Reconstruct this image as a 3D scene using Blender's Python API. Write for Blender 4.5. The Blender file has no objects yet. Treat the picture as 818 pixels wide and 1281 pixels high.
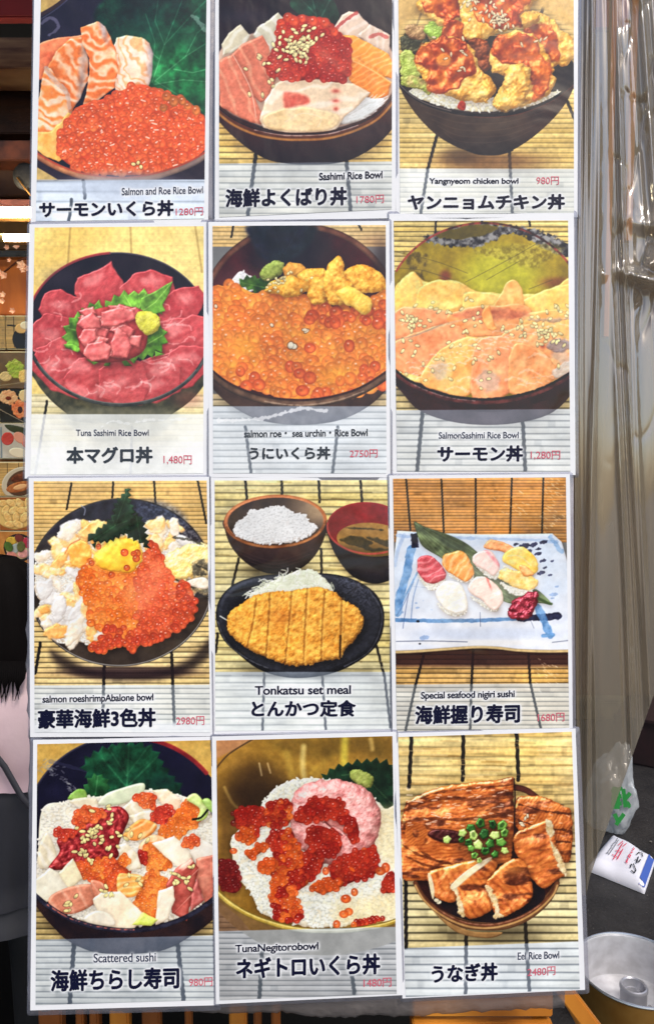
import bpy, bmesh, math, random
import numpy as np
from mathutils import Vector

SC = bpy.context.scene
COL = SC.collection
# ---------------------------------------------------------------- camera (818 x 1281 photograph, phone lens)
PITCH = math.radians(4); FPX = 928.0; CAMZ = 1.70
cam = bpy.data.cameras.new("camera"); cam_o = bpy.data.objects.new("camera", cam); COL.objects.link(cam_o)
cam_o.location = (0, 0, CAMZ); cam_o.rotation_euler = (math.radians(90) - PITCH, 0, 0)
cam.sensor_fit = 'VERTICAL'; cam.sensor_height = 24.0; cam.lens = 24.0 * FPX / 1281.0
cam.clip_start = .02; cam.clip_end = 500
SC.camera = cam_o
# ---------------------------------------------------------------- light: open shade under a bright hazy sky
SUN_EL, SUN_AZ = math.radians(52), math.radians(150)      # azimuth clockwise from +Y (north): behind the viewer, to the right
w = bpy.data.worlds.new("World"); SC.world = w; w.use_nodes = True
nt = w.node_tree; bg = nt.nodes["Background"]
sky = nt.nodes.new("ShaderNodeTexSky"); sky.sky_type = 'NISHITA'; sky.sun_disc = False
sky.sun_elevation = SUN_EL; sky.sun_rotation = SUN_AZ; sky.air_density = 1.2; sky.dust_density = 3.0
nt.links.new(sky.outputs[0], bg.inputs[0]); bg.inputs[1].default_value = 0.11
sun = bpy.data.lights.new("sun", 'SUN'); sun.energy = 1.5; sun.angle = math.radians(11); sun.color = (1.0, .95, .88)
sun_o = bpy.data.objects.new("sun", sun); COL.objects.link(sun_o)
d = Vector((math.sin(SUN_AZ) * math.cos(SUN_EL), math.cos(SUN_AZ) * math.cos(SUN_EL), math.sin(SUN_EL)))
sun_o.rotation_euler = d.to_track_quat('Z', 'Y').to_euler(); sun_o.location = d * 20
SC.view_settings.view_transform = 'Standard'; SC.view_settings.look = 'None'
SC.view_settings.exposure = 0.62; SC.view_settings.gamma = 1.0; SC.view_settings.use_curve_mapping = False
try:
    SC.cycles.transparent_max_bounces = 16; SC.cycles.max_bounces = 8; SC.cycles.use_denoising = True
except Exception: pass

# ---------------------------------------------------------------- printed pictures
# Every card carries a printed food photograph.  The prints are worked out here as colour fields
# (numpy only) and become colour attributes on each card's own print mesh.
import numpy as np, math
_T = np.random.default_rng(7).random((256, 256))


def vnoise(X, Y, sc, seed=0):
    x = X / sc + seed * 17.31; y = Y / sc + seed * 9.77
    xi = np.floor(x).astype(int); yi = np.floor(y).astype(int)
    fx = x - xi; fy = y - yi
    fx = fx * fx * (3 - 2 * fx); fy = fy * fy * (3 - 2 * fy)
    a = _T[yi & 255, xi & 255]; b = _T[yi & 255, (xi + 1) & 255]
    c = _T[(yi + 1) & 255, xi & 255]; d = _T[(yi + 1) & 255, (xi + 1) & 255]
    return (a + (b - a) * fx) * (1 - fy) + (c + (d - c) * fx) * fy


def fbm(X, Y, sc, seed=0, octv=4, gain=.5):
    r = 0; a = 1; t = 0
    for k in range(octv):
        r = r + a * vnoise(X, Y, sc / 2 ** k, seed + 3 * k); t += a; a *= gain
    return r / t


def ss(a, b, x):
    t = np.clip((x - a) / (b - a), 0, 1); return t * t * (3 - 2 * t)


def spline(pts, closed=True, n=6):
    P = np.array(pts, float); N = len(P); out = []
    rng = range(N) if closed else range(N - 1)
    for i in rng:
        if closed: p0, p1, p2, p3 = P[i - 1], P[i], P[(i + 1) % N], P[(i + 2) % N]
        else: p0, p1, p2, p3 = P[max(i - 1, 0)], P[i], P[i + 1], P[min(i + 2, N - 1)]
        for k in range(n):
            t = k / n
            out.append(.5 * (2 * p1 + (p2 - p0) * t + (2 * p0 - 5 * p1 + 4 * p2 - p3) * t * t + (3 * p1 - p0 - 3 * p2 + p3) * t ** 3))
    if not closed: out.append(P[-1])
    return np.array(out)


def seg_dist(P, X, Y, closed=True):
    D = np.full(X.shape, 1e9); ins = np.zeros(X.shape, bool); N = len(P)
    for i in range(N if closed else N - 1):
        ax, ay = P[i]; bx, by = P[(i + 1) % N]
        dx, dy = bx - ax, by - ay; L = dx * dx + dy * dy + 1e-9
        t = np.clip(((X - ax) * dx + (Y - ay) * dy) / L, 0, 1)
        D = np.minimum(D, (X - ax - t * dx) ** 2 + (Y - ay - t * dy) ** 2)
        if closed:
            cond = (ay > Y) != (by > Y)
            if dy != 0: ins ^= cond & (X < dx * (Y - ay) / dy + ax)
    D = np.sqrt(D)
    return np.where(ins, D, -D) if closed else D


def ell(cx, cy, rx, ry, rot=0, n=40, a0=0, a1=360):
    full = a1 - a0 >= 360
    t = np.radians(np.linspace(a0, a1, n, endpoint=not full)); c, s = math.cos(math.radians(rot)), math.sin(math.radians(rot))
    x = rx * np.cos(t); y = ry * np.sin(t)
    return np.stack([cx + x * c - y * s, cy + x * s + y * c], 1)


def A(c): return np.array(c, float)


class Canvas:
    def __init__(s, u0, v0, u1, v1, q=.72, base=(120, 120, 120)):
        s.u0, s.v0, s.q = u0, v0, q; s.bs = .50; s.sf = .62
        s.w = int((u1 - u0) * q) + 1; s.h = int((v1 - v0) * q) + 1
        s.C = np.empty((s.h, s.w, 3)); s.C[:] = base
        x = u0 + np.arange(s.w) / q; y = v0 + np.arange(s.h) / q
        s.X, s.Y = np.meshgrid(x, y)

    def box(s, x0, y0, x1, y1):
        i0 = max(0, int((x0 - s.u0) * s.q)); i1 = min(s.w, int((x1 - s.u0) * s.q) + 2)
        j0 = max(0, int((y0 - s.v0) * s.q)); j1 = min(s.h, int((y1 - s.v0) * s.q) + 2)
        return (slice(j0, j1), slice(i0, i1)) if i1 > i0 and j1 > j0 else None

    def put(s, b, m, col):
        s.C[b] += (col - s.C[b]) * m[..., None]

    def fill(s, f, m=None):
        """f: colour or function over the whole canvas, m: mask function"""
        col = f(s.X, s.Y, None) if callable(f) else A(f)
        s.put((slice(None), slice(None)), np.ones((s.h, s.w)) if m is None else m(s.X, s.Y), col)

    def shape(s, pts, col, smooth=True, bevel=14, hgt=.7, bump=None, light=(-.35, -.6, .72), amb=.5, spec=None,
              wob=None, shadow=None, feather=1.2, alpha=1., seed=1, mask=None):
        P = spline(pts) if smooth else np.array(pts, float)
        mx = 6 + (wob[1] if wob else 0) + feather
        sx = 0
        if shadow: sx = abs(shadow[0]) + abs(shadow[1]) + shadow[2] * 1.5
        b = s.box(P[:, 0].min() - mx - sx, P[:, 1].min() - mx - sx, P[:, 0].max() + mx + sx, P[:, 1].max() + mx + sx)
        if b is None: return None
        X, Y = s.X[b], s.Y[b]
        if wob:
            d = seg_dist(P, X, Y) + (fbm(X, Y, wob[0], seed + 5, 3) - .5) * 2 * wob[1]
        else: d = seg_dist(P, X, Y)
        if shadow:
            ds = seg_dist(P, X - shadow[0], Y - shadow[1])
            s.C[b] *= (1 - shadow[3] * .54 * ss(-shadow[2] * 1.5, shadow[2], ds)[..., None] * A((.86, 1., 1.06)))
        m = ss(-feather, feather, d) * alpha
        if mask is not None: m = m * mask(X, Y)
        c = col(X, Y, d) if callable(col) else A(col) + 0 * X[..., None]
        if bevel:
            t = np.clip(d / bevel, 0, 1)
            h = bevel * hgt * np.sqrt(np.clip(1 - (1 - t) ** 2, 0, 1))
            if bump: 
                for (sc, am, oc) in (bump if isinstance(bump, list) else [bump]):
                    h = h + am * s.bs * (1 if sc > 11 else .55) * fbm(X, Y, sc, seed, oc)
            gy, gx = np.gradient(h, 1 / s.q) if min(h.shape) > 2 else (h * 0, h * 0)
            n = np.stack([-gx, -gy, np.ones_like(h)], -1); n /= np.linalg.norm(n, axis=-1, keepdims=True)
            L = A(light); L /= np.linalg.norm(L)
            df = np.clip(n @ L, 0, 1)
            sh = amb + (1 - amb) * df / L[2]; sh = np.where(sh < 1, 1 - (1 - sh) * s.sf, sh)
            c = c * np.stack([sh ** .8, sh, sh ** 1.12], -1)
            if spec:
                Hh = L + A((0, 0, 1)); Hh /= np.linalg.norm(Hh)
                # tilted half vector so that undulation rather than the flat top glints
                sp = np.clip(n @ Hh, 0, 1) ** spec[0] * spec[1]
                c = c + sp[..., None] * A(spec[2] if len(spec) > 2 else (255, 250, 240))
        s.put(b, m, np.clip(c, 0, 255))
        return d

    def stroke(s, pts, w, col, smooth=True, feather=1.5, alpha=1., taper=False, wob=None, prof=None, seed=1):
        P = spline(pts, False) if smooth and len(pts) > 2 else np.array(pts, float)
        w0 = w + feather + 4 + (wob[1] if wob else 0)
        b = s.box(P[:, 0].min() - w0, P[:, 1].min() - w0, P[:, 0].max() + w0, P[:, 1].max() + w0)
        if b is None: return
        X, Y = s.X[b], s.Y[b]
        d = seg_dist(P, X, Y, False)
        if wob: d = d + (fbm(X, Y, wob[0], seed, 3) - .5) * 2 * wob[1]
        hw = w / 2
        m = (1 - ss(hw - feather, hw + feather, d)) * alpha
        c = col(X, Y, d) if callable(col) else A(col) + 0 * X[..., None]
        if prof: c = c * (1 - prof * np.clip(d / hw, 0, 1) ** 2)[..., None]
        s.put(b, m, c)

    def roe(s, pts, r, cols, seed=1, hi=1., jit=.18, clear=.5, sort=True):
        rg = np.random.default_rng(seed); cols = [A(c) for c in cols]
        pts = sorted(pts, key=lambda p: p[1]) if sort else pts
        for (x, y) in pts:
            rr = r * (1 + jit * (rg.random() - .5) * 2)
            b = s.box(x - rr - 2, y - rr - 2, x + rr + 2, y + rr + 2)
            if b is None: continue
            kx = 1 + .22 * (rg.random() - .5)
            X, Y = (s.X[b] - x) / rr * kx, (s.Y[b] - y) / rr / kx
            q = X * X + Y * Y; R = np.sqrt(q)
            z = float(vnoise(np.array([x]), np.array([y]), 46, seed)[0]) * .8 + .3 * rg.random() - .05
            z = min(max(z, 0), .999) * (len(cols) - 1); k0 = int(z); c = cols[k0] + (cols[min(k0 + 1, len(cols) - 1)] - cols[k0]) * (z - k0)
            c = c * (1 + .10 * (rg.random() - .5))
            rim = ss(.45, 1.0, R)
            glow = np.exp(-((X - .12) ** 2 + (Y - .35) ** 2) / .22)
            cc = c * (1.04 - .13 * rim)[..., None] + glow[..., None] * A((38, 52, 26)) * clear
            cc = cc * (1 - .20 * np.exp(-((X + .2) ** 2 + (Y + .12) ** 2) / .09))[..., None]
            hx, hy = -.22 + .2 * (rg.random() - .5), -.34 + .2 * (rg.random() - .5)
            hl = np.exp(-(((X - hx) / .17) ** 2 + ((Y - hy) / .12) ** 2)) * hi * (rg.random() ** 1.5 * 1.1 + .1)
            cc = cc + (A((255, 235, 225)) - cc) * np.clip(hl, 0, 1)[..., None]
            s.put(b, (1 - ss(1 - 2.2 / (rr * s.q * 1.6), 1.04, R)) * (.80 + .16 * ss(.2, .8, R)), np.clip(cc, 0, 255))

    def grains(s, pts, ln, wd, col, seed=1, ang=None, dark=.55, var=.08):
        rg = np.random.default_rng(seed)
        for (x, y) in pts:
            a = rg.random() * math.pi if ang is None else ang + (rg.random() - .5) * 1.0
            l = ln * (.8 + .4 * rg.random())
            b = s.box(x - l, y - l, x + l, y + l)
            if b is None: continue
            X, Y = s.X[b] - x, s.Y[b] - y
            p = (X * math.cos(a) + Y * math.sin(a)) / (l / 2); t = (-X * math.sin(a) + Y * math.cos(a)) / (wd / 2)
            R = np.sqrt(p * p + t * t)
            sh = 1 - ss(.85, 1.55, R)
            s.C[b] *= (1 - (1 - dark) * sh)[..., None]
            cc = A(col) * (1 + var * (rg.random() - .5) * 2)
            cc = cc * (1 - .22 * ss(.2, 1, (p * .3 + (Y / wd) * .9 + .3)))[..., None]
            s.put(b, 1 - ss(.8, 1.1, R), np.clip(cc, 0, 255))

    def bamboo(s, y0, y1, per, cA, cB, gap=.55, slope=0., threads=(), seed=1, grow=0., rough=.12, tw=9, tcol=(28, 24, 26)):
        b = s.box(-60, y0, 900, y1); X, Y = s.X[b], s.Y[b]
        yy = Y + slope * X + 2.2 * (fbm(X * .15, Y, 40, seed, 2) - .5)
        if grow: yy = (np.log1p(np.clip((yy - y0) * grow, -.95, None)) / grow)
        k = np.floor(yy / per); f = yy / per - k
        rg = np.random.default_rng(seed); tab = rg.random(600); tab2 = rg.random(600)
        ki = (k.astype(int)) % 600
        c = A(cA) + (A(cB) - A(cA)) * tab[ki][..., None]
        c = c * (1 + rough * (fbm(X * .12, Y * 1.5 + tab2[ki] * 300, 16, seed + 2, 3) - .5) * 2)[..., None]
        c = c * (1 + .22 * (vnoise(X, Y, 190, seed + 12) - .5) + .16 * (tab2[ki] - .5) * (tab[ki] > .7))[..., None]
        # nodes
        nd = vnoise(X * 1.0 + tab2[ki] * 4000, Y * 0, 60, seed + 9)
        c = c * (1 - .16 * ss(.82, .92, nd))[..., None]
        pr = np.sin(math.pi * np.clip(f, 0, 1))
        c = c * (gap + (1 - gap) * np.clip(pr * 1.7, 0, 1) ** .8)[..., None]
        c = c + 16 * (np.exp(-((f - .35) / .16) ** 2))[..., None]
        lum = (c @ A((.3, .55, .15)))[..., None]; c = lum + (c - lum) * (.80 + .25 * vnoise(X, Y, 260, seed + 30))[..., None]
        s.put(b, np.ones(X.shape), np.clip(c, 0, 255))
        for th in threads:
            (xa, ya, xb, yb) = th[:4]; n = max(3, int(abs(yb - ya) / per))
            pts = []
            for i in range(n * 2 + 1):
                t = i / (n * 2); pts.append((xa + (xb - xa) * t + (tw * .10 if i % 2 else -tw * .10), ya + (yb - ya) * t))
            s.stroke(pts, tw, tcol, smooth=False, alpha=.9)

    def caption(s, ytl, ytr, col=(232, 236, 240), alpha=.66):
        m = ss(-1.2, 1.2, s.Y - (ytl + (ytr - ytl) * s.X / 818))
        L = (s.C @ A((.3, .55, .15)))[..., None]; g = L + (s.C - L) * .30
        g = 120 + (g - 120) * 1.25 + A((-10, -1, 12)); g = g + (A(col) + A((-6, 0, 6)) - g) * alpha * .72
        s.C += (g - s.C) * m[..., None]

    def soft(s, cx, cy, rx, ry, col, alpha=.5, pw=1.):
        b = s.box(cx - 2.6 * rx, cy - 2.6 * ry, cx + 2.6 * rx, cy + 2.6 * ry)
        if b is None: return
        m = np.exp(-(((s.X[b] - cx) / rx) ** 2 + ((s.Y[b] - cy) / ry) ** 2) ** pw) * alpha
        s.put(b, m, A(col))

    def blur(s, b, k):
        a = s.C[b]
        for _ in range(k):
            p = np.pad(a, ((1, 1), (1, 1), (0, 0)), 'edge')
            a = (p[:-2, 1:-1] + p[2:, 1:-1] + p[1:-1, :-2] + p[1:-1, 2:] + 2 * p[1:-1, 1:-1]) / 6
        s.C[b] = a

    def finish(s, seed=1):
        """print finish: slight softening, crisp local contrast, fine grain"""
        b = (slice(None), slice(None)); s.blur(b, 1); o = s.C.copy(); s.blur(b, 6); lo = s.C
        s.C = o + .16 * (o - lo)
        L = s.C @ A((.3, .55, .15)); t = np.clip(L / 255, 0, 1); k = (t + .13 * np.sin(2 * math.pi * (t - .5)) * -1 * -.55) 
        s.C = s.C * (np.clip(k, .02, 1) / np.clip(t, .02, 1))[..., None]
        L = (s.C @ A((.3, .55, .15)))[..., None]; s.C = L + (s.C - L) * .98
        s.C *= (1 + .20 * (fbm(s.X, s.Y, 330, seed + 60, 2) - .5) + .12 * (fbm(s.X, s.Y, 60, seed + 70, 3) - .5) + .24 * (fbm(s.X, s.Y, 13, seed + 80, 3) - .5) * np.clip((s.C.max(-1) - s.C.min(-1)) / 90, .15, 1))[..., None]
        s.C += (np.random.default_rng(seed).normal(0, 2.4, L.shape)); s.C = np.clip(s.C, 0, 255)

    def rice(s, pts, seed=1, ln=17, wd=8, col=(244, 242, 232), base=(214, 208, 190), dens=1., **k):
        d = s.shape(pts, nz(np.minimum(A(base) * 1.14, 250), A(base) * 1.0, 40, seed, 3), bevel=26, hgt=.5, bump=(26, 12, 3), seed=seed, **k)
        s.grains(inside(pts, ln * .62 / dens, seed, .9), ln, wd, np.minimum(A(col) * 1.03, 253), seed, dark=.945, var=.04)
        s.soft(*np.mean(pts, 0), 140, 70, (255, 255, 250), .15)


def inside(pts, sp, seed=1, jit=.5, inset=0):
    P = spline(pts); rg = np.random.default_rng(seed)
    x0, y0 = P.min(0); x1, y1 = P.max(0)
    xs = []
    j = 0; y = y0
    while y < y1:
        x = x0 + (sp / 2 if j % 2 else 0)
        while x < x1:
            xs.append((x + (rg.random() - .5) * sp * jit * 2, y + (rg.random() - .5) * sp * jit * 2)); x += sp
        y += sp * .87; j += 1
    Q = np.array(xs)
    d = seg_dist(P, Q[:, 0], Q[:, 1])
    return [tuple(p) for p, k in zip(Q, d) if k > inset]


# --- colour textures: functions of (X, Y, d)
def nz(c1, c2, sc, seed=1, octv=4, con=1.6):
    c1, c2 = A(c1), A(c2)
    return lambda X, Y, d: c1 + (c2 - c1) * np.clip((fbm(X, Y, sc, seed, octv) - .5) * con + .5, 0, 1)[..., None]


def stripes(c1, c2, ang, per, w=.25, warp=18, seed=1, sc=60, sharp=.12, fade=0.):
    c1, c2 = A(c1), A(c2); ca, sa = math.cos(math.radians(ang)), math.sin(math.radians(ang))

    def f(X, Y, d):
        t = (X * ca + Y * sa) + warp * (fbm(X, Y, sc, seed, 3) - .5) * 2
        t = t + .22 * per * (vnoise(X, Y, per * 1.3, seed + 21) - .5) * 2
        ph = t / per - np.floor(t / per); wl = w * (.45 + 1.1 * vnoise(X, Y, per * 1.7, seed + 31))
        m = 1 - ss(wl / 2 - sharp / 2, wl / 2 + sharp * 1.3, np.abs(ph - .5))
        m = m * (.55 + .45 * vnoise(X, Y, 26, seed + 41))
        m = m * (1 - fade * fbm(X, Y, sc * .6, seed + 4, 2))
        g = (fbm(X, Y, 9, seed + 8, 2) - .5) * 14
        return c1 + (c2 - c1) * m[..., None] + g[..., None]
    return f


def mixc(f1, f2, m):
    def g(X, Y, d):
        a = f1(X, Y, d) if callable(f1) else A(f1); b = f2(X, Y, d) if callable(f2) else A(f2)
        return a + (b - a) * m(X, Y)[..., None]
    return g


def lin(x0, y0, x1, y1):
    dx, dy = x1 - x0, y1 - y0; L = dx * dx + dy * dy
    return lambda X, Y: np.clip(((X - x0) * dx + (Y - y0) * dy) / L, 0, 1)


def leaf_tex(c1, c2, veins, vc, w=2.2, seed=1):
    base = nz(c1, c2, 70, seed, 4)

    def f(X, Y, d):
        c = base(X, Y, d)
        for v in veins:
            D = seg_dist(np.array(v, float), X, Y, False)
            c = c + (A(vc) - c) * ((1 - ss(w * .3, w * 1.6, D)) * .42)[..., None]
        cr = fbm(X, Y, 26, seed + 3, 3); cr2 = fbm(X, Y, 110, seed + 6, 2)
        return c * (1 + .75 * (cr - .5) * (.6 + cr2) + .5 * (cr2 - .5))[..., None]
    return f


def serrate(pts, amp, per, seed=1):
    """toothed outline of a shiso leaf"""
    P = spline(pts, True, 8); out = []; rg = np.random.default_rng(seed); acc = 0
    N = len(P); c = P.mean(0)
    L = np.r_[0, np.cumsum(np.linalg.norm(np.roll(P, -1, 0) - P, axis=1))]
    T = L[-1]; n = max(6, int(T / per))
    for i in range(n):
        for fr, am in ((0, -.5), (.62, 1.0)):
            t = (i + fr) / n * T; k = np.searchsorted(L, t, 'right') - 1; k = min(k, N - 1)
            f = (t - L[k]) / (L[k + 1] - L[k] + 1e-9); p = P[k] + (P[(k + 1) % N] - P[k]) * f
            tg = P[(k + 1) % N] - P[k]; nrm = np.array([tg[1], -tg[0]]); nrm /= np.linalg.norm(nrm) + 1e-9
            if np.dot(nrm, p - c) < 0: nrm = -nrm
            out.append(p + nrm * amp * am * (.7 + .6 * rg.random()))
    return np.array(out)


GLOSS = (40, .55, (255, 245, 235))
WOOD = (206, 176, 96)
ORG = [(238, 92, 44), (230, 78, 38), (244, 112, 56), (226, 66, 34), (240, 100, 44)]
RED = [(222, 52, 38), (206, 36, 30), (232, 70, 46), (214, 44, 40)]
AMB = [(240, 118, 40), (236, 100, 34), (246, 138, 58), (228, 88, 36)]


def sesame(cv, pts, seed=1, ln=19, wd=10, col=(246, 226, 160)):
    cv.grains(pts, ln, wd, col, seed, dark=.62, var=.1)


def scatter(rg, cx, cy, rx, ry, n):
    return [(cx + rx * rg.normal(), cy + ry * rg.normal()) for _ in range(n)]


def greyslats(cv, y0, per, y1=1240, seed=3, threads=(), slope=0., c=(196, 200, 200), c2=(228, 230, 226), gap=.45, tw=9):
    cv.bamboo(y0, y1, per, c, c2, gap=gap, slope=slope, threads=threads, seed=seed, tw=tw, rough=.05)
def dish_salmon_roe(cv):
    cv.fill(nz((30, 24, 58), (46, 38, 74), 60, 2))
    cv.shape([(40, -150), (330, -150), (160, 5), (110, 42), (40, 70)], nz((196, 168, 92), (176, 140, 80), 60, 3), False, bevel=0)
    cv.stroke([(300, -140), (165, 4), (60, 70)], 16, (70, 44, 52))
    cv.stroke([(320, -140), (170, 14), (60, 90)], 5, (150, 160, 190), alpha=.35)
    # shiso leaf
    veins = [[(548, 350), (600, 190), (660, 40), (700, -60)], [(560, 345), (690, 240), (800, 170)], [(555, 360), (680, 340), (800, 350)],
             [(540, 330), (560, 180), (520, 60)], [(600, 190), (720, 60), (800, -20)], [(690, 240), (740, 140), (800, 90)], [(600, 190), (560, 90), (580, -40)],
             [(560, 345), (650, 400), (760, 470)], [(640, 295), (720, 310), (800, 290)], [(575, 250), (500, 190), (420, 150)]]
    cv.shape([(300, 60), (400, -60), (520, -150), (830, -150), (830, 520), (740, 470), (640, 420), (540, 400), (440, 300), (350, 170)],
             mixc(leaf_tex((8, 52, 44), (20, 92, 60), veins, (70, 150, 110), 2.5, 5), leaf_tex((26, 128, 66), (46, 156, 80), veins, (130, 200, 140), 2.5, 6),
                  lambda X, Y: ss(260, 40, np.hypot((X - 640) * .8, Y - 330)) * .9), bevel=0, bump=None, feather=14)
    cv.soft(500, 150, 110, 60, (30, 120, 90), .35)
    cv.soft(540, -20, 160, 70, (16, 30, 50), .45)
    cv.stroke([(720, 70), (745, 90), (775, 130)], 16, (150, 168, 160), alpha=.55, wob=(14, 8))
    cv.stroke([(80, 100), (110, 75), (140, 90), (145, 120), (110, 150)], 12, (150, 150, 175), alpha=.5, wob=(16, 6))
    sal = dict(bump=[(60, 8, 2), (20, 1.6, 2)], bevel=8, hgt=.4, feather=2, smooth=False, wob=(40, 6), spec=(20, .22), shadow=(4, 8, 16, .45), amb=.6)
    cv.shape([(60, 190), (150, 160), (250, 150), (262, 210), (170, 330), (60, 340)], nz((222, 92, 52), (238, 140, 90), 40, 4), **sal)
    cv.shape([(395, 160), (440, 148), (500, 160), (536, 185), (552, 230), (548, 320), (530, 390), (400, 400), (370, 300), (375, 220)],
             mixc(stripes((232, 158, 104), (242, 222, 206), -28, 40, .5, 60, 5, 60), nz((196, 176, 168), (120, 104, 110), 40, 6), lambda X, Y: ss(505, 552, X)), **sal)
    cv.shape([(90, 300), (140, 220), (200, 165), (250, 160), (274, 250), (274, 340), (244, 420), (200, 490), (150, 470), (100, 420)],
             mixc(stripes((234, 112, 46), (244, 206, 174), -52, 46, .30, 60, 8, 70, .2), nz((180, 160, 150), (140, 116, 112), 30, 6), lambda X, Y: ss(30, 0, np.abs(X - 258 + (Y - 240) * .1)) * ss(150, 220, Y) * .75), **sal)
    cv.shape([(245, 118), (280, 100), (312, 92), (345, 112), (372, 160), (394, 215), (402, 300), (386, 372), (340, 410), (290, 450), (246, 456), (268, 390), (280, 320), (282, 250), (250, 190)],
             mixc(stripes((234, 108, 44), (244, 202, 168), -58, 46, .28, 64, 11, 70, .2), nz((170, 156, 156), (110, 100, 112), 30, 6), lambda X, Y: ss(26, 0, np.abs(X - 352 - (Y - 170) * .28)) * ss(230, 120, Y) * .85), **sal)
    cv.shape([(90, 285), (118, 290), (150, 340), (184, 385), (198, 440), (190, 510), (150, 570), (100, 596), (52, 600), (56, 440)],
             stripes((236, 122, 50), (246, 216, 190), -68, 46, .38, 60, 14, 70, .2), **sal)
    cv.stroke([(96, 290), (128, 340), (180, 390), (196, 460)], 20, (190, 176, 172), alpha=.6, wob=(20, 4))
    cv.shape([(40, 560), (120, 560), (190, 480), (250, 500), (220, 640), (150, 690), (40, 650)], nz((240, 150, 60), (250, 196, 110), 30, 9), **sal)
    region = [(215, 470), (270, 440), (340, 420), (420, 385), (470, 362), (520, 362), (570, 385), (640, 405), (700, 430), (770, 500), (800, 560), (800, 660), (700, 705), (560, 742), (400, 748), (280, 735), (190, 700), (140, 640), (160, 560)]
    cv.shape(region, nz((222, 66, 36), (236, 96, 50), 30, 3), bevel=30, hgt=.4, shadow=(0, -4, 16, .4))
    cv.roe(inside(region, 25, 21, .45), 19, [(240, 96, 50), (236, 86, 44), (242, 106, 56)], 5, jit=.2, hi=1.25, clear=.6)
    rg = np.random.default_rng(2)
    for x, y in inside(region, 58, 3, .6, 14): cv.stroke([(x, y), (x + 9 * rg.normal(), y + 7 * rg.random())], 5, (255, 232, 220), alpha=.75)
    cv.roe([(610, 412), (640, 432), (676, 430), (700, 452), (735, 470), (596, 460)], 20, [(206, 100, 40), (190, 110, 60)], 6)
    cv.grains([(468, 700), (488, 694), (500, 712)], 22, 14, (250, 226, 150), 3)
    # bowl edge
    rim = [(36, 640), (120, 690), (220, 730), (330, 752), (430, 757), (540, 744), (660, 708), (740, 670), (800, 630)]
    cv.shape(rim + [(800, 830), (36, 830)], nz((44, 34, 58), (66, 46, 66), 50, 4), bevel=0)
    cv.stroke([(36, 648), (120, 700), (220, 742), (330, 764), (430, 769), (540, 756), (660, 720), (740, 684), (800, 640)], 30,
              mixc(nz((176, 96, 62), (202, 132, 84), 30, 5), nz((120, 110, 116), (150, 130, 120), 40, 6), lambda X, Y: ss(420, 700, X) * .8), prof=.4)
    cv.stroke([(36, 640), (120, 690), (220, 731), (330, 752), (430, 757), (540, 744), (660, 708), (740, 670), (800, 630)], 7, (214, 70, 48), alpha=.8)
    cv.shape([(36, 700), (120, 750), (200, 800), (36, 800)], (190, 160, 96), False, bevel=0)
    greyslats(cv, 768, 43, threads=[(205, 850, 188, 980, 0), (255, 770, 262, 845, 0)], seed=4, c=(170, 174, 178), c2=(205, 206, 206), gap=.62, tw=14)
    cv.soft(420, 790, 260, 60, (150, 150, 160), .8, 2)
    cv.caption(774, 764, (216, 222, 230), .52)


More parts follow.
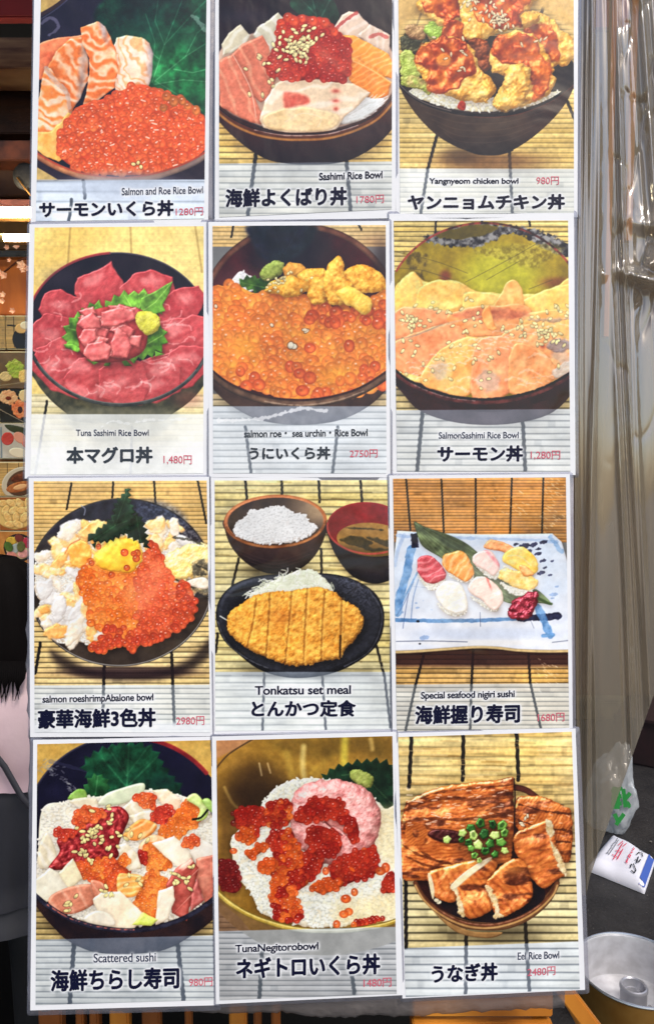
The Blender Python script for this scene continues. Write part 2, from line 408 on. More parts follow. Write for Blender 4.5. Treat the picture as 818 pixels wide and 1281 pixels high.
def dish_sashimi(cv):
    cv.bamboo(-160, 960, 26, (206, 168, 84), (222, 192, 112), .5, threads=[(205, 660, 165, 960), (590, 680, 610, 920)], seed=5, tw=16)
    cv.shape([(30, -150), (170, -150), (60, 40), (30, 60)], (196, 170, 110), False, bevel=0)
    # bowl body and inside
    cv.shape([(-60, 300), (-10, 430), (50, 520), (130, 600), (220, 664), (300, 692), (420, 702), (560, 694), (660, 656), (750, 590), (820, 500), (870, 400), (880, 300), (400, 200)],
             mixc(nz((70, 36, 40), (96, 50, 46), 60, 5), (40, 24, 36), lambda X, Y: ss(540, 700, Y) * .7), bevel=40, hgt=.4, shadow=(0, 18, 40, .5))
    cv.shape(ell(415, 150, 430, 445, 0), nz((34, 22, 40), (58, 30, 44), 70, 3), False, bevel=0)
    for k in range(60):
        pass
    cv.stroke(ell(415, 165, 428, 420, 0, 60, 150, 260), 30, nz((92, 40, 34), (116, 58, 40), 40, 4), False, prof=.3)
    cv.soft(150, 70, 120, 40, (86, 92, 118), .35)
    cv.shape([(380, -40), (440, -30), (520, -20), (560, 80), (470, 110), (400, 70), (350, 20)], leaf_tex((10, 44, 40), (36, 92, 66), [[(440, -30), (470, 100)], [(400, 0), (460, 60)], [(520, 0), (480, 80)]], (90, 140, 120), 3), bevel=6, hgt=.3)
    fish = dict(bump=[(80, 8, 2), (24, 1.2, 2)], bevel=11, hgt=.5, smooth=False, wob=(40, 5), feather=2, spec=(22, .18), shadow=(3, 8, 16, .42), amb=.6)
    W = stripes((196, 186, 158), (226, 222, 206), 35, 40, .3, 20, 4)
    cv.shape([(50, 220), (200, 140), (400, 120), (620, 130), (776, 200), (790, 380), (700, 480), (540, 550), (330, 560), (180, 520), (60, 440)], nz((206, 168, 142), (226, 196, 176), 50, 4), bevel=10, hgt=.3, feather=6)
    cv.shape([(60, 190), (90, 140), (140, 102), (182, 150), (160, 190), (110, 225), (66, 236)], W, **fish)
    cv.shape([(190, 150), (210, 118), (300, 52), (332, 90), (320, 160), (270, 230), (238, 190)], stripes((190, 184, 160), (226, 224, 212), -30, 44, .3, 20, 6), **fish)
    P1 = stripes((214, 112, 84), (228, 150, 116), -25, 62, .10, 20, 7, 90, .1)
    cv.shape([(100, 232), (150, 190), (232, 150), (262, 200), (290, 330), (262, 420), (226, 440), (180, 400)], P1, **fish)
    cv.shape([(50, 262), (78, 240), (108, 232), (150, 300), (190, 390), (232, 480), (226, 530), (180, 520), (110, 486), (50, 450)],
             mixc(P1, stripes((216, 150, 128), (232, 186, 160), 60, 50, .2, 10, 7), lambda X, Y: ss(0, 46, X - (112 + (Y - 232) * .40)) * .9), **fish)
    cv.stroke([(108, 234), (150, 310), (186, 390), (206, 500)], 4, (240, 200, 176), alpha=.7)
    cv.shape([(530, 130), (570, 62), (600, 46), (640, 52), (690, 110), (700, 150), (620, 170)], stripes((212, 186, 164), (230, 214, 200), 60, 40, .3, 14, 9), **fish)
    cv.stroke([(536, 130), (590, 84), (634, 54)], 13, (196, 60, 56), alpha=.75, wob=(12, 4))
    cv.shape([(640, 150), (690, 105), (740, 130), (776, 150), (770, 240), (700, 200)], stripes((206, 180, 158), (226, 206, 190), 10, 34, .3, 14, 10), **fish)
    cv.stroke([(690, 158), (730, 145), (762, 160)], 15, (204, 76, 70), alpha=.7, wob=(12, 5))
    O = stripes((240, 142, 46), (248, 178, 92), 62, 26, .22, 12, 12)
    cv.shape([(560, 146), (620, 150), (700, 190), (770, 230), (800, 280), (800, 340), (700, 320), (600, 260)], O, **fish)
    cv.shape([(598, 250), (640, 250), (720, 300), (782, 350), (770, 400), (720, 430), (650, 390), (600, 340)], stripes((238, 130, 40), (248, 166, 80), 58, 24, .22, 12, 13), **fish)
    cv.stroke([(600, 252), (680, 288), (780, 352)], 6, (252, 196, 120), alpha=.7)
    # daikon
    cv.shape([(560, 480), (620, 410), (700, 420), (750, 420), (740, 450), (660, 510), (560, 530)], nz((200, 200, 196), (232, 234, 232), 16, 3), bump=[(10, 9, 2)], bevel=14, shadow=(2, 6, 10, .3))
    rg = np.random.default_rng(3)
    for k in range(40):
        x, y = 560 + 170 * rg.random(), 430 + 80 * rg.random(); cv.stroke([(x, y), (x + 30, y - 20 * rg.random()), (x + 62, y - 34)], 3, (244, 246, 246), alpha=.6)
    T = stripes((226, 198, 164), (244, 230, 208), 80, 60, .26, 44, 15, 80)
    cv.shape([(222, 510), (240, 430), (290, 360), (340, 322), (430, 336), (520, 346), (620, 356), (690, 396), (640, 450), (580, 500), (545, 556), (440, 572), (330, 566), (240, 545)], T, **fish)
    cv.shape([(322, 400), (352, 392), (420, 408), (430, 440), (352, 460), (330, 476)], nz((214, 66, 50), (232, 120, 96), 22, 5), bevel=0, feather=10, alpha=.9)
    for (x, y, w) in ((545, 388, 18), (545, 430, 18), (546, 464, 12), (340, 326, 12)): cv.soft(x, y, w, 10, (206, 70, 56), .85)
    cv.shape([(236, 500), (300, 470), (400, 456), (500, 470), (560, 500), (530, 548), (420, 562), (310, 556), (250, 538)], nz((222, 186, 130), (234, 206, 160), 50, 6), **dict(fish, feather=8, smooth=True))
    cv.stroke([(330, 520), (400, 484), (480, 500), (470, 540)], 4, (240, 222, 190), alpha=.6)
    # roe mound
    reg = [(292, 110), (320, 80), (345, 66), (420, 74), (510, 84), (540, 130), (600, 170), (612, 230), (600, 320), (560, 352), (460, 336), (380, 345), (300, 330), (250, 310), (262, 240), (290, 180)]
    cv.shape(reg, nz((206, 34, 26), (222, 58, 38), 30, 4), bevel=50, hgt=.5, shadow=(0, 8, 18, .4))
    cv.roe(inside(reg, 22, 8, .4, 4), 17, RED, 9, clear=.3)
    cv.roe([(342, 74), (312, 96), (404, 78), (500, 96), (540, 136), (320, 120), (368, 90), (450, 90)], 19, [(226, 70, 40)], 4)
    rg = np.random.default_rng(12)
    sesame(cv, scatter(rg, 372, 208, 42, 26, 62) + scatter(rg, 420, 170, 26, 34, 16) + [(218, 248), (240, 272), (222, 238), (260, 270), (162, 294), (178, 402), (234, 406), (262, 350), (278, 368), (274, 340), (300, 300), (322, 136), (412, 110), (452, 120)], 4, 22, 13)
    # rim
    rp = [(20, 430), (50, 474), (110, 520), (200, 560), (300, 580), (400, 584), (520, 576), (640, 540), (730, 490), (800, 410)]
    cv.stroke([(x, y - 2) for x, y in rp], 34, nz((106, 44, 26), (134, 66, 36), 30, 6), prof=.35)
    cv.stroke([(x, y + 12) for x, y in rp], 12, nz((176, 104, 44), (196, 128, 60), 30, 7), prof=.3)
    cv.stroke([(x, y - 12) for x, y in rp], 6, (44, 20, 34), alpha=.8)
    cv.stroke([(x, y - 6) for x, y in rp[3:8]], 4, (214, 200, 200), alpha=.6, wob=(20, 2))
    cv.soft(650, 560, 110, 34, (120, 130, 150), .12)
    cv.caption(698, 688, (228, 230, 230), .60)


def dish_chicken(cv):
    cv.bamboo(-160, 960, 21, (214, 176, 86), (230, 198, 116), .68, threads=[(225, 480, 160, 720), (160, 720, 128, 920), (505, 600, 520, 920), (690, -60, 640, 60), (740, 400, 790, 520)], seed=6, tw=13)
    cv.shape([(20, -150), (800, -150), (800, 130), (740, 110), (620, 30), (400, 20), (100, 80), (20, 150)], nz((210, 168, 96), (224, 184, 112), 90, 3), bevel=0, feather=22)
    cv.stroke([(130, 60), (112, 110)], 9, (120, 96, 70), alpha=.5)
    cv.soft(420, 690, 250, 46, (120, 70, 36), .75, 1.6)
    cv.soft(300, 660, 90, 40, (80, 50, 30), .6, 1.4)
    # bowl
    bowl = [(36, 330), (44, 380), (74, 436), (120, 500), (190, 570), (260, 615), (330, 645), (380, 656), (460, 656), (520, 640), (600, 590), (680, 520), (740, 450), (778, 380), (788, 330), (600, 300), (200, 300)]
    cv.shape(bowl, mixc(mixc(nz((74, 50, 40), (100, 74, 56), 70, 4), (40, 22, 30), lambda X, Y: ss(540, 660, Y) * .8),
                        nz((96, 36, 24), (60, 24, 30), 60, 5), lambda X, Y: ss(480, 740, X) * .85), bevel=60, hgt=.3, amb=.7)
    for i, yy in enumerate((470, 500, 530, 556, 580)):
        cv.stroke([(130 + i * 24, yy - 20), (300, yy + 24), (480, yy + 22), (680 - i * 20, yy - 24)], 3, (150, 120, 96), alpha=.22)
    cv.stroke([(330, 640), (380, 656), (460, 657), (520, 640)], 9, (24, 18, 30), alpha=.8)
    cv.shape(ell(410, 320, 376, 168), nz((40, 26, 34), (60, 34, 40), 50, 5), False, bevel=0)
    cv.shape([(690, 290), (760, 250), (790, 300), (770, 360), (700, 390)], nz((30, 24, 44), (54, 40, 50), 30, 5), bevel=12)
    cv.shape([(560, 250), (640, 280), (690, 350), (560, 380)], nz((80, 20, 16), (120, 34, 20), 30, 5), bevel=0)
    cv.rice([(80, 400), (110, 376), (200, 380), (300, 410), (480, 420), (700, 390), (722, 398), (640, 440), (520, 470), (400, 476), (300, 470), (180, 440)], 3, 19, 9, (246, 244, 226), (224, 216, 176))
    # lettuce
    lf = dict(bump=[(22, 16, 3), (8, 4, 2)], bevel=12, hgt=.6, wob=(20, 12), spec=(16, .25), shadow=(3, 5, 10, .4))
    cv.shape([(40, 180), (60, 140), (110, 130), (160, 150), (170, 200), (110, 230), (50, 220)], nz((92, 84, 40), (60, 62, 40), 30, 3), **lf)
    cv.shape([(60, 120), (100, 105), (150, 120), (150, 160), (80, 160)], nz((150, 100, 60), (190, 150, 90), 26, 4), **lf)
    cv.shape([(150, 120), (190, 85), (232, 110), (240, 150), (200, 170), (160, 160)], nz((130, 170, 40), (176, 206, 90), 26, 4), **lf)
    cv.shape([(38, 240), (70, 215), (130, 250), (140, 320), (90, 350), (50, 330)], nz((140, 164, 44), (198, 206, 110), 24, 5), **lf)
    cv.shape([(40, 330), (90, 320), (160, 340), (170, 400), (110, 380), (60, 370)], nz((150, 170, 60), (190, 150, 90), 26, 6), **lf)
    gold = nz((232, 160, 52), (248, 206, 110), 24, 7, 4, 2.2)
    crust = dict(bump=[(44, 44, 3), (16, 8, 2)], bevel=40, hgt=.8, wob=(30, 15), spec=(14, .22), shadow=(4, 10, 18, .6), amb=.45)
    sauce = nz((182, 36, 6), (232, 102, 28), 40, 8, 4, 2.4)
    sk = dict(bump=[(56, 60, 2), (22, 9, 2)], bevel=16, hgt=.7, wob=(34, 20), spec=(34, .55, (255, 216, 180)), amb=.6, feather=6, alpha=.92)
    # back pieces
    cv.shape([(110, 30), (150, -60), (260, -120), (330, -60), (330, 40), (250, 110), (170, 80)], gold, seed=2, **crust)
    cv.shape([(140, 10), (200, -80), (310, -90), (330, 30), (250, 90), (180, 60)], sauce, seed=3, **sk)
    cv.shape([(300, -60), (420, -130), (560, -110), (620, -20), (600, 40), (540, 100), (440, 150), (370, 190), (310, 150), (300, 60)], gold, seed=4, **crust)
    cv.shape([(330, -60), (430, -120), (550, -90), (610, -10), (560, 40), (560, 110), (470, 120), (420, 110), (360, 70)], sauce, seed=5, **sk)
    cv.shape([(560, 80), (640, 50), (720, 110), (784, 180), (784, 250), (720, 280), (620, 250)], gold, seed=6, **crust)
    cv.shape([(560, 130), (640, 100), (710, 150), (712, 250), (680, 262), (600, 230)], sauce, seed=7, **sk)
    cv.shape([(560, 60), (610, 50), (640, 80), (620, 110), (570, 110)], gold, seed=26, **crust)
    cv.shape([(230, 90), (300, 90), (320, 150), (290, 190), (220, 170)], sauce, seed=17, **sk)
    cv.shape([(330, 180), (400, 170), (440, 230), (420, 300), (360, 290)], nz((120, 40, 12), (170, 70, 24), 24, 8), seed=13, **dict(crust, bevel=20))
    # front left
    cv.shape([(110, 260), (130, 200), (220, 160), (310, 170), (360, 230), (380, 300), (440, 350), (452, 400), (390, 440), (310, 430), (220, 400), (150, 350)], gold, seed=8, **crust)
    cv.shape([(104, 260), (130, 195), (210, 160), (300, 168), (350, 220), (372, 300), (310, 330), (290, 370), (220, 400), (165, 380), (150, 300)], sauce, seed=9, **sk)
    cv.shape([(196, 250), (230, 225), (260, 245), (250, 280), (210, 280)], nz((236, 140, 50), (246, 170, 70), 20, 3), bevel=10, bump=(16, 8, 3), feather=8, alpha=.8)
    # front right
    cv.shape([(425, 220), (460, 160), (540, 130), (620, 160), (680, 250), (700, 350), (660, 410), (560, 450), (480, 478), (440, 440), (460, 380), (500, 330), (430, 300)], gold, seed=10, **crust)
    cv.shape([(440, 190), (480, 150), (550, 135), (610, 160), (650, 230), (690, 320), (660, 400), (610, 420), (600, 330), (570, 280), (500, 270), (450, 240)], sauce, seed=11, **sk)
    cv.shape([(490, 300), (530, 270), (590, 290), (600, 340), (580, 400), (540, 450), (470, 475), (445, 440), (480, 390)], gold, seed=12, **crust)
    rg = np.random.default_rng(5)
    sesame(cv, scatter(rg, 370, 20, 34, 40, 26) + scatter(rg, 470, 95, 22, 26, 26) + scatter(rg, 440, 40, 20, 30, 10) + scatter(rg, 260, 210, 70, 50, 10) + [(316, 296), (640, 170), (660, 164), (560, 190), (620, 176)], 5, 22, 9, (250, 226, 180))
    cv.shape([(285, 460), (300, 430), (320, 440), (316, 470)], nz((190, 30, 20), (220, 70, 40), 10, 3), bevel=6)
    rp = [(38, 362), (90, 408), (160, 446), (260, 476), (360, 490), (440, 492), (540, 480), (640, 446), (720, 404), (784, 350)]
    cv.stroke(rp, 13, (30, 22, 34), prof=.2)
    cv.stroke([(x, y - 2) for x, y in rp[:4]], 3, (190, 170, 150), alpha=.7)
    cv.stroke([(x, y + 8) for x, y in rp[4:]], 4, (150, 60, 40), alpha=.6)
    cv.caption(718, 720, (236, 238, 236), .62)


def dish_tuna(cv):
    cv.fill(mixc(nz((222, 186, 96), (236, 208, 122), 90, 4, 3), (240, 222, 150), lin(0, 300, 818, 900)))
    for i in range(30):
        y = 50 + i * 27 + (i % 3) * 4; cv.stroke([(30, y), (790, y - 6)], 3, (196, 158, 80), alpha=.20)
    for x0, x1 in ((200, 186), (455, 462), (730, 760)): cv.stroke([(x0, 40), (x1, 240)], 9, (150, 116, 60), alpha=.5)
    cv.bamboo(760, 1130, 24, (224, 206, 140), (236, 220, 170), .8, threads=[(100, 790, 50, 1100), (462, 900, 456, 1100)], seed=3, tw=11)
    # bowl outside
    cv.shape([(20, 600), (50, 700), (110, 780), (180, 840), (240, 880), (560, 880), (640, 840), (720, 780), (780, 700), (810, 600), (400, 500)],
             nz((70, 70, 52), (106, 100, 72), 24, 5, 4, 2), bevel=20, hgt=.3)
    cv.shape([(180, 830), (640, 830), (560, 940), (400, 975), (260, 940)], nz((110, 110, 90), (140, 136, 110), 24, 4), bevel=0, feather=16, alpha=.7)
    cv.shape(ell(405, 480, 392, 324, 3), nz((34, 24, 44), (52, 34, 54), 60, 6), False, bevel=14, hgt=.4)
    for a0, a1, w, c in ((182, 262, 11, (196, 60, 62)), (262, 350, 6, (90, 84, 96))):
        cv.stroke(ell(405, 480, 390, 322, 3, 40, a0, a1), w, c, False, alpha=.85)
    cv.stroke(ell(405, 482, 384, 316, 3, 40, 195, 330), 5, (30, 22, 36), False, alpha=.6)
    cv.soft(170, 270, 80, 50, (66, 58, 78), .5)
    tn = dict(bump=[(110, 16, 2), (24, 2.6, 3)], bevel=7, hgt=.4, spec=(26, .26, (255, 236, 232)), shadow=(2, 4, 22, .26), amb=.66, feather=3, wob=(70, 16), smooth=False)
    def T(a, s): return mixc(nz((188, 44, 52), (212, 78, 80), 90, s, 2), stripes((196, 52, 58), (222, 112, 108), a, 34, .16, 16, s, 90, .6), lambda X, Y: .7 * vnoise(X, Y, 70, s))
    slices = [([(232, 330), (240, 270), (300, 235), (370, 208), (400, 260), (422, 300), (400, 380), (300, 400)], 20, 1),
              ([(420, 310), (470, 262), (540, 240), (620, 270), (640, 340), (540, 390), (440, 370)], -20, 2),
              ([(66, 400), (100, 340), (160, 322), (210, 350), (280, 380), (300, 440), (180, 470), (90, 440)], 10, 3),
              ([(570, 380), (640, 320), (740, 305), (762, 350), (740, 420), (690, 480), (600, 500)], -40, 4),
              ([(36, 560), (40, 470), (90, 425), (200, 440), (280, 480), (280, 600), (140, 620)], 40, 5),
              ([(580, 520), (640, 450), (720, 430), (790, 450), (790, 560), (700, 610), (600, 600)], 60, 6),
              ([(40, 660), (60, 570), (160, 530), (260, 580), (300, 700), (240, 770), (120, 730)], 60, 7),
              ([(560, 620), (660, 560), (790, 560), (800, 640), (720, 720), (600, 760), (520, 720)], -60, 8),
              ([(180, 700), (240, 610), (340, 610), (400, 680), (400, 790), (300, 786), (210, 760)], 70, 9),
              ([(480, 720), (500, 620), (580, 600), (660, 650), (650, 740), (560, 785), (470, 794)], -70, 10),
              ([(330, 660), (420, 610), (500, 640), (530, 720), (500, 796), (400, 800), (330, 770)], 85, 11)]
    for p, a, s in slices:
        q = np.array(p, float); c_ = q.mean(0); cv.shape(c_ + (q - c_) * 1.10, T(a, s), seed=s, **tn)
    for (x, y, rx, ry) in ((300, 270, 50, 22), (545, 275, 46, 20), (690, 350, 40, 22), (110, 500, 46, 26), (230, 640, 60, 24), (120, 640, 40, 30), (640, 480, 40, 26), (370, 730, 80, 26), (600, 640, 70, 26), (560, 720, 50, 18), (230, 740, 50, 18), (700, 600, 50, 20), (150, 380, 36, 16)):
        cv.shape(ell(x, y, rx, ry, (x * 7) % 60 - 30, 12), (246, 176, 170), bevel=0, feather=16, alpha=.42, wob=(30, 18))
    rg = np.random.default_rng(2)
    for k in range(46):
        t = rg.random() * 2 * math.pi; r = .62 + .3 * rg.random(); x, y = 400 + 350 * r * math.cos(t), 500 + 290 * r * math.sin(t)
        if y < 330: continue
        a = rg.random() * 3; L = 20 + 36 * rg.random()
        cv.stroke([(x, y), (x + L * math.cos(a), y + L * .5 * math.sin(a)), (x + 1.7 * L * math.cos(a + .5), y + L * math.sin(a + .5))], 4 + 5 * rg.random(), (252, 222, 216), alpha=.30, wob=(10, 4))
    # shiso leaves
    g = lambda s, c: leaf_tex((70, 128, 26), (112, 172, 52), c, (176, 214, 110), 2.2, s)
    lk = dict(bevel=7, hgt=.4, spec=(18, .15), shadow=(3, 6, 10, .45), smooth=False)
    cv.shape(serrate([(340, 390), (400, 340), (470, 330), (540, 330), (590, 400), (480, 440), (380, 430)], 15, 42, 2), g(2, [[(480, 420), (430, 340)], [(480, 420), (520, 330)]]), **lk)
    cv.shape([(500, 352), (560, 322), (612, 290), (636, 278), (620, 330), (592, 380), (604, 406), (560, 420), (500, 420)], g(3, [[(500, 410), (560, 370), (632, 284)]]), **lk)
    cv.shape(serrate([(240, 420), (270, 390), (330, 370), (330, 430), (260, 470)], 13, 38, 3), g(4, [[(260, 450), (310, 390)]]), **lk)
    cv.shape(serrate([(175, 500), (200, 440), (250, 420), (290, 500), (240, 560), (190, 555)], 13, 40, 4), g(5, [[(280, 500), (190, 480)]]), **lk)
    cv.shape([(170, 548), (210, 545), (250, 570), (230, 582), (180, 562)], g(5, []), **lk)
    cv.shape(serrate([(470, 560), (540, 480), (600, 480), (590, 560), (520, 600), (440, 620)], 14, 40, 6), g(6, [[(470, 580), (590, 510)]]), **lk)
    for p in ([(266, 610), (320, 625), (300, 635)], [(340, 640), (362, 600), (380, 604), (366, 640)], [(410, 610), (440, 618), (462, 640), (430, 640)], [(560, 575), (600, 590), (560, 600)]):
        cv.shape(p, g(3, []), **lk)
    # chopped tuna mound
    cv.shape([(225, 470), (260, 420), (340, 390), (440, 385), (520, 420), (520, 560), (440, 615), (320, 625), (250, 590), (235, 540)], nz((190, 48, 50), (212, 84, 80), 30, 4), bevel=40, hgt=.5, shadow=(4, 10, 18, .5))
    chunks = [([(240, 440), (290, 410), (325, 440), (330, 480), (262, 486), (226, 462)], 3), ([(330, 410), (410, 388), (470, 400), (480, 440), (400, 470), (330, 470)], 4),
              ([(232, 520), (256, 484), (310, 480), (312, 530), (262, 560)], 5), ([(460, 470), (500, 462), (520, 540), (500, 586), (470, 570)], 6),
              ([(250, 590), (270, 545), (340, 530), (380, 560), (360, 612), (290, 622)], 7), ([(370, 540), (400, 470), (440, 500), (460, 560), (440, 606), (380, 600)], 8), ([(325, 500), (350, 470), (380, 500), (362, 556), (322, 540)], 9), ([(420, 500), (450, 470), (470, 500), (450, 550)], 10)]
    rg = np.random.default_rng(21); extra = []
    for k in range(22):
        x, y = 375 + 105 * (rg.random() - .5) * 2, 500 + 95 * (rg.random() - .5) * 2; a = rg.random() * 6; r = 26 + 18 * rg.random()
        extra.append(([(x + r * (1 + .5 * rg.random()) * math.cos(a + j * 1.4), y + r * .8 * math.sin(a + j * 1.4)) for j in range(4)], 20 + k))
    for p, s in extra + chunks[:3] + chunks[4:6]: cv.shape(p, mixc(nz((206, 66, 68), (226, 108, 102), 26, s), (236, 160, 150), lambda X, Y: .25 * vnoise(X, Y, 24, 3)), seed=s, bump=[(30, 8, 2)], bevel=10, hgt=.5, spec=(22, .4), shadow=(2, 5, 9, .42), smooth=False, wob=(18, 4))
    cv.shape([(476, 430), (500, 405), (560, 415), (582, 450), (570, 490), (530, 508), (500, 490), (480, 460)], nz((196, 190, 50), (228, 222, 96), 14, 4), bevel=22, hgt=.9, bump=[(14, 9, 3)], wob=(12, 5), shadow=(4, 6, 10, .4))
    rim = ell(405, 480, 394, 326, 3, 50, 8, 172)
    cv.stroke(rim, 15, nz((56, 60, 62), (100, 104, 100), 30, 5), False, prof=.3)
    cv.stroke(ell(405, 478, 390, 322, 3, 40, 30, 150), 4, (150, 156, 150), False, alpha=.6)
    cv.soft(700, 780, 70, 40, (150, 70, 60), .45, 1.5)
    cv.fill((244, 248, 250), lambda X, Y: ss(845, 847, Y) * (.70 + .2 * ss(900, 1060, Y)))
    # wavy white glare of this card's film, painted into the print
    cv.stroke([(330, 900), (380, 876), (450, 886), (520, 872), (600, 870), (760, 862)], 6, (250, 252, 250), alpha=.6, wob=(18, 12))


def dish_uni_roe(cv):
    cv.bamboo(20, 130, 17, (200, 164, 100), (216, 182, 120), .6, threads=[(128, 30, 118, 90), (655, 30, 672, 60)], seed=2)
    cv.bamboo(760, 1130, 27, (196, 170, 120), (214, 190, 140), .5, threads=[(178, 900, 202, 1100), (572, 900, 548, 1100)], seed=3, tw=13)
    cv.shape([(-40, 560), (0, 680), (70, 770), (150, 830), (250, 874), (400, 892), (560, 876), (680, 826), (770, 750), (830, 660), (860, 560), (400, 460)], nz((70, 42, 36), (104, 70, 56), 50, 4), bevel=20, hgt=.3, shadow=(0, 12, 20, .4))
    cv.shape(ell(408, 430, 418, 385), mixc(nz((74, 18, 28), (110, 28, 34), 70, 3), (30, 22, 50), lambda X, Y: ss(260, 60, np.hypot(X - 370, (Y - 150) * 1.2)) * .95), False, bevel=0)
    cv.stroke(ell(408, 428, 412, 384, 0, 60, 195, 345), 26, nz((118, 60, 46), (146, 90, 66), 30, 4), False, prof=.35)
    cv.soft(720, 110, 70, 30, (160, 110, 80), .35)
    cv.soft(760, 200, 40, 90, (40, 16, 26), .6)
    cv.shape([(200, 40), (460, 40), (470, 90), (420, 160), (330, 200), (250, 180), (200, 100)], leaf_tex((24, 22, 54), (32, 52, 62), [[(330, 190), (300, 50)], [(330, 190), (400, 60)]], (50, 70, 80), 2), bevel=0, feather=14)
    # rice peeping, shiso
    cv.rice([(98, 310), (130, 260), (160, 236), (200, 260), (240, 300), (180, 330), (120, 330)], 4, 16, 8, (240, 240, 238), (206, 204, 210))
    cv.shape(serrate([(150, 290), (180, 262), (240, 266), (300, 290), (280, 320), (230, 325)], 10, 30, 3), leaf_tex((34, 84, 22), (86, 134, 44), [[(160, 285), (280, 310)]], (130, 170, 80)), False, bevel=6, hgt=.4)
    cv.shape([(236, 250), (262, 212), (310, 190), (342, 205), (340, 240), (300, 270), (262, 278)], nz((118, 134, 50), (176, 190, 92), 12, 4), bevel=24, hgt=.9, bump=[(10, 7, 3)], wob=(10, 4), shadow=(3, 6, 10, .4))
    reg = [(40, 330), (90, 300), (150, 300), (220, 330), (300, 310), (400, 340), (520, 380), (640, 400), (740, 330), (790, 330), (790, 680), (700, 740), (560, 775), (400, 782), (240, 750), (120, 710), (36, 670)]
    cv.shape(reg, nz((238, 130, 40), (246, 176, 70), 60, 3), bevel=0)
    base = inside(reg, 33, 6, .4)
    cv.roe(base, 27, [(240, 128, 48), (238, 118, 46), (243, 140, 56), (242, 132, 46)], 7, clear=.8, jit=.12)
    rg = np.random.default_rng(4)
    cv.roe([p for p in base if (p[1] < 470 and p[0] > 450 and p[1] > 370 and rg.random() < .75) or (p[1] > 640 and rg.random() < .28) or rg.random() < .025], 25, [(234, 98, 44), (226, 82, 42), (238, 112, 48)], 11, clear=.6)
    for (x, y, rx, ry) in ((570, 680, 90, 46), (130, 640, 60, 20), (430, 500, 40, 24), (180, 560, 60, 40)): cv.soft(x, y, rx, ry, (246, 176, 50), .42)
    cv.grains([(382, 556), (370, 552)], 36, 24, (250, 240, 216), 3)
    cv.grains([(438, 492), (290, 466), (52, 386), (430, 486)], 22, 13, (250, 226, 190), 5)
    uni = nz((214, 132, 26), (244, 190, 72), 12, 5, 3, 2.0)
    uk = dict(bump=[(40, 16, 3), (12, 3.5, 2), (6, 1.5, 2)], bevel=34, hgt=.6, wob=(30, 8), spec=(10, .14), shadow=(3, 8, 14, .45), amb=.56)
    cv.shape([(340, 230), (370, 200), (420, 206), (440, 240), (400, 270), (350, 262)], nz((206, 130, 40), (226, 160, 60), 22, 5), seed=1, **uk)
    cv.shape([(400, 250), (460, 225), (520, 235), (530, 300), (470, 330), (420, 310)], uni, seed=2, **uk)
    cv.shape([(262, 320), (290, 280), (350, 255), (430, 270), (460, 310), (380, 345), (310, 335)], uni, seed=3, **uk)
    cv.shape([(445, 340), (460, 270), (500, 260), (540, 300), (520, 360), (470, 376)], uni, seed=4, **uk)
    cv.shape([(590, 250), (640, 208), (700, 215), (770, 262), (772, 310), (700, 330), (630, 320)], uni, seed=5, **uk)
    cv.shape([(508, 300), (520, 220), (548, 186), (574, 168), (598, 200), (600, 260), (640, 300), (620, 370), (540, 378)], uni, seed=6, **uk)
    cv.shape([(560, 330), (620, 300), (690, 340), (720, 380), (690, 420), (630, 390)], nz((236, 176, 50), (248, 210, 96), 20, 8), seed=7, **uk)
    cv.stroke([(400, 330), (430, 300), (470, 290)], 12, (214, 140, 40), alpha=.6, wob=(10, 4))
    rg = np.random.default_rng(9)
    sesame(cv, scatter(rg, 318, 282, 24, 16, 20) + [(372, 240), (416, 318), (460, 264), (360, 246), (344, 262)], 3, 15, 10, (244, 224, 160))
    rp = [(34, 668), (90, 712), (160, 748), (260, 780), (370, 794), (470, 792), (580, 772), (680, 736), (784, 670)]
    cv.stroke([(x, y + 6) for x, y in rp], 34, nz((104, 70, 52), (150, 110, 84), 34, 5), prof=.5)
    cv.stroke([(x, y - 10) for x, y in rp], 9, nz((66, 26, 24), (100, 44, 34), 30, 5))
    cv.stroke([(x, y + 12) for x, y in rp[3:8]], 5, (200, 176, 150), alpha=.5, wob=(14, 3))
    cv.stroke([(60, 870), (200, 862), (340, 846), (420, 826), (560, 838)], 16, (250, 250, 250), alpha=.0)
    cv.caption(812, 812, (222, 226, 230), .70)
    cv.stroke([(60, 872), (160, 870), (260, 862), (340, 842), (420, 822), (520, 832)], 13, (252, 252, 252), alpha=.5, wob=(14, 9))


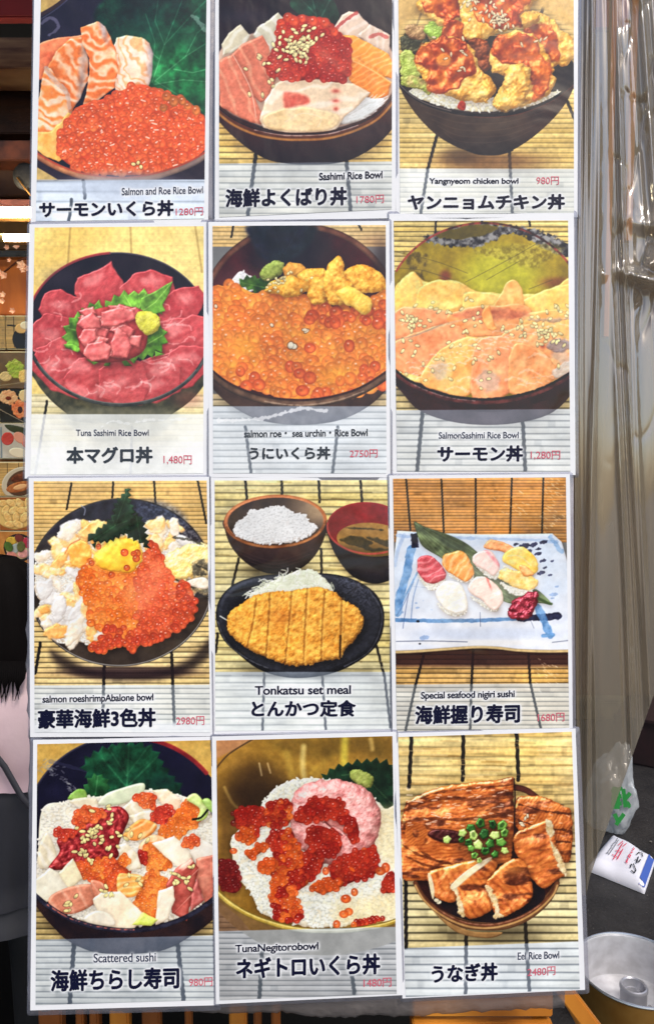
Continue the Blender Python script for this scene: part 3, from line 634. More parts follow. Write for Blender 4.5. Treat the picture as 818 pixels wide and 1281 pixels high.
def dish_salmon(cv):
    cv.bamboo(30, 260, 21, (206, 172, 80), (230, 200, 110), .45, threads=[(205, 30, 202, 90), (400, 30, 404, 60), (600, 30, 606, 60)], seed=4, rough=.3)
    cv.bamboo(700, 1130, 27, (206, 180, 112), (222, 198, 136), .4, threads=[(150, 830, 124, 1110), (575, 900, 585, 1110)], seed=5, tw=16)
    cv.shape([(-40, 560), (0, 690), (60, 770), (140, 850), (300, 900), (500, 906), (680, 866), (780, 780), (840, 680), (860, 560), (400, 460)], nz((62, 26, 34), (86, 36, 40), 60, 4), bevel=20, hgt=.3, shadow=(0, 12, 20, .4))
    cv.shape(ell(415, 420, 425, 378, 2), mixc(nz((150, 122, 16), (178, 150, 30), 50, 3, 4), nz((176, 170, 30), (194, 186, 44), 60, 5), lambda X, Y: ss(240, 90, np.hypot(X - 480, (Y - 270) * 1.4))), False, bevel=0)  # olive glare over the bowl interior, painted as print colour
    # dark ragged border of the glare along the far edge, painted in
    cv.shape([(150, 118), (260, 76), (380, 52), (480, 52), (600, 70), (700, 100), (780, 140), (790, 190), (700, 170), (620, 130), (560, 100), (500, 96), (440, 128), (330, 152), (240, 140)], nz((40, 36, 44), (150, 148, 146), 18, 5, 5, 3.2), wob=(14, 16), bevel=0, feather=5)
    cv.shape([(200, 100), (300, 66), (420, 54), (470, 70), (400, 100), (300, 116)], nz((104, 88, 20), (128, 108, 26), 30, 4), bevel=0, wob=(20, 8), feather=4)
    cv.shape([(70, 180), (100, 170), (170, 190), (150, 260), (160, 320), (110, 320), (90, 250)], nz((90, 70, 20), (170, 140, 40), 14, 5, 5, 3), wob=(16, 14), bevel=0, alpha=.7, feather=8)
    cv.soft(245, 275, 24, 26, (150, 40, 50), .7, 1.5); cv.soft(720, 300, 70, 22, (150, 50, 50), .55, 1.4)
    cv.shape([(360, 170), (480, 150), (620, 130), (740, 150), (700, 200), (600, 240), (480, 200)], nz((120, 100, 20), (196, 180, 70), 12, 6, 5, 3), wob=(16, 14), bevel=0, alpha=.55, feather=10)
    for p in ([(30, 170), (200, 210), (340, 262)], [(330, 300), (520, 200), (660, 120)], [(30, 240), (150, 250), (330, 310)], [(420, 290), (560, 210)], [(600, 330), (700, 290)]): cv.stroke(p, 2.6, (96, 84, 30), alpha=.65)
    cv.stroke(ell(415, 424, 424, 376, 2, 50, 205, 335), 9, nz((60, 24, 24), (196, 70, 60), 26, 7, 3, 3), False, alpha=.9)
    cv.stroke([(190, 98), (330, 70), (350, 52)], 2, (40, 30, 30), alpha=0)
    sk = dict(bump=[(90, 26, 3), (30, 5, 2), (10, 1.2, 2)], bevel=18, hgt=.16, spec=(18, .32, (255, 240, 210)), shadow=(2, 4, 18, .20), amb=.6, feather=9, wob=(60, 14))
    def S(a, s, c1=(230, 140, 68), c2=(246, 196, 134)): return stripes(c1, c2, a, 60, .4, 46, s, 90, .4)
    sk.update(smooth=True, wob=(60, 8), feather=3, shadow=(2, 5, 16, .30), bevel=9, hgt=.35, bump=[(80, 14, 2), (24, 3, 2)])
    cv.shape([(20, 360), (60, 290), (110, 255), (170, 300), (290, 296), (370, 340), (500, 350), (640, 350), (720, 318), (800, 310), (800, 700), (20, 700)], nz((236, 168, 70), (248, 206, 112), 60, 4), seed=2, **sk)
    fan = [([(26, 350), (64, 282), (112, 254), (150, 320), (120, 430), (30, 440)], 70), ([(130, 330), (200, 296), (300, 300), (340, 380), (240, 430), (130, 420)], 20), ([(320, 350), (400, 345), (480, 360), (460, 440), (340, 440)], 100),
           ([(570, 380), (650, 340), (730, 318), (800, 314), (800, 420), (640, 440), (560, 430)], -30), ([(440, 420), (480, 350), (508, 300), (536, 288), (560, 306), (578, 370), (580, 440), (500, 450)], 75),
           ([(24, 430), (140, 408), (260, 430), (300, 480), (160, 540), (24, 580)], 60), ([(250, 450), (330, 410), (440, 400), (590, 400), (610, 470), (480, 530), (320, 520)], 10), ([(580, 440), (680, 420), (800, 430), (800, 560), (680, 540), (560, 510)], -20),
           ([(26, 560), (150, 500), (290, 480), (330, 560), (200, 690), (80, 690), (26, 650)], 50), ([(470, 540), (600, 480), (700, 520), (800, 560), (800, 660), (690, 720), (560, 660)], -50),
           ([(140, 720), (200, 610), (320, 540), (400, 560), (390, 700), (330, 786), (230, 770)], 66), ([(360, 790), (360, 620), (400, 540), (520, 540), (560, 640), (520, 770), (440, 794)], 92), ([(520, 770), (520, 620), (560, 560), (660, 600), (720, 690), (640, 760)], -64)]
    for k, (p_, a_) in enumerate(fan):
        warm = [((226, 118, 52), (244, 180, 116)), ((232, 138, 56), (248, 196, 112)), ((220, 108, 56), (242, 168, 112))][k % 3]
        if k < 4: warm = ((238, 166, 62), (250, 214, 120))
        cv.shape(p_, mixc(stripes(warm[0], warm[1], a_ + 90, 38, .22, 40, k + 3, 80, .6), nz(warm[0], warm[1], 50, k), lambda X, Y: .25 + .6 * vnoise(X, Y, 90, 8)), seed=k + 2, **sk)
    cv.shape([(290, 430), (420, 414), (580, 424), (590, 452), (440, 462), (300, 452)], nz((198, 84, 58), (222, 124, 84), 20, 5), bevel=0, feather=12, alpha=.75, wob=(24, 10))
    for k in range(70):
        x, y = 60 + 700 * ((k * .618) % 1), 480 + 260 * ((k * .377) % 1); cv.stroke([(x, y), (x + 16, y - 5), (x + 34 + (k % 5) * 6, y + 3)], 3 + k % 4, (255, 244, 222), alpha=.38, wob=(9, 5))
    for (x, y, rx, ry) in ((430, 720, 50, 44), (220, 680, 34, 40), (740, 620, 40, 30)): cv.shape(ell(x, y, rx, ry, 20, 12), nz((170, 152, 144), (214, 196, 178), 22, 4), bevel=0, feather=14, alpha=.6, wob=(24, 18))
    cv.stroke([(40, 560), (160, 510), (280, 470), (430, 440)], 9, (206, 170, 130), alpha=.6, wob=(14, 4))
    cv.stroke([(30, 545), (120, 525), (230, 480)], 5, (160, 130, 110), alpha=.5)
    cv.shape([(400, 440), (430, 400), (450, 470), (470, 500), (430, 500)], S(40, 3, (232, 130, 56), (244, 170, 90)), seed=11, **sk)
    for k, (x, y) in enumerate([(300, 720), (500, 720), (330, 640), (600, 620), (560, 690), (250, 760), (690, 560)]):
        cv.stroke([(x, y), (x + 40, y - 16), (x + 90, y + 6)], 9, (255, 246, 226), alpha=.32, wob=(10, 8))
    for p, c in (([(680, 560), (740, 540), (780, 570), (740, 600), (690, 590)], (120, 110, 116)), ([(700, 680), (780, 630), (790, 680), (720, 710)], (190, 184, 176)), ([(590, 460), (700, 450), (790, 452), (700, 470)], (150, 128, 110))):
        cv.shape(p, nz(c, A(c) * 1.25, 18, 4), bevel=10, bump=(12, 6, 3), wob=(14, 8), feather=6, alpha=.75)
    cv.soft(660, 575, 14, 8, (190, 60, 40), .7)
    rg = np.random.default_rng(3)
    sesame(cv, scatter(rg, 100, 470, 40, 24, 24) + scatter(rg, 560, 510, 34, 18, 14) + scatter(rg, 650, 500, 30, 30, 14) + scatter(rg, 260, 410, 70, 30, 14) + scatter(rg, 690, 550, 40, 30, 12) + scatter(rg, 740, 410, 30, 20, 8)
           + scatter(rg, 330, 480, 40, 40, 7) + scatter(rg, 400, 640, 200, 70, 22) + scatter(rg, 120, 620, 50, 40, 7) + scatter(rg, 720, 520, 30, 16, 5), 4, 20, 12, (250, 230, 160))
    rp = [(32, 676), (90, 718), (160, 752), (260, 784), (370, 798), (470, 796), (580, 776), (680, 740), (790, 680)]
    cv.shape([(x, y - 2) for x, y in rp] + [(790, 760), (680, 800), (500, 850), (330, 846), (160, 800), (32, 740)], nz((48, 18, 26), (80, 30, 34), 50, 4), bevel=0)
    cv.stroke([(x, y + 14) for x, y in rp], 18, nz((96, 30, 32), (150, 64, 60), 26, 6, 3, 2.4), prof=.3)
    cv.stroke(rp, 10, (26, 16, 22), alpha=.9, wob=(14, 3))
    cv.stroke([(x, y + 8) for x, y in rp[1:5]], 3, (196, 176, 170), alpha=.5, wob=(8, 4))
    cv.caption(846, 840, (226, 226, 228), .62)
def dish_three(cv):
    cv.bamboo(20, 480, 17, (206, 160, 84), (222, 182, 106), .66, threads=[(204, 50, 184, 160), (382, 45, 378, 110), (556, 42, 562, 140), (742, 40, 778, 220)], seed=3)
    cv.bamboo(480, 1140, 22, (210, 172, 100), (232, 204, 136), .34, threads=[(72, 730, 50, 860), (344, 820, 336, 1080), (630, 770, 642, 1080)], seed=4, tw=13)
    cv.shape([(120, 760), (260, 830), (400, 860), (560, 850), (700, 800), (800, 700), (800, 780), (700, 850), (560, 890), (400, 890), (240, 870), (140, 820)], (40, 26, 30), bevel=0, feather=22, alpha=.75)
    cv.soft(450, 855, 300, 26, (50, 26, 40), .75, 2)
    P = ell(414, 472, 394, 356, -6)
    cv.shape(P, mixc(nz((64, 50, 44), (92, 74, 62), 60, 4), nz((40, 38, 58), (62, 60, 84), 30, 5), lambda X, Y: ss(420, 200, Y)), False, bevel=10, hgt=.3)
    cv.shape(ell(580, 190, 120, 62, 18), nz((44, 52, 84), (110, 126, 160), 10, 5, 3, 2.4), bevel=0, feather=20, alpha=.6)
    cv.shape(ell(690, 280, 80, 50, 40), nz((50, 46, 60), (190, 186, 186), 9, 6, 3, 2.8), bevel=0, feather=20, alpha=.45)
    cv.stroke(ell(414, 472, 394, 356, -6, 80, 0, 360), 6, nz((86, 82, 84), (40, 36, 40), 40, 4), False, alpha=.9)
    cv.stroke(ell(414, 474, 390, 352, -6, 50, 20, 160), 4, (176, 172, 164), False, alpha=.75)
    cv.stroke([(246, 145), (262, 160), (258, 185)], 5, (150, 156, 176), alpha=.7)
    rg = np.random.default_rng(8)
    # heap of pale seafood and rice
    heap = [(50, 380), (60, 345), (130, 330), (150, 260), (200, 220), (280, 210), (350, 215), (500, 220), (560, 210), (650, 220), (660, 270), (760, 320), (790, 400), (700, 560), (560, 700), (420, 740), (300, 745), (220, 720), (170, 735), (100, 690), (60, 600), (70, 560), (50, 500)]
    cv.rice(heap, 5, 15, 8, (246, 242, 232), (216, 200, 176), shadow=(4, 10, 18, .6), wob=(30, 14))
    wk = dict(bump=[(34, 12, 2), (14, 2, 2)], bevel=14, hgt=.4, wob=(26, 12), spec=(18, .3), shadow=(2, 4, 12, .16), amb=.64, feather=5)
    cols = [((244, 236, 222), (226, 206, 176)), ((240, 160, 70), (250, 206, 140)), ((244, 182, 96), (250, 228, 190)), ((232, 228, 222), (206, 200, 196)), ((238, 150, 62), (246, 190, 110))]
    cen = [p for p in inside(heap, 52, 9, .45, 12) if p[0] < 300 or (p[1] < 330) or p[0] > 620]
    for i, (x, y) in enumerate(cen):
        c = cols[rg.integers(5)]; a = rg.random() * 180; l = 34 + 26 * rg.random(); w = 14 + 14 * rg.random()
        cv.shape(ell(x, y, l, w, a, 10), nz(c[0], c[1], 20, i), seed=i, **wk)
    for p, k in (([(150, 260), (170, 220), (220, 205), (240, 240), (190, 290), (150, 280)], 0), ([(50, 350), (110, 340), (110, 370), (60, 385)], 0), ([(55, 480), (110, 460), (125, 510), (80, 545)], 3), ([(120, 560), (170, 530), (180, 590), (150, 640), (120, 620)], 3), ([(90, 680), (140, 650), (190, 660), (180, 710), (110, 710)], 4), ([(190, 660), (240, 610), (260, 640), (230, 710), (180, 740)], 0), ([(60, 580), (100, 570), (105, 600), (70, 606)], 4), ([(230, 260), (300, 210), (370, 215), (340, 260), (260, 290)], 1), ([(300, 700), (340, 685), (350, 700), (310, 722)], 0), ([(510, 215), (600, 205), (600, 250), (540, 260)], 2), ([(620, 210), (655, 208), (656, 270), (630, 260)], 0)):
        cv.shape(p, nz(cols[k][0], cols[k][1], 22, k), seed=k + 3, **wk)
    cv.shape([(195, 320), (250, 295), (290, 320), (280, 390), (220, 410), (190, 370)], nz((240, 140, 40), (248, 184, 90), 28, 5), seed=3, **wk)
    cv.stroke([(176, 350), (200, 310), (240, 290)], 6, (214, 90, 40), alpha=.6)
    # abalone
    cv.shape([(600, 380), (650, 330), (720, 310), (790, 320), (790, 440), (720, 450), (640, 460)], nz((240, 196, 96), (250, 226, 160), 22, 4), bump=[(26, 18, 3), (9, 4, 2)], bevel=20, hgt=.7, wob=(18, 8), shadow=(3, 8, 12, .5), spec=(14, .3))
    cv.shape([(720, 390), (790, 380), (790, 520), (740, 515), (690, 480), (660, 460), (720, 450)], nz((206, 176, 120), (110, 100, 80), 16, 4, 4, 3), bump=[(14, 14, 3)], bevel=14, wob=(14, 8), shadow=(3, 8, 12, .5))
    for p in ([(650, 462), (720, 490), (786, 492)], [(740, 400), (790, 420)], [(740, 440), (790, 436)], [(640, 280), (700, 290), (760, 310)]): cv.stroke(p, 9, (70, 66, 56), alpha=.75, wob=(8, 6))
    cv.shape([(690, 470), (760, 450), (790, 470), (780, 500), (720, 490)], nz((246, 240, 226), (220, 206, 180), 16, 4), bevel=10, bump=(12, 6, 2))
    # roe
    reg = [(250, 420), (280, 380), (350, 400), (440, 410), (500, 400), (540, 300), (580, 330), (610, 420), (640, 470), (700, 480), (735, 560), (720, 620), (640, 680), (580, 715), (500, 740), (470, 765), (420, 740), (330, 770), (280, 745), (350, 690), (280, 640), (270, 560), (230, 480)]
    cv.shape(reg, nz((226, 84, 36), (240, 120, 56), 40, 3), bevel=50, hgt=.5, shadow=(3, 10, 18, .45))
    pts = inside(reg, 21, 5, .45)
    cv.roe([p for p in pts if p[0] < 480], 17, AMB, 6, clear=.7); cv.roe([p for p in pts if p[0] >= 480], 17, [(236, 92, 56), (228, 76, 44), (242, 112, 70)], 7, clear=.6)
    cv.roe([p for p in pts if (p[0] > 640 or p[1] > 700 or (330 < p[0] < 470 and p[1] > 660)) and rg.random() < .8], 16, [(214, 60, 40), (228, 84, 44)], 8)
    cv.shape([(430, 500), (560, 400), (600, 420), (560, 560), (440, 600)], nz((242, 140, 100), (246, 160, 110), 30, 3), bevel=0, feather=30, alpha=.35)
    # shiso, uni yolk
    cv.shape([(300, 380), (318, 330), (370, 296), (440, 285), (492, 310), (505, 370), (470, 420), (400, 430), (335, 415)], nz((238, 160, 30), (250, 204, 60), 50, 4), bevel=46, hgt=.35, bump=[(40, 8, 2)], spec=(20, .25), shadow=(2, 6, 16, .25), feather=9, wob=(40, 12))
    cv.roe([(320, 320), (430, 345), (470, 350), (480, 370), (484, 348), (375, 440), (290, 390), (505, 400), (536, 310), (440, 410)], 15, [(206, 96, 40), (222, 70, 40)], 4)
    dk = lambda s, v: leaf_tex((16, 38, 28), (38, 74, 46), v, (70, 110, 70), 2, s)
    cv.shape(serrate([(440, 270), (430, 230), (470, 180), (500, 200), (520, 260), (530, 330), (500, 300)], 10, 26, 3), dk(4, [[(500, 300), (480, 190)]]), False, bevel=6, hgt=.5)
    cv.shape(serrate([(270, 285), (330, 240), (380, 190), (390, 140), (430, 90), (448, 66), (450, 120), (470, 170), (450, 240), (400, 280), (340, 300)], 9, 26, 2), dk(2, [[(300, 290), (390, 230), (440, 90)], [(390, 230), (370, 180)], [(390, 230), (440, 210)]]), False, bevel=8, hgt=.5, shadow=(3, 8, 12, .5), spec=(12, .12))
    cv.shape([(290, 310), (310, 300), (305, 330)], dk(3, []), False, bevel=4)
    cv.caption(912, 908, (236, 238, 234), .62)
    cv.fill((242, 246, 250), lambda X, Y: ss(1060, 1085, Y) * .8)


def dish_tonkatsu(cv):
    cv.bamboo(20, 1130, 30, (212, 190, 112), (232, 216, 152), .52, threads=[(178, 40, 184, 120), (332, 40, 334, 95), (490, 40, 494, 130), (668, 40, 674, 130), (150, 370, 118, 500), (500, 330, 502, 430), (60, 690, 52, 770), (735, 740, 768, 870), (258, 860, 250, 1110), (505, 870, 520, 1110), (768, 860, 795, 1090)], seed=7, tw=11, rough=.22)
    rg = np.random.default_rng(4)
    for k in range(120):
        x, y = 40 + 760 * rg.random(), 40 + 830 * rg.random(); l = 30 + 60 * rg.random()
        cv.stroke([(x, y), (x + l, y + 3)], 7 * rg.random() + 2, [(120, 92, 44), (240, 226, 170), (178, 148, 70)][rg.integers(3)], alpha=.4)
    # rice bowl
    cv.soft(310, 420, 160, 36, (60, 44, 20), .7, 1.6)
    cv.shape([(88, 205), (92, 255), (112, 310), (150, 362), (200, 402), (260, 430), (320, 436), (380, 428), (440, 394), (486, 340), (514, 280), (524, 215), (420, 160), (200, 160)], mixc(nz((64, 34, 36), (84, 48, 44), 50, 4), (34, 22, 34), lambda X, Y: ss(330, 430, Y)), bevel=40, hgt=.5, spec=(10, .1), amb=.5)
    for i in range(4): cv.stroke([(140 + i * 16, 330 + i * 22), (300, 380 + i * 15), (470 - i * 16, 330 + i * 22)], 3, (110, 76, 70), alpha=.35)
    cv.shape(ell(305, 212, 220, 114, -2), nz((168, 84, 40), (190, 108, 58), 30, 4), False, bevel=14, hgt=.6, spec=(16, .25))
    cv.shape(ell(306, 212, 204, 101, -2), mixc(nz((70, 50, 44), (96, 70, 58), 40, 4), (176, 146, 112), lambda X, Y: ss(300, 500, X) * ss(280, 160, Y)), False, bevel=0)
    rice = [(130, 260), (140, 220), (180, 195), (200, 165), (250, 160), (300, 148), (350, 155), (400, 180), (430, 180), (450, 215), (485, 235), (440, 280), (360, 305), (260, 308), (170, 290)]
    cv.rice(rice, 4, 17, 8, (253, 253, 252), (236, 236, 236), wob=(16, 7), shadow=(3, 6, 10, .5))
    cv.stroke(ell(305, 214, 212, 107, -2, 60, 10, 170), 12, nz((150, 74, 36), (206, 130, 74), 40, 6), False, prof=.3)
    cv.stroke(ell(305, 214, 216, 110, -2, 60, 180, 360), 6, (206, 120, 64), False, alpha=.7)
    # soup bowl
    cv.shape([(526, 220), (532, 280), (556, 345), (596, 408), (640, 450), (700, 474), (760, 474), (830, 440), (880, 360), (900, 230), (700, 150)], nz((26, 20, 36), (40, 30, 46), 40, 4), bevel=40, hgt=.4, spec=(14, .12), shadow=(-4, 10, 18, .5))
    cv.shape(ell(700, 240, 176, 110, 4), nz((158, 26, 36), (182, 40, 50), 50, 4), False, bevel=10, hgt=.4)
    cv.shape(ell(716, 290, 150, 72, 4), mixc(nz((150, 104, 44), (176, 130, 64), 40, 5), (96, 72, 30), lambda X, Y: ss(300, 340, Y) * .6), False, bevel=0)
    for p in ([(580, 290), (640, 275), (720, 300), (690, 320), (620, 310)], [(690, 280), (770, 290), (830, 310), (780, 320)], [(640, 310), (720, 326), (790, 330), (720, 340)], [(600, 240), (700, 240), (760, 250)]):
        cv.shape(p, nz((50, 44, 28), (90, 74, 40), 20, 5), bevel=6, wob=(16, 6), feather=4, alpha=.85)
    cv.stroke(ell(700, 242, 174, 108, 4, 50, 60, 185), 8, (206, 74, 66), False, alpha=.9)
    # plate
    pl = [(52, 620), (70, 540), (130, 480), (220, 448), (330, 436), (480, 432), (590, 444), (680, 480), (740, 530), (768, 600), (760, 690), (720, 760), (640, 820), (540, 862), (420, 880), (320, 872), (230, 840), (150, 780), (80, 710)]
    cv.soft(400, 860, 300, 30, (70, 56, 30), .7, 2)
    cv.shape(pl, mixc(nz((26, 26, 34), (40, 40, 52), 12, 4, 3), nz((24, 24, 34), (70, 72, 90), 6, 5, 3, 2.4), lambda X, Y: ss(150, 40, np.hypot(X - 640, Y - 520)) * .8), bevel=26, hgt=.7, spec=(10, .25, (190, 200, 220)), bump=[(8, 1.6, 2)], amb=.5)
    cv.stroke([(700, 500), (756, 590), (750, 680), (700, 770), (600, 830)], 5, (110, 112, 126), alpha=.6, wob=(14, 3))
    cv.stroke([(60, 640), (100, 730), (190, 800), (280, 840)], 4, (130, 132, 140), alpha=.6, wob=(14, 3))
    cv.shape(ell(390, 640, 290, 170, 2), (18, 18, 24), bevel=0, feather=40, alpha=.7)
    # cabbage
    cv.shape([(190, 530), (230, 500), (300, 460), (380, 430), (440, 415), (500, 440), (550, 510), (500, 560), (250, 560)], nz((214, 218, 190), (240, 242, 224), 18, 4), bevel=24, hgt=.6, bump=(10, 7, 3), wob=(12, 8))
    for k in range(150):
        t = rg.random(); x, y = 200 + 340 * t, 530 - 100 * math.sin(math.pi * t * .95) * rg.random(); a = rg.random() * 3.14; l = 24 + 24 * rg.random()
        cv.stroke([(x, y), (x + l * .5 * math.cos(a), y - l * .5 * math.sin(a)), (x + l * math.cos(a + .6), y - l * math.sin(a + .6) * .8)], 3.4, [(250, 250, 242), (226, 230, 206), (200, 204, 176)][rg.integers(3)], alpha=.9)
    cv.stroke([(70, 616), (100, 634)], 4, (236, 236, 226))
    # cutlet strips
    ct = [(100, 640), (110, 600), (150, 570), (215, 530), (300, 510), (380, 508), (470, 492), (560, 512), (586, 540), (640, 570), (676, 610), (680, 650), (650, 710), (600, 760), (582, 796), (520, 806), (440, 826), (360, 826), (290, 800), (260, 790), (180, 750), (110, 690)]
    cr = nz((202, 124, 34), (232, 170, 68), 15, 5, 4, 2.0)
    cv.shape(ct, cr, seed=6, bump=[(40, 12, 2), (14, 7, 2), (7, 3, 2)], bevel=26, hgt=.7, wob=(10, 6), shadow=(4, 12, 18, .6), amb=.42, spec=(8, .12, (255, 230, 170)))
    cv.soft(330, 620, 60, 40, (190, 96, 30), .45)
    for p in ([(224, 540), (210, 640), (184, 748)], [(282, 520), (274, 660), (264, 790)], [(376, 510), (362, 650), (346, 816)], [(440, 500), (432, 660), (424, 826)], [(516, 510), (504, 660), (500, 800)], [(588, 540), (584, 660), (580, 790)]):
        cv.stroke(p, 9, (120, 62, 14), alpha=.42, wob=(10, 5)); cv.stroke([(x + 8, y) for x, y in p], 6, (246, 196, 96), alpha=.30, wob=(9, 5))
    cv.stroke([(582, 700), (580, 790)], 9, (60, 30, 10), alpha=.7)
    cv.caption(854, 854, (230, 232, 234), .66)


def dish_nigiri(cv):
    cv.bamboo(10, 300, 12.5, (196, 122, 48), (214, 148, 74), .62, threads=[(78, 34, 96, 250), (228, 34, 238, 260), (374, 30, 374, 262), (528, 28, 520, 262), (662, 26, 656, 262)], seed=3, tw=8)
    cv.bamboo(740, 1130, 20, (196, 142, 64), (226, 182, 104), .36, threads=[(158, 760, 118, 910), (118, 910, 74, 1110), (364, 750, 356, 910), (356, 910, 350, 1100), (598, 770, 606, 900), (606, 900, 652, 1100)], seed=4, tw=11)
    cv.fill((60, 18, 24), lambda X, Y: ss(738, 752, Y) * ss(845, 815, Y + X * .0) * .80)
    # plate
    pl = [(40, 252), (200, 262), (400, 268), (600, 266), (700, 264), (740, 300), (790, 470), (800, 620), (800, 765), (680, 766), (560, 762), (470, 752), (380, 748), (260, 756), (120, 766), (20, 768), (20, 420)]
    cv.shape(pl, mixc(nz((226, 232, 242), (198, 212, 230), 70, 4), nz((236, 238, 244), (214, 220, 232), 90, 5), lambda X, Y: ss(450, 650, Y)), False, bevel=14, hgt=.5, shadow=(0, 10, 14, .5), bump=[(50, 5, 2)])
    cv.stroke([(20, 770), (120, 766), (260, 756), (380, 748), (470, 752), (560, 762), (680, 766), (800, 764)], 12, (206, 176, 120), prof=.3)
    cv.soft(420, 690, 330, 26, (190, 200, 220), .6, 2)
    cv.soft(420, 730, 340, 14, (238, 236, 234), .8, 2)
    b1 = nz((60, 120, 184), (120, 164, 210), 24, 5, 4, 2); nv = nz((20, 22, 60), (50, 56, 110), 18, 6)
    cv.stroke([(40, 272), (140, 280), (300, 282), (600, 292), (720, 300)], 13, nz((140, 166, 206), (180, 200, 226), 20, 3), alpha=.8, wob=(20, 5))
    cv.stroke([(100, 330), (86, 410), (60, 500), (40, 600)], 34, b1, alpha=.85, wob=(30, 8))
    cv.stroke([(126, 430), (90, 500), (60, 560)], 8, b1, alpha=.7)
    cv.stroke([(130, 460), (108, 540), (98, 640)], 5, (90, 120, 170), alpha=.7); cv.stroke([(110, 470), (70, 560), (40, 610)], 4, (90, 120, 170), alpha=.7); cv.stroke([(88, 520), (74, 600), (64, 668)], 4, (70, 90, 140), alpha=.7)
    cv.stroke([(70, 270), (44, 330), (30, 400)], 16, nz((120, 150, 196), (180, 200, 226), 20, 3), alpha=.5)
    cv.shape([(98, 266), (126, 262), (132, 322), (100, 326)], nv, False, bevel=0, wob=(10, 4))
    cv.stroke([(36, 632), (200, 636), (400, 634), (560, 626)], 17, nz((60, 110, 170), (100, 150, 200), 26, 3), alpha=.9, wob=(20, 3))
    cv.stroke([(560, 624), (640, 622), (726, 614)], 30, nv, alpha=.95, wob=(14, 6))
    cv.stroke([(640, 580), (662, 630), (690, 696)], 34, b1, alpha=.85, wob=(20, 6)); cv.stroke([(660, 700), (704, 696)], 16, b1, alpha=.9)
    cv.stroke([(690, 280), (740, 340)], 20, b1, alpha=.5, wob=(14, 6))
    for (x, y, r) in ((545, 310, 12), (580, 318, 26), (620, 312, 20), (664, 300, 18), (640, 350, 16), (660, 380, 14), (652, 432, 18), (670, 410, 10), (600, 340, 16), (690, 440, 9), (640, 330, 12), (700, 380, 9)): cv.shape(ell(x, y, r, r * .45, -15, 12), nv, bevel=0, wob=(8, 5), alpha=.85)
    for (x, y, r) in ((706, 524, 18), (720, 490, 8), (156, 708, 20), (126, 580, 8), (60, 600, 7), (186, 588, 6), (120, 560, 5), (700, 540, 9), (150, 550, 4)): cv.shape(ell(x, y, r, r * .5, -10, 12), (120, 150, 196), bevel=0, wob=(8, 4), alpha=.7)
    cv.stroke([(392, 600), (394, 660)], 3, (60, 70, 110), alpha=.8); cv.stroke([(36, 724), (180, 722), (338, 726)], 4, (70, 80, 110), alpha=.8); cv.stroke([(700, 728), (770, 720)], 4, (70, 80, 110), alpha=.7); cv.stroke([(110, 490), (170, 495)], 2, (110, 130, 170), alpha=.6); cv.stroke([(610, 640), (622, 668)], 3, (80, 90, 120), alpha=.6)
    cv.shape(ell(128, 638, 7, 5), (20, 20, 40), bevel=0); cv.shape(ell(136, 734, 5, 4), (30, 30, 50), bevel=0)
    # bamboo leaf
    rib = [[(116, 220), (260, 330), (420, 450), (560, 540), (690, 562)]]
    for o in range(-60, 70, 16): rib.append([(140 + o * .3, 240 - o * .3), (330 + o, 380 - o * 1.1), (540 + o * .5, 520 - o * .6)])
    cv.shape([(112, 214), (160, 236), (260, 270), (340, 310), (420, 380), (500, 460), (600, 500), (640, 506), (696, 564), (640, 560), (560, 566), (500, 556), (420, 510), (330, 440), (230, 370), (150, 320), (126, 270)], leaf_tex((50, 64, 40), (92, 108, 66), rib, (120, 134, 90), 2.0, 4), bevel=8, hgt=.4, shadow=(2, 8, 12, .35), spec=(14, .2))
    cv.shape([(140, 236), (260, 272), (350, 330), (300, 340), (180, 270)], (40, 50, 40), bevel=0, feather=14, alpha=.35)
    rk = dict(shadow=(5, 10, 14, .5))
    R = lambda p, s: cv.rice(p, s, 13, 7, (246, 244, 232), (224, 218, 196), **rk)
    fk = dict(bump=[(44, 9, 2), (12, 2.0, 3)], bevel=10, hgt=.55, wob=(30, 5), spec=(20, .35), shadow=(2, 6, 8, .3), amb=.55)
    R([(130, 430), (160, 440), (240, 440), (236, 480), (190, 508), (150, 480)], 3)
    cv.shape([(122, 410), (130, 370), (170, 356), (210, 380), (248, 430), (230, 466), (180, 480), (140, 450)], stripes((206, 62, 72), (230, 128, 132), 62, 30, .2, 16, 4), **fk)
    R([(250, 410), (300, 430), (360, 430), (362, 460), (330, 474), (270, 450)], 4)
    cv.shape([(230, 390), (244, 356), (290, 338), (330, 350), (358, 400), (366, 440), (330, 470), (280, 440), (246, 420)], stripes((234, 138, 56), (248, 186, 116), 30, 26, .28, 14, 5), **fk)
    R([(380, 400), (430, 420), (480, 420), (476, 450), (440, 456), (390, 420)], 5)
    cv.shape([(360, 372), (380, 342), (430, 338), (464, 370), (476, 410), (450, 446), (410, 420), (370, 396)], mixc(nz((236, 196, 186), (244, 218, 206), 30, 5), (222, 120, 128), lambda X, Y: ss(18, 2, np.abs((Y - 350) - (X - 430) * 1.1)) * .8), **fk)
    R([(490, 400), (560, 410), (620, 420), (600, 450), (540, 440)], 6)
    cv.shape([(410, 320), (440, 290), (500, 306), (540, 330), (520, 350), (470, 336), (430, 330)], nz((226, 120, 60), (240, 170, 110), 16, 5), **fk)
    cv.shape([(486, 380), (500, 346), (550, 322), (600, 336), (640, 390), (630, 430), (590, 440), (530, 410)], nz((236, 184, 60), (248, 214, 120), 30, 4), **fk)
    cv.stroke([(510, 360), (560, 360), (610, 400)], 6, (250, 232, 170), alpha=.6)
    R([(480, 470), (530, 490), (620, 490), (600, 520), (550, 530), (500, 500)], 7)
    cv.shape([(470, 450), (490, 416), (540, 420), (600, 440), (640, 470), (620, 500), (560, 500), (500, 470)], nz((232, 170, 70), (248, 222, 150), 18, 4), **dict(fk, wob=(14, 6)))
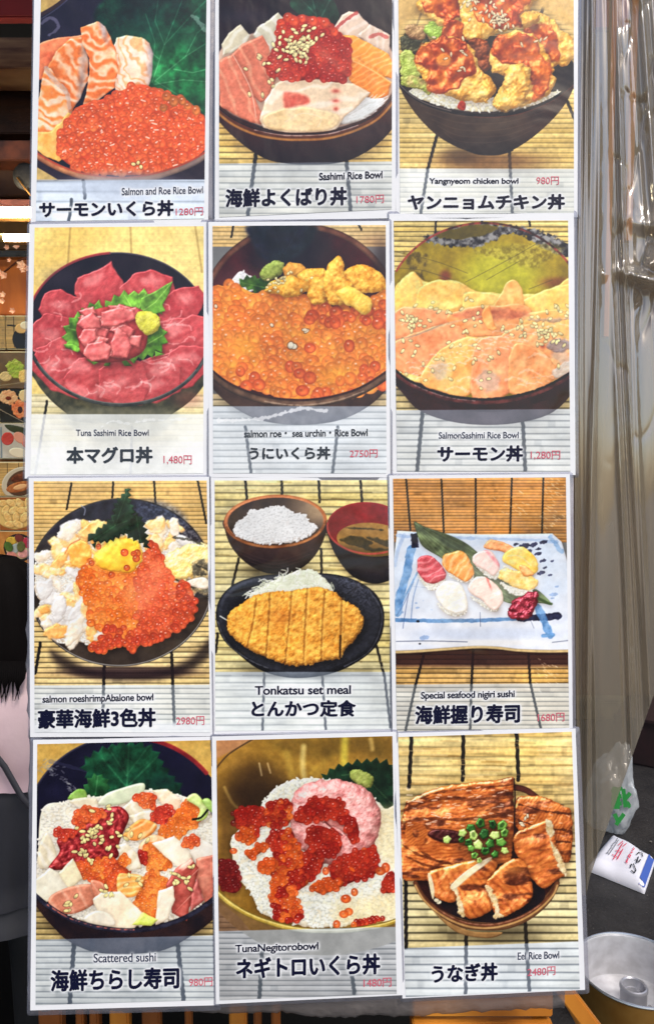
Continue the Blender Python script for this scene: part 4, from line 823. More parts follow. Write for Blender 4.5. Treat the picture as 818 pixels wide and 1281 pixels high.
    cv.shape([(560, 400), (600, 410), (620, 440), (580, 446)], nz((224, 130, 60), (240, 180, 110), 14, 5), **fk)
    R([(210, 560), (260, 590), (320, 570), (336, 600), (290, 618), (240, 600)], 8)
    cv.shape([(204, 530), (216, 484), (260, 466), (310, 480), (336, 540), (334, 590), (290, 606), (240, 580)], nz((238, 232, 214), (248, 246, 236), 40, 5), **fk)
    R([(350, 530), (420, 560), (470, 570), (462, 598), (410, 580)], 9)
    cv.shape([(340, 490), (366, 454), (410, 446), (450, 470), (484, 510), (486, 560), (452, 590), (400, 550), (356, 520)], mixc(nz((242, 206, 190), (248, 228, 214), 30, 6), (226, 120, 110), lambda X, Y: ss(9, 1, np.abs((X - 432) - (Y - 480) * .35)) * ss(520, 480, Y)), **fk)
    cv.shape([(512, 600), (530, 550), (570, 530), (610, 510), (640, 530), (630, 580), (600, 620), (560, 634), (524, 624)], nz((140, 16, 36), (206, 60, 80), 16, 4, 4, 2), bump=[(24, 22, 3), (10, 6, 2)], bevel=16, hgt=.8, wob=(18, 9), spec=(22, .4), shadow=(4, 8, 12, .4))
    cv.stroke([(640, 540), (680, 560), (696, 564)], 12, (70, 96, 50), alpha=.8)
    for (x, y) in ((545, 130), (690, 190), (700, 60), (680, 860)):
        rg = np.random.default_rng(int(x)); 
        for k in range(26): 
            a, b = x + 26 * rg.normal(), y + 34 * rg.normal(); cv.stroke([(a, b), (a + 9, b + 5)], 3, (246, 226, 180), alpha=.45)
    cv.caption(908, 902, (232, 228, 214), .56)


def dish_chirashi(cv):
    cv.fill(nz((196, 150, 66), (210, 170, 84), 60, 3))
    cv.bamboo(700, 1200, 24, (180, 150, 84), (204, 176, 110), .42, threads=[(212, 880, 192, 1160), (640, 880, 668, 1140)], seed=5, tw=18)
    cv.shape([(-20, 560), (10, 680), (70, 770), (130, 840), (200, 900), (330, 944), (560, 936), (700, 870), (800, 790), (860, 680), (880, 560), (400, 460)], nz((40, 30, 44), (74, 44, 44), 50, 5), bevel=26, hgt=.4, shadow=(0, 14, 20, .5))
    cv.shape(ell(432, 430, 425, 395, 2), nz((22, 20, 58), (36, 34, 78), 70, 4), False, bevel=0)
    cv.stroke(ell(432, 430, 420, 390, 2, 50, 280, 320), 18, nz((206, 50, 50), (176, 30, 40), 30, 4), False, alpha=.9)
    cv.stroke(ell(432, 430, 424, 394, 2, 50, 190, 280), 8, (60, 60, 96), False, alpha=.8)
    rg = np.random.default_rng(6)
    for k in range(50):
        t = rg.random(); x, y = 70 + 140 * t + 10 * rg.normal(), 165 + 110 * t * t + 12 * rg.normal(); cv.stroke([(x, y), (x + 10, y + 8 * rg.normal())], 5, (150, 150, 150), alpha=.5)
    cv.stroke([(110, 140), (200, 165), (290, 190)], 14, (90, 92, 130), alpha=.35, wob=(20, 6))
    v = [[(430, 280), (440, 60)], [(430, 250), (330, 130)], [(430, 250), (560, 120)], [(430, 200), (350, 80)], [(430, 200), (520, 80)]]
    cv.shape(serrate([(250, 150), (330, 90), (440, 66), (540, 90), (590, 170), (660, 270), (540, 300), (340, 300), (290, 230)], 14, 40, 5), leaf_tex((12, 64, 44), (28, 98, 60), v, (56, 130, 84), 4, 4), False, bevel=8, hgt=.3, feather=4)
    cv.shape(serrate([(250, 290), (270, 220), (310, 196), (350, 230), (340, 290)], 10, 28, 6), leaf_tex((28, 100, 50), (60, 136, 70), [[(300, 280), (310, 200)]], (100, 170, 110), 3, 5), False, bevel=6, hgt=.3)
    cv.soft(580, 230, 70, 40, (24, 60, 62), .5)
    heap = [(62, 500), (70, 370), (100, 320), (180, 310), (200, 280), (300, 290), (480, 260), (640, 280), (740, 320), (800, 390), (820, 480), (820, 680), (740, 740), (640, 800), (460, 832), (300, 824), (180, 780), (110, 720), (55, 640)]
    cv.rice(heap, 5, 20, 10, (246, 240, 224), (226, 214, 190), shadow=(0, -4, 18, .4))
    cv.shape([(185, 300), (220, 260), (256, 262), (260, 300)], nz((120, 170, 60), (170, 200, 110), 20, 5), bevel=10)
    fk = dict(bump=[(60, 12, 2), (18, 1.6, 2)], bevel=13, hgt=.45, spec=(20, .22), shadow=(4, 9, 15, .42), amb=.6)
    Wt = lambda s: stripes((218, 204, 172), (240, 232, 214), 40 + s * 30, 50, .3, 24, s)
    def cube(p, c, side=None, s=1, **k):
        kk = dict(fk); kk.update(k); q_ = np.array(p, float); m_ = q_.mean(0); cv.shape(m_ + (q_ - m_) * 1.16, c, smooth=False, wob=(26, 4), seed=s, **kk)
        if side: cv.shape(side, (176, 156, 124), smooth=False, bevel=6, feather=3, alpha=.55)
    rr = dict(bevel=40, hgt=.4, shadow=(2, 6, 12, .35))
    def roe(p, c, s, r=14): cv.shape(p, nz(A(c[0]) * .9, c[0], 30, 4), **rr); cv.roe(inside(p, r * 1.22, s, .42), r, c, s, clear=.6)
    cv.shape([(70, 480), (100, 440), (136, 520), (130, 570), (70, 590), (58, 540)], Wt(3), **fk)
    cube([(200, 310), (240, 295), (300, 300), (306, 340), (250, 345)], Wt(2))
    cv.shape([(312, 320), (340, 280), (400, 256), (496, 232), (500, 270), (440, 310), (370, 326)], nz((214, 214, 186), (196, 206, 170), 40, 3), **fk)
    cube([(545, 268), (600, 262), (650, 300), (640, 340), (580, 320)], stripes((232, 200, 166), (242, 224, 200), 60, 50, .3, 20, 3))
    cube([(400, 350), (470, 300), (545, 340), (540, 380), (440, 400)], Wt(4), s=3)
    cube([(440, 370), (530, 345), (545, 385), (470, 400)], Wt(5), s=5)
    roe([(465, 300), (485, 275), (540, 275), (552, 310), (535, 336), (490, 325)], ORG, 4)
    roe([(535, 370), (560, 330), (610, 330), (622, 360), (590, 400), (545, 395)], RED, 5)
    roe([(560, 430), (600, 400), (640, 350), (690, 305), (730, 330), (736, 390), (690, 430), (640, 470), (580, 460)], AMB, 6)
    cv.shape([(680, 300), (720, 276), (768, 340), (760, 380), (720, 390), (735, 340)], nz((170, 196, 90), (206, 220, 150), 24, 4), **fk)
    cv.stroke([(706, 384), (740, 376), (768, 344)], 9, (24, 40, 26))
    cv.shape([(745, 310), (770, 296), (800, 330), (790, 360)], nz((130, 176, 60), (170, 200, 110), 24, 4), **fk)
    # tuna shreds
    tun = [(105, 590), (150, 520), (140, 470), (200, 430), (280, 390), (330, 345), (400, 330), (440, 370), (420, 430), (400, 480), (390, 545), (300, 560), (200, 590)]
    cv.shape(tun, stripes((166, 26, 34), (206, 56, 54), -35, 40, .35, 30, 6), bump=[(40, 16, 3), (12, 4, 2)], bevel=20, hgt=.7, spec=(20, .3), shadow=(4, 8, 12, .45))
    roe([(212, 370), (230, 345), (290, 332), (335, 350), (320, 385), (270, 400), (225, 425)], ORG, 7)
    roe([(134, 440), (150, 424), (205, 424), (210, 450), (160, 470)], RED, 8)
    cv.shape([(420, 440), (460, 400), (500, 382), (556, 408), (530, 450), (470, 474), (420, 460)], stripes((234, 140, 60), (248, 206, 140), 50, 34, .3, 14, 8), **fk)
    cv.shape([(480, 500), (530, 450), (590, 465), (560, 520), (510, 530)], stripes((226, 160, 110), (240, 200, 160), 20, 34, .3, 14, 8), **fk)
    roe([(216, 580), (260, 555), (330, 550), (400, 560), (440, 600), (390, 680), (330, 700), (280, 640), (235, 630)], AMB + ORG, 9)
    roe([(500, 500), (540, 480), (590, 520), (616, 570), (580, 600), (520, 590)], AMB, 10)
    roe([(460, 740), (490, 660), (530, 600), (600, 640), (600, 670), (560, 700), (552, 800), (480, 790)], AMB, 11)
    roe([(476, 520), (500, 515), (520, 545), (490, 572)], RED, 12, 13)
    cube([(396, 500), (430, 490), (470, 530), (484, 580), (440, 594), (410, 560)], Wt(6), s=6)
    roe([(398, 545), (415, 530), (440, 545), (436, 570), (405, 575)], AMB, 13, 12)
    cv.shape([(392, 620), (430, 610), (500, 625), (480, 690), (450, 710), (396, 700)], stripes((240, 150, 66), (250, 200, 130), 80, 22, .3, 6, 9), **fk)
    cube([(552, 490), (630, 462), (690, 520), (700, 560), (650, 580), (600, 540)], nz((240, 232, 212), (226, 212, 184), 40, 5), s=7)
    cube([(690, 500), (740, 470), (790, 500), (786, 550), (720, 560)], nz((240, 234, 222), (222, 210, 190), 30, 5), s=8)
    roe([(655, 490), (690, 455), (735, 460), (720, 490), (680, 505)], ORG, 14, 13)
    cube([(724, 560), (790, 545), (790, 710), (760, 725), (720, 620)], nz((196, 96, 76), (214, 130, 104), 30, 5), s=9)
    cube([(604, 660), (640, 600), (695, 560), (722, 600), (700, 690), (680, 790), (625, 760)], mixc(nz((176, 60, 50), (200, 90, 76), 26, 5), (226, 160, 140), lambda X, Y: ss(.80, .95, vnoise(X + Y, Y * .2, 20, 3))), s=10)
    cube([(700, 700), (724, 640), (748, 720), (700, 756)], nz((180, 66, 60), (206, 120, 110), 26, 5), s=11)
    cube([(566, 690), (620, 672), (626, 720), (600, 790), (556, 816)], nz((236, 226, 204), (220, 204, 176), 30, 5), s=12)
    cube([(58, 640), (110, 596), (180, 640), (185, 680), (100, 720), (60, 700)], nz((236, 230, 208), (222, 212, 184), 40, 5), s=13)
    cube([(150, 610), (205, 556), (240, 630), (190, 668)], nz((240, 228, 188), (226, 210, 168), 30, 5), s=14)
    cv.shape([(108, 710), (180, 670), (280, 655), (300, 700), (290, 740), (200, 780), (120, 760)], stripes((204, 118, 88), (222, 156, 126), -30, 60, .12, 14, 8), **fk)
    cv.shape([(280, 640), (330, 650), (340, 690), (300, 710)], stripes((206, 120, 90), (222, 156, 126), -30, 30, .2, 8, 9), **fk)
    cube([(300, 724), (330, 700), (400, 694), (490, 780), (450, 830), (350, 826)], nz((226, 206, 170), (238, 224, 198), 40, 5), s=15)
    cube([(460, 822), (500, 778), (552, 804), (530, 826)], nz((190, 204, 76), (214, 220, 130), 24, 5), s=16)
    cv.shape([(250, 800), (300, 765), (360, 780), (380, 826), (300, 824)], nz((220, 206, 180), (236, 228, 208), 24, 5), **fk)
    sesame(cv, scatter(rg, 284, 450, 28, 20, 22) + scatter(rg, 250, 540, 20, 16, 8) + scatter(rg, 660, 620, 30, 40, 9) + scatter(rg, 200, 735, 20, 20, 6) + scatter(rg, 350, 380, 40, 24, 9) + scatter(rg, 420, 470, 40, 30, 9) + scatter(rg, 330, 510, 30, 20, 7) + scatter(rg, 350, 690, 24, 14, 6) + scatter(rg, 690, 610, 40, 30, 4) + scatter(rg, 460, 640, 20, 16, 4), 6, 24, 13, (246, 226, 150))
    rp = [(40, 690), (100, 740), (180, 790), (270, 822), (370, 840), (460, 844), (560, 830), (660, 796), (740, 752), (820, 690)]
    cv.stroke([(x, y + 4) for x, y in rp], 20, nz((40, 36, 60), (80, 80, 110), 24, 5), prof=.3)
    cv.stroke([(x, y + 1) for x, y in rp[1:6]], 6, nz((60, 60, 90), (210, 110, 90), 12, 5, 3, 3), alpha=.9)
    cv.caption(888, 868, (214, 222, 232), .60)


def dish_negitoro(cv):
    cv.fill(mixc(nz((166, 108, 32), (196, 140, 56), 90, 4), (90, 50, 26), lambda X, Y: ss(500, 800, Y)))
    cv.bamboo(760, 1180, 22, (150, 112, 76), (172, 134, 96), .45, threads=[(230, 880, 216, 1130), (600, 1020, 612, 1110)], seed=5, tw=16)
    cv.shape([(10, 620), (50, 710), (150, 790), (260, 840), (400, 866), (640, 856), (860, 790), (880, 20), (200, 0), (100, 90), (40, 190), (0, 400)],
             mixc(mixc(nz((150, 104, 30), (176, 128, 48), 70, 5), nz((80, 50, 28), (110, 74, 34), 50, 6), lambda X, Y: ss(190, 60, np.hypot((X - 230) * .9, Y - 270))),
                  nz((196, 156, 56), (170, 120, 40), 40, 3), lambda X, Y: ss(200, 60, np.hypot((X - 420) * .7, Y - 110)) * .8), bevel=0)
    cv.shape([(36, 130), (36, 40), (210, 40), (120, 90)], nz((176, 120, 76), (196, 140, 90), 40, 4), False, bevel=0, feather=8)
    cv.stroke([(36, 170), (90, 110), (190, 48)], 7, (96, 66, 40), alpha=.8)
    cv.shape([(250, 60), (420, 45), (780, 45), (780, 130), (600, 110), (420, 130)], nz((110, 84, 30), (140, 100, 34), 60, 4), bevel=0, feather=30, alpha=.7)
    for p, w, c in (([(400, 80), (396, 150), (404, 230)], 22, (236, 214, 130)), ([(572, 50), (570, 100), (568, 150)], 30, (220, 206, 70)), ([(680, 50), (686, 90)], 18, (216, 180, 100)), ([(215, 150), (225, 200)], 7, (226, 196, 140)), ([(250, 150), (262, 190)], 7, (226, 190, 130)), ([(70, 250), (100, 310), (130, 340)], 12, (216, 176, 84)), ([(60, 340), (70, 420), (60, 520)], 20, (150, 104, 40)), ([(330, 110), (350, 210)], 26, (196, 156, 60))):
        cv.stroke(p, w, c, alpha=.65, feather=w * .45)
    cv.soft(190, 290, 110, 80, (60, 38, 26), .6)
    cv.soft(100, 470, 50, 160, (96, 60, 30), .5)
    cv.shape(serrate([(480, 225), (530, 170), (610, 150), (690, 140), (780, 170), (790, 330), (720, 340), (640, 260)], 13, 38, 5), leaf_tex((18, 52, 34), (46, 92, 54), [[(780, 330), (640, 190)], [(640, 190), (560, 200)]], (90, 130, 80), 3, 4), False, bevel=8, hgt=.4)
    cv.shape([(592, 200), (610, 175), (660, 185), (690, 210), (680, 250), (630, 245)], nz((136, 148, 62), (170, 176, 92), 14, 4), bevel=18, hgt=.8, bump=(12, 7, 3), wob=(12, 5))
    cv.rice([(100, 470), (130, 430), (190, 380), (240, 300), (290, 250), (360, 220), (480, 215), (640, 260), (740, 340), (800, 350), (800, 780), (700, 806), (560, 830), (420, 834), (330, 812), (220, 770), (180, 690), (140, 640), (110, 560)], 5, 24, 11, (253, 248, 232), (238, 226, 198), shadow=(0, 8, 20, .5), wob=(24, 8))
    cv.shape([(690, 360), (800, 340), (800, 560), (740, 560), (700, 500)], (230, 206, 140), bevel=0, feather=30, alpha=.5)
    cv.shape([(540, 740), (700, 700), (800, 640), (800, 800), (560, 830)], (238, 206, 120), bevel=0, feather=40, alpha=.4)
    tn = nz((206, 116, 112), (232, 172, 164), 20, 5, 4, 2)
    cv.shape([(345, 400), (345, 330), (370, 270), (420, 230), (500, 218), (600, 225), (660, 260), (710, 320), (726, 380), (705, 460), (680, 520), (600, 560), (500, 570), (420, 530), (370, 480)], tn, bump=[(60, 20, 3), (16, 8, 3), (7, 3, 2)], bevel=60, hgt=.7, wob=(26, 9), shadow=(3, 10, 18, .4), spec=(12, .25), amb=.5)
    cv.stroke([(480, 385), (530, 400), (590, 440)], 34, nz((190, 100, 92), (220, 150, 140), 14, 5), wob=(14, 8), prof=.2); cv.stroke([(490, 395), (530, 430), (560, 450)], 8, (130, 40, 40), alpha=.7)
    cv.stroke([(600, 330), (650, 350), (680, 420)], 12, (246, 206, 200), alpha=.35, wob=(14, 8))
    def roe(p, c, s, r=15, inset=0): cv.shape(p, nz(A(c[0]) * .85, c[0], 30, 4), bevel=24, hgt=.5, shadow=(3, 7, 12, .4)); cv.roe(inside(p, r * 1.25, s, .42), r, c, s, clear=.4, jit=.12)
    D = [(208, 34, 22), (196, 28, 20), (222, 54, 30), (214, 44, 26)]; O2 = [(232, 92, 28), (226, 78, 26), (238, 110, 40)]
    cv.roe([(105, 360), (122, 380), (110, 400), (132, 352)], 13, [(150, 30, 24)], 3)
    roe([(110, 350), (150, 335), (200, 325), (235, 350), (240, 400), (190, 430), (130, 410)], D, 3)
    roe([(130, 440), (150, 410), (210, 420), (200, 470), (165, 480), (140, 462)], D + O2, 4)
    roe([(245, 330), (290, 305), (345, 310), (350, 345), (340, 400), (280, 420), (240, 390)], O2 + D, 5)
    roe([(250, 460), (290, 430), (350, 430), (370, 480), (400, 520), (470, 530), (480, 580), (440, 630), (380, 640), (290, 590), (270, 510)], D + O2, 6)
    roe([(275, 600), (330, 590), (400, 600), (420, 650), (370, 690), (380, 740), (392, 800), (330, 812), (290, 800), (270, 740), (262, 680)], O2 + D, 7)
    roe([(155, 520), (180, 510), (200, 495), (235, 478), (245, 500), (205, 535), (175, 550)], O2, 8)
    roe([(205, 580), (240, 550), (280, 560), (275, 600), (230, 612)], O2, 9)
    roe([(50, 570), (90, 548), (120, 580), (134, 640), (120, 690), (70, 680), (48, 640)], [(170, 30, 30), (150, 22, 26), (190, 50, 40)], 10)
    roe([(360, 380), (400, 330), (430, 300), (490, 295), (560, 305), (575, 350), (620, 390), (630, 440), (620, 480), (590, 470), (570, 410), (520, 380), (440, 390), (390, 400)], D, 11, 16)
    roe([(415, 450), (450, 410), (520, 430), (560, 480), (540, 530), (480, 540), (430, 510)], D, 12, 15)
    roe([(510, 580), (560, 540), (640, 510), (700, 505), (712, 570), (690, 620), (620, 640), (560, 660), (520, 640)], D + O2[:1], 13)
    roe([(430, 660), (470, 640), (560, 640), (550, 670), (480, 695), (440, 680)], O2, 14)
    roe([(740, 620), (770, 600), (790, 640), (765, 690), (725, 680)], D, 15)
    cv.roe([(742, 586), (576, 716), (612, 688), (568, 780), (588, 770), (538, 822), (130, 456), (108, 516), (492, 600), (720, 600), (576, 716)], 18, O2, 5)
    cv.roe([(610 + 17 * k, 826 - 4 * k) for k in range(8)] + [(620 + 17 * k, 812 - 3 * k) for k in range(6)], 13, O2 + D, 6)
    rp = [(40, 690), (100, 740), (180, 786), (280, 822), (380, 844), (480, 850), (600, 846), (720, 828), (810, 800)]
    cv.shape([(x, y + 4) for x, y in rp] + [(810, 880), (560, 950), (300, 930), (150, 860), (40, 760)], nz((126, 90, 40), (150, 110, 60), 50, 4), bevel=0)
    cv.shape([(40, 720), (130, 790), (180, 850), (40, 860)], nz((130, 92, 66), (150, 112, 84), 30, 4), False, bevel=0, alpha=.6)
    cv.stroke(rp, 22, nz((176, 138, 40), (216, 184, 84), 40, 5), prof=.4); cv.stroke([(x, y - 4) for x, y in rp], 5, (240, 220, 130), alpha=.8)
    cv.caption(852, 832, (218, 222, 220), .60)


def dish_eel(cv):
    cv.bamboo(0, 480, 40, (206, 168, 92), (226, 198, 124), .74, threads=[(82, 40, 72, 250), (298, 34, 296, 220), (520, 22, 528, 220)], seed=8, tw=16, rough=.3)
    cv.bamboo(480, 1150, 33, (196, 170, 104), (224, 206, 146), .26, threads=[(58, 640, 60, 920), (310, 850, 308, 1110), (556, 810, 574, 1110)], seed=9, tw=15)
    rg = np.random.default_rng(5)
    for k in range(50):
        x, y = 20 + 740 * rg.random(), 40 + 230 * rg.random(); cv.stroke([(x, y), (x + 60 + 60 * rg.random(), y + 2)], 4 + 6 * rg.random(), [(170, 120, 50), (236, 212, 150), (190, 146, 80)][rg.integers(3)], alpha=.4)
    cv.soft(400, 850, 250, 60, (60, 46, 26), .6, 1.8)
    # bowl
    cv.shape([(92, 620), (104, 670), (134, 724), (184, 776), (260, 824), (330, 844), (460, 846), (560, 812), (640, 752), (684, 690), (700, 620), (690, 500), (400, 400), (120, 500)], nz((120, 74, 44), (150, 98, 58), 40, 4), bevel=20, hgt=.4)
    cv.shape(ell(395, 560, 306, 250, -4), nz((60, 22, 24), (86, 34, 30), 50, 4), False, bevel=0)
    cv.shape([(180, 640), (560, 640), (640, 700), (560, 780), (440, 815), (300, 800), (200, 740)], nz((30, 24, 38), (56, 30, 34), 26, 5), bevel=0)
    cv.stroke([(512, 250), (560, 262), (600, 290)], 26, nz((110, 44, 34), (140, 70, 50), 30, 4), prof=.3)
    # eel fillets
    rib = lambda a, s, p=13: stripes((178, 68, 22), (228, 128, 54), a, p, .5, 9, s, 40, .4)
    bl = lambda f, s: mixc(f, nz((84, 28, 16), (130, 48, 20), 20, s), lambda X, Y: .9 * ss(.54, .74, fbm(X * .5, Y * 1.6, 46, s, 4)))
    ek = dict(bump=[(70, 22, 2), (24, 4, 2), (9, 1.6, 2)], bevel=16, hgt=.5, wob=(22, 5), spec=(36, 1.0, (255, 226, 190)), shadow=(4, 10, 16, .7), amb=.5)
    cv.shape([(520, 300), (600, 285), (660, 300), (720, 330), (750, 360), (748, 540), (700, 556), (600, 470), (520, 420)], bl(rib(30, 4), 5), seed=4, **ek)
    for y in (350, 420, 470): cv.stroke([(530, y - 30), (640, y), (745, y + 10)], 8, (76, 26, 16), alpha=.6, wob=(18, 6))
    cv.shape([(30, 620), (34, 420), (60, 310), (140, 270), (220, 245), (330, 230), (420, 222), (506, 206), (510, 380), (500, 560), (360, 590), (150, 640), (60, 640)], bl(rib(86, 3, 15), 3), seed=3, smooth=False, **ek)
    for p, w in (([(40, 350), (180, 300), (330, 300), (506, 290)], 12), ([(40, 400), (150, 380), (300, 385), (500, 360)], 14), ([(60, 320), (200, 270), (350, 255), (506, 240)], 6), ([(50, 440), (140, 470), (120, 510), (200, 560), (330, 570)], 9), ([(60, 540), (200, 590), (330, 560)], 10), ([(44, 490), (130, 540), (260, 575)], 8)):
        cv.stroke(p, w, nz((96, 36, 18), (140, 58, 24), 16, 4), alpha=.6, wob=(22, 6))
    cv.stroke([(70, 410), (76, 460), (110, 480), (130, 430), (90, 405)], 30, rib(60, 7, 12), alpha=.85, wob=(20, 5))
    cv.shape([(150, 450), (180, 425), (260, 430), (300, 450), (290, 480), (210, 480)], nz((66, 12, 16), (100, 24, 20), 24, 4), bevel=10, spec=(20, .4), bump=(20, 8, 2), feather=5)
    cv.stroke([(120, 500), (200, 520), (330, 530), (480, 510)], 34, rib(84, 9, 14), alpha=.75, wob=(20, 5))
    for k in range(70):
        x, y = 60 + 430 * rg.random(), 250 + 160 * rg.random(); cv.stroke([(x, y), (x + 10 + 12 * rg.random(), y + 4 * rg.normal())], 3 + 3 * rg.random(), (255, 232, 206), alpha=.55)
    for (x, y) in [(540, 590), (470, 640), (360, 640), (330, 700), (620, 460), (600, 540), (650, 560), (500, 700), (250, 620), (210, 640)]:
        cv.stroke([(x, y), (x + 22, y - 12), (x + 40, y - 10)], 6, (255, 228, 190), alpha=.6, wob=(10, 6))
    for k in range(24):
        x, y = 540 + 190 * rg.random(), 310 + 170 * rg.random(); cv.stroke([(x, y), (x + 12, y + 4 * rg.normal())], 4, (255, 226, 196), alpha=.5)
    cv.stroke([(510, 214), (514, 300), (510, 400)], 6, (40, 14, 14), alpha=.7)
    cv.grains([(540, 400), (556, 380), (566, 370), (545, 408)], 22, 10, (240, 226, 190), 3)
    def piece(p, cut, s, ang):
        cv.shape(p, bl(rib(ang, s, 26), s + 3), seed=s, **ek)
        cv.shape(cut, nz((206, 170, 110), (240, 224, 184), 14, s), bevel=8, hgt=.6, bump=(12, 10, 3), wob=(14, 9), feather=3)
    G = nz
    piece([(510, 450), (560, 420), (650, 390), (672, 430), (690, 500), (728, 600), (700, 630), (640, 670), (590, 640), (540, 560), (515, 520)], [(640, 392), (668, 396), (676, 450), (664, 470), (690, 510), (728, 590), (726, 624), (700, 600), (680, 540), (660, 480)], 5, 70)
    cv.shape([(150, 610), (230, 580), (330, 556), (400, 560), (340, 620), (280, 690), (260, 730), (200, 720), (170, 690)], mixc(rib(-30, 6, 30), (232, 150, 60), lambda X, Y: ss(620, 570, Y) * .6), seed=6, **ek)
    cv.shape([(150, 612), (164, 620), (178, 680), (172, 720), (160, 680)], G((220, 200, 150), (240, 226, 190), 10, 3), bevel=5, bump=(8, 6, 2))
    piece([(245, 660), (300, 610), (400, 545), (440, 570), (420, 620), (410, 700), (420, 760), (330, 800), (290, 770), (270, 710)], [(244, 656), (264, 664), (290, 730), (304, 790), (276, 776), (272, 720)], 7, -40)
    cv.shape([(246, 660), (310, 600), (400, 545), (412, 556), (330, 620), (262, 676)], G((240, 222, 170), (250, 240, 210), 12, 4), bevel=5, feather=3)
    piece([(390, 660), (430, 600), (500, 550), (552, 560), (576, 620), (590, 690), (560, 740), (470, 790), (430, 780), (410, 710)], [(390, 660), (414, 672), (440, 720), (446, 770), (466, 790), (426, 796), (430, 760), (406, 710)], 8, -45)
    cv.soft(500, 590, 60, 26, (236, 150, 60), .5); cv.soft(340, 640, 50, 16, (230, 140, 60), .4)
    cv.grains([(196, 730), (186, 722)], 22, 16, (240, 226, 190), 4)
    # spring onion
    oc = [(330, 420, 22), (370, 400, 24), (420, 405, 22), (460, 410, 26), (340, 450, 24), (385, 445, 26), (430, 450, 24), (470, 440, 22), (320, 480, 20), (360, 490, 24), (410, 485, 24), (455, 480, 24), (330, 505, 18), (390, 515, 22), (430, 530, 20), (345, 535, 18), (295, 440, 20), (290, 470, 16), (230, 468, 20), (470, 515, 18), (365, 555, 14)]
    rg = np.random.default_rng(3)
    cv.soft(395, 480, 110, 80, (50, 20, 14), .6, 1.6)
    for i, (x, y, r) in enumerate(oc):
        a = rg.random() * 180; c = [((30, 96, 24), (66, 140, 40)), ((70, 140, 40), (130, 180, 70)), ((20, 80, 26), (50, 120, 40)), ((150, 190, 80), (200, 216, 130))][rg.integers(4) if i not in (16, 18) else 3]
        cv.shape(ell(x, y, r, r * .85, a, 5), nz(c[0], c[1], 12, i), bevel=8, hgt=.7, spec=(20, .35), shadow=(3, 6, 8, .5), wob=(12, 3), seed=i, smooth=False)
        if rg.random() < .6: cv.shape(ell(x, y - 2, r * .5, r * .32, a, 12), (A(c[0]) * .6), bevel=0, feather=3, alpha=.7)
    rp = [(98, 650), (130, 706), (190, 762), (270, 806), (350, 826), (440, 824), (540, 794), (620, 744), (672, 690), (690, 650)]
    cv.stroke(rp, 20, nz((124, 60, 34), (150, 84, 50), 30, 4), prof=.3); cv.stroke([(x, y + 10) for x, y in rp], 10, nz((190, 136, 76), (206, 156, 96), 30, 4), prof=.3); cv.stroke([(x, y - 4) for x, y in rp[2:8]], 4, (210, 150, 120), alpha=.5, wob=(10, 3))
    cv.shape([(130, 720), (200, 790), (330, 850), (460, 856), (400, 880), (260, 850)], nz((150, 104, 56), (176, 130, 76), 30, 4), bevel=8)
    cv.caption(924, 892, (230, 234, 240), .64)


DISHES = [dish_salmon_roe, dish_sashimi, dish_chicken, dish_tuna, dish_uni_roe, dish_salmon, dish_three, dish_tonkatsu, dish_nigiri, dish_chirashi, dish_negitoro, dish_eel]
# ---------------------------------------------------------------- helpers
CT, ST = math.cos(PITCH), math.sin(PITCH)
CAM = Vector((0, 0, CAMZ))


def P(px, py, d):
    """a measured photo position at depth d (metres along the view axis) -> world point"""
    x = (px - 409) / FPX * d; y = -(py - 640.5) / FPX * d
    return Vector((x, d * CT + y * ST, CAMZ - d * ST + y * CT))


def at(px, py, Y):
    """a measured photo position on the upright plane y = Y"""
    y = -(py - 640.5) / FPX; k = Y / (CT + y * ST)
    return Vector(((px - 409) / FPX * k, Y, CAMZ + k * (-ST + y * CT)))


def lin1(c):
    c = np.asarray(c, float) / 255.
    return np.where(c <= .04045, c / 12.92, ((c + .055) / 1.055) ** 2.4)


def rgb(c): return tuple(float(v) for v in lin1(c)) + (1,)


MATS = {}


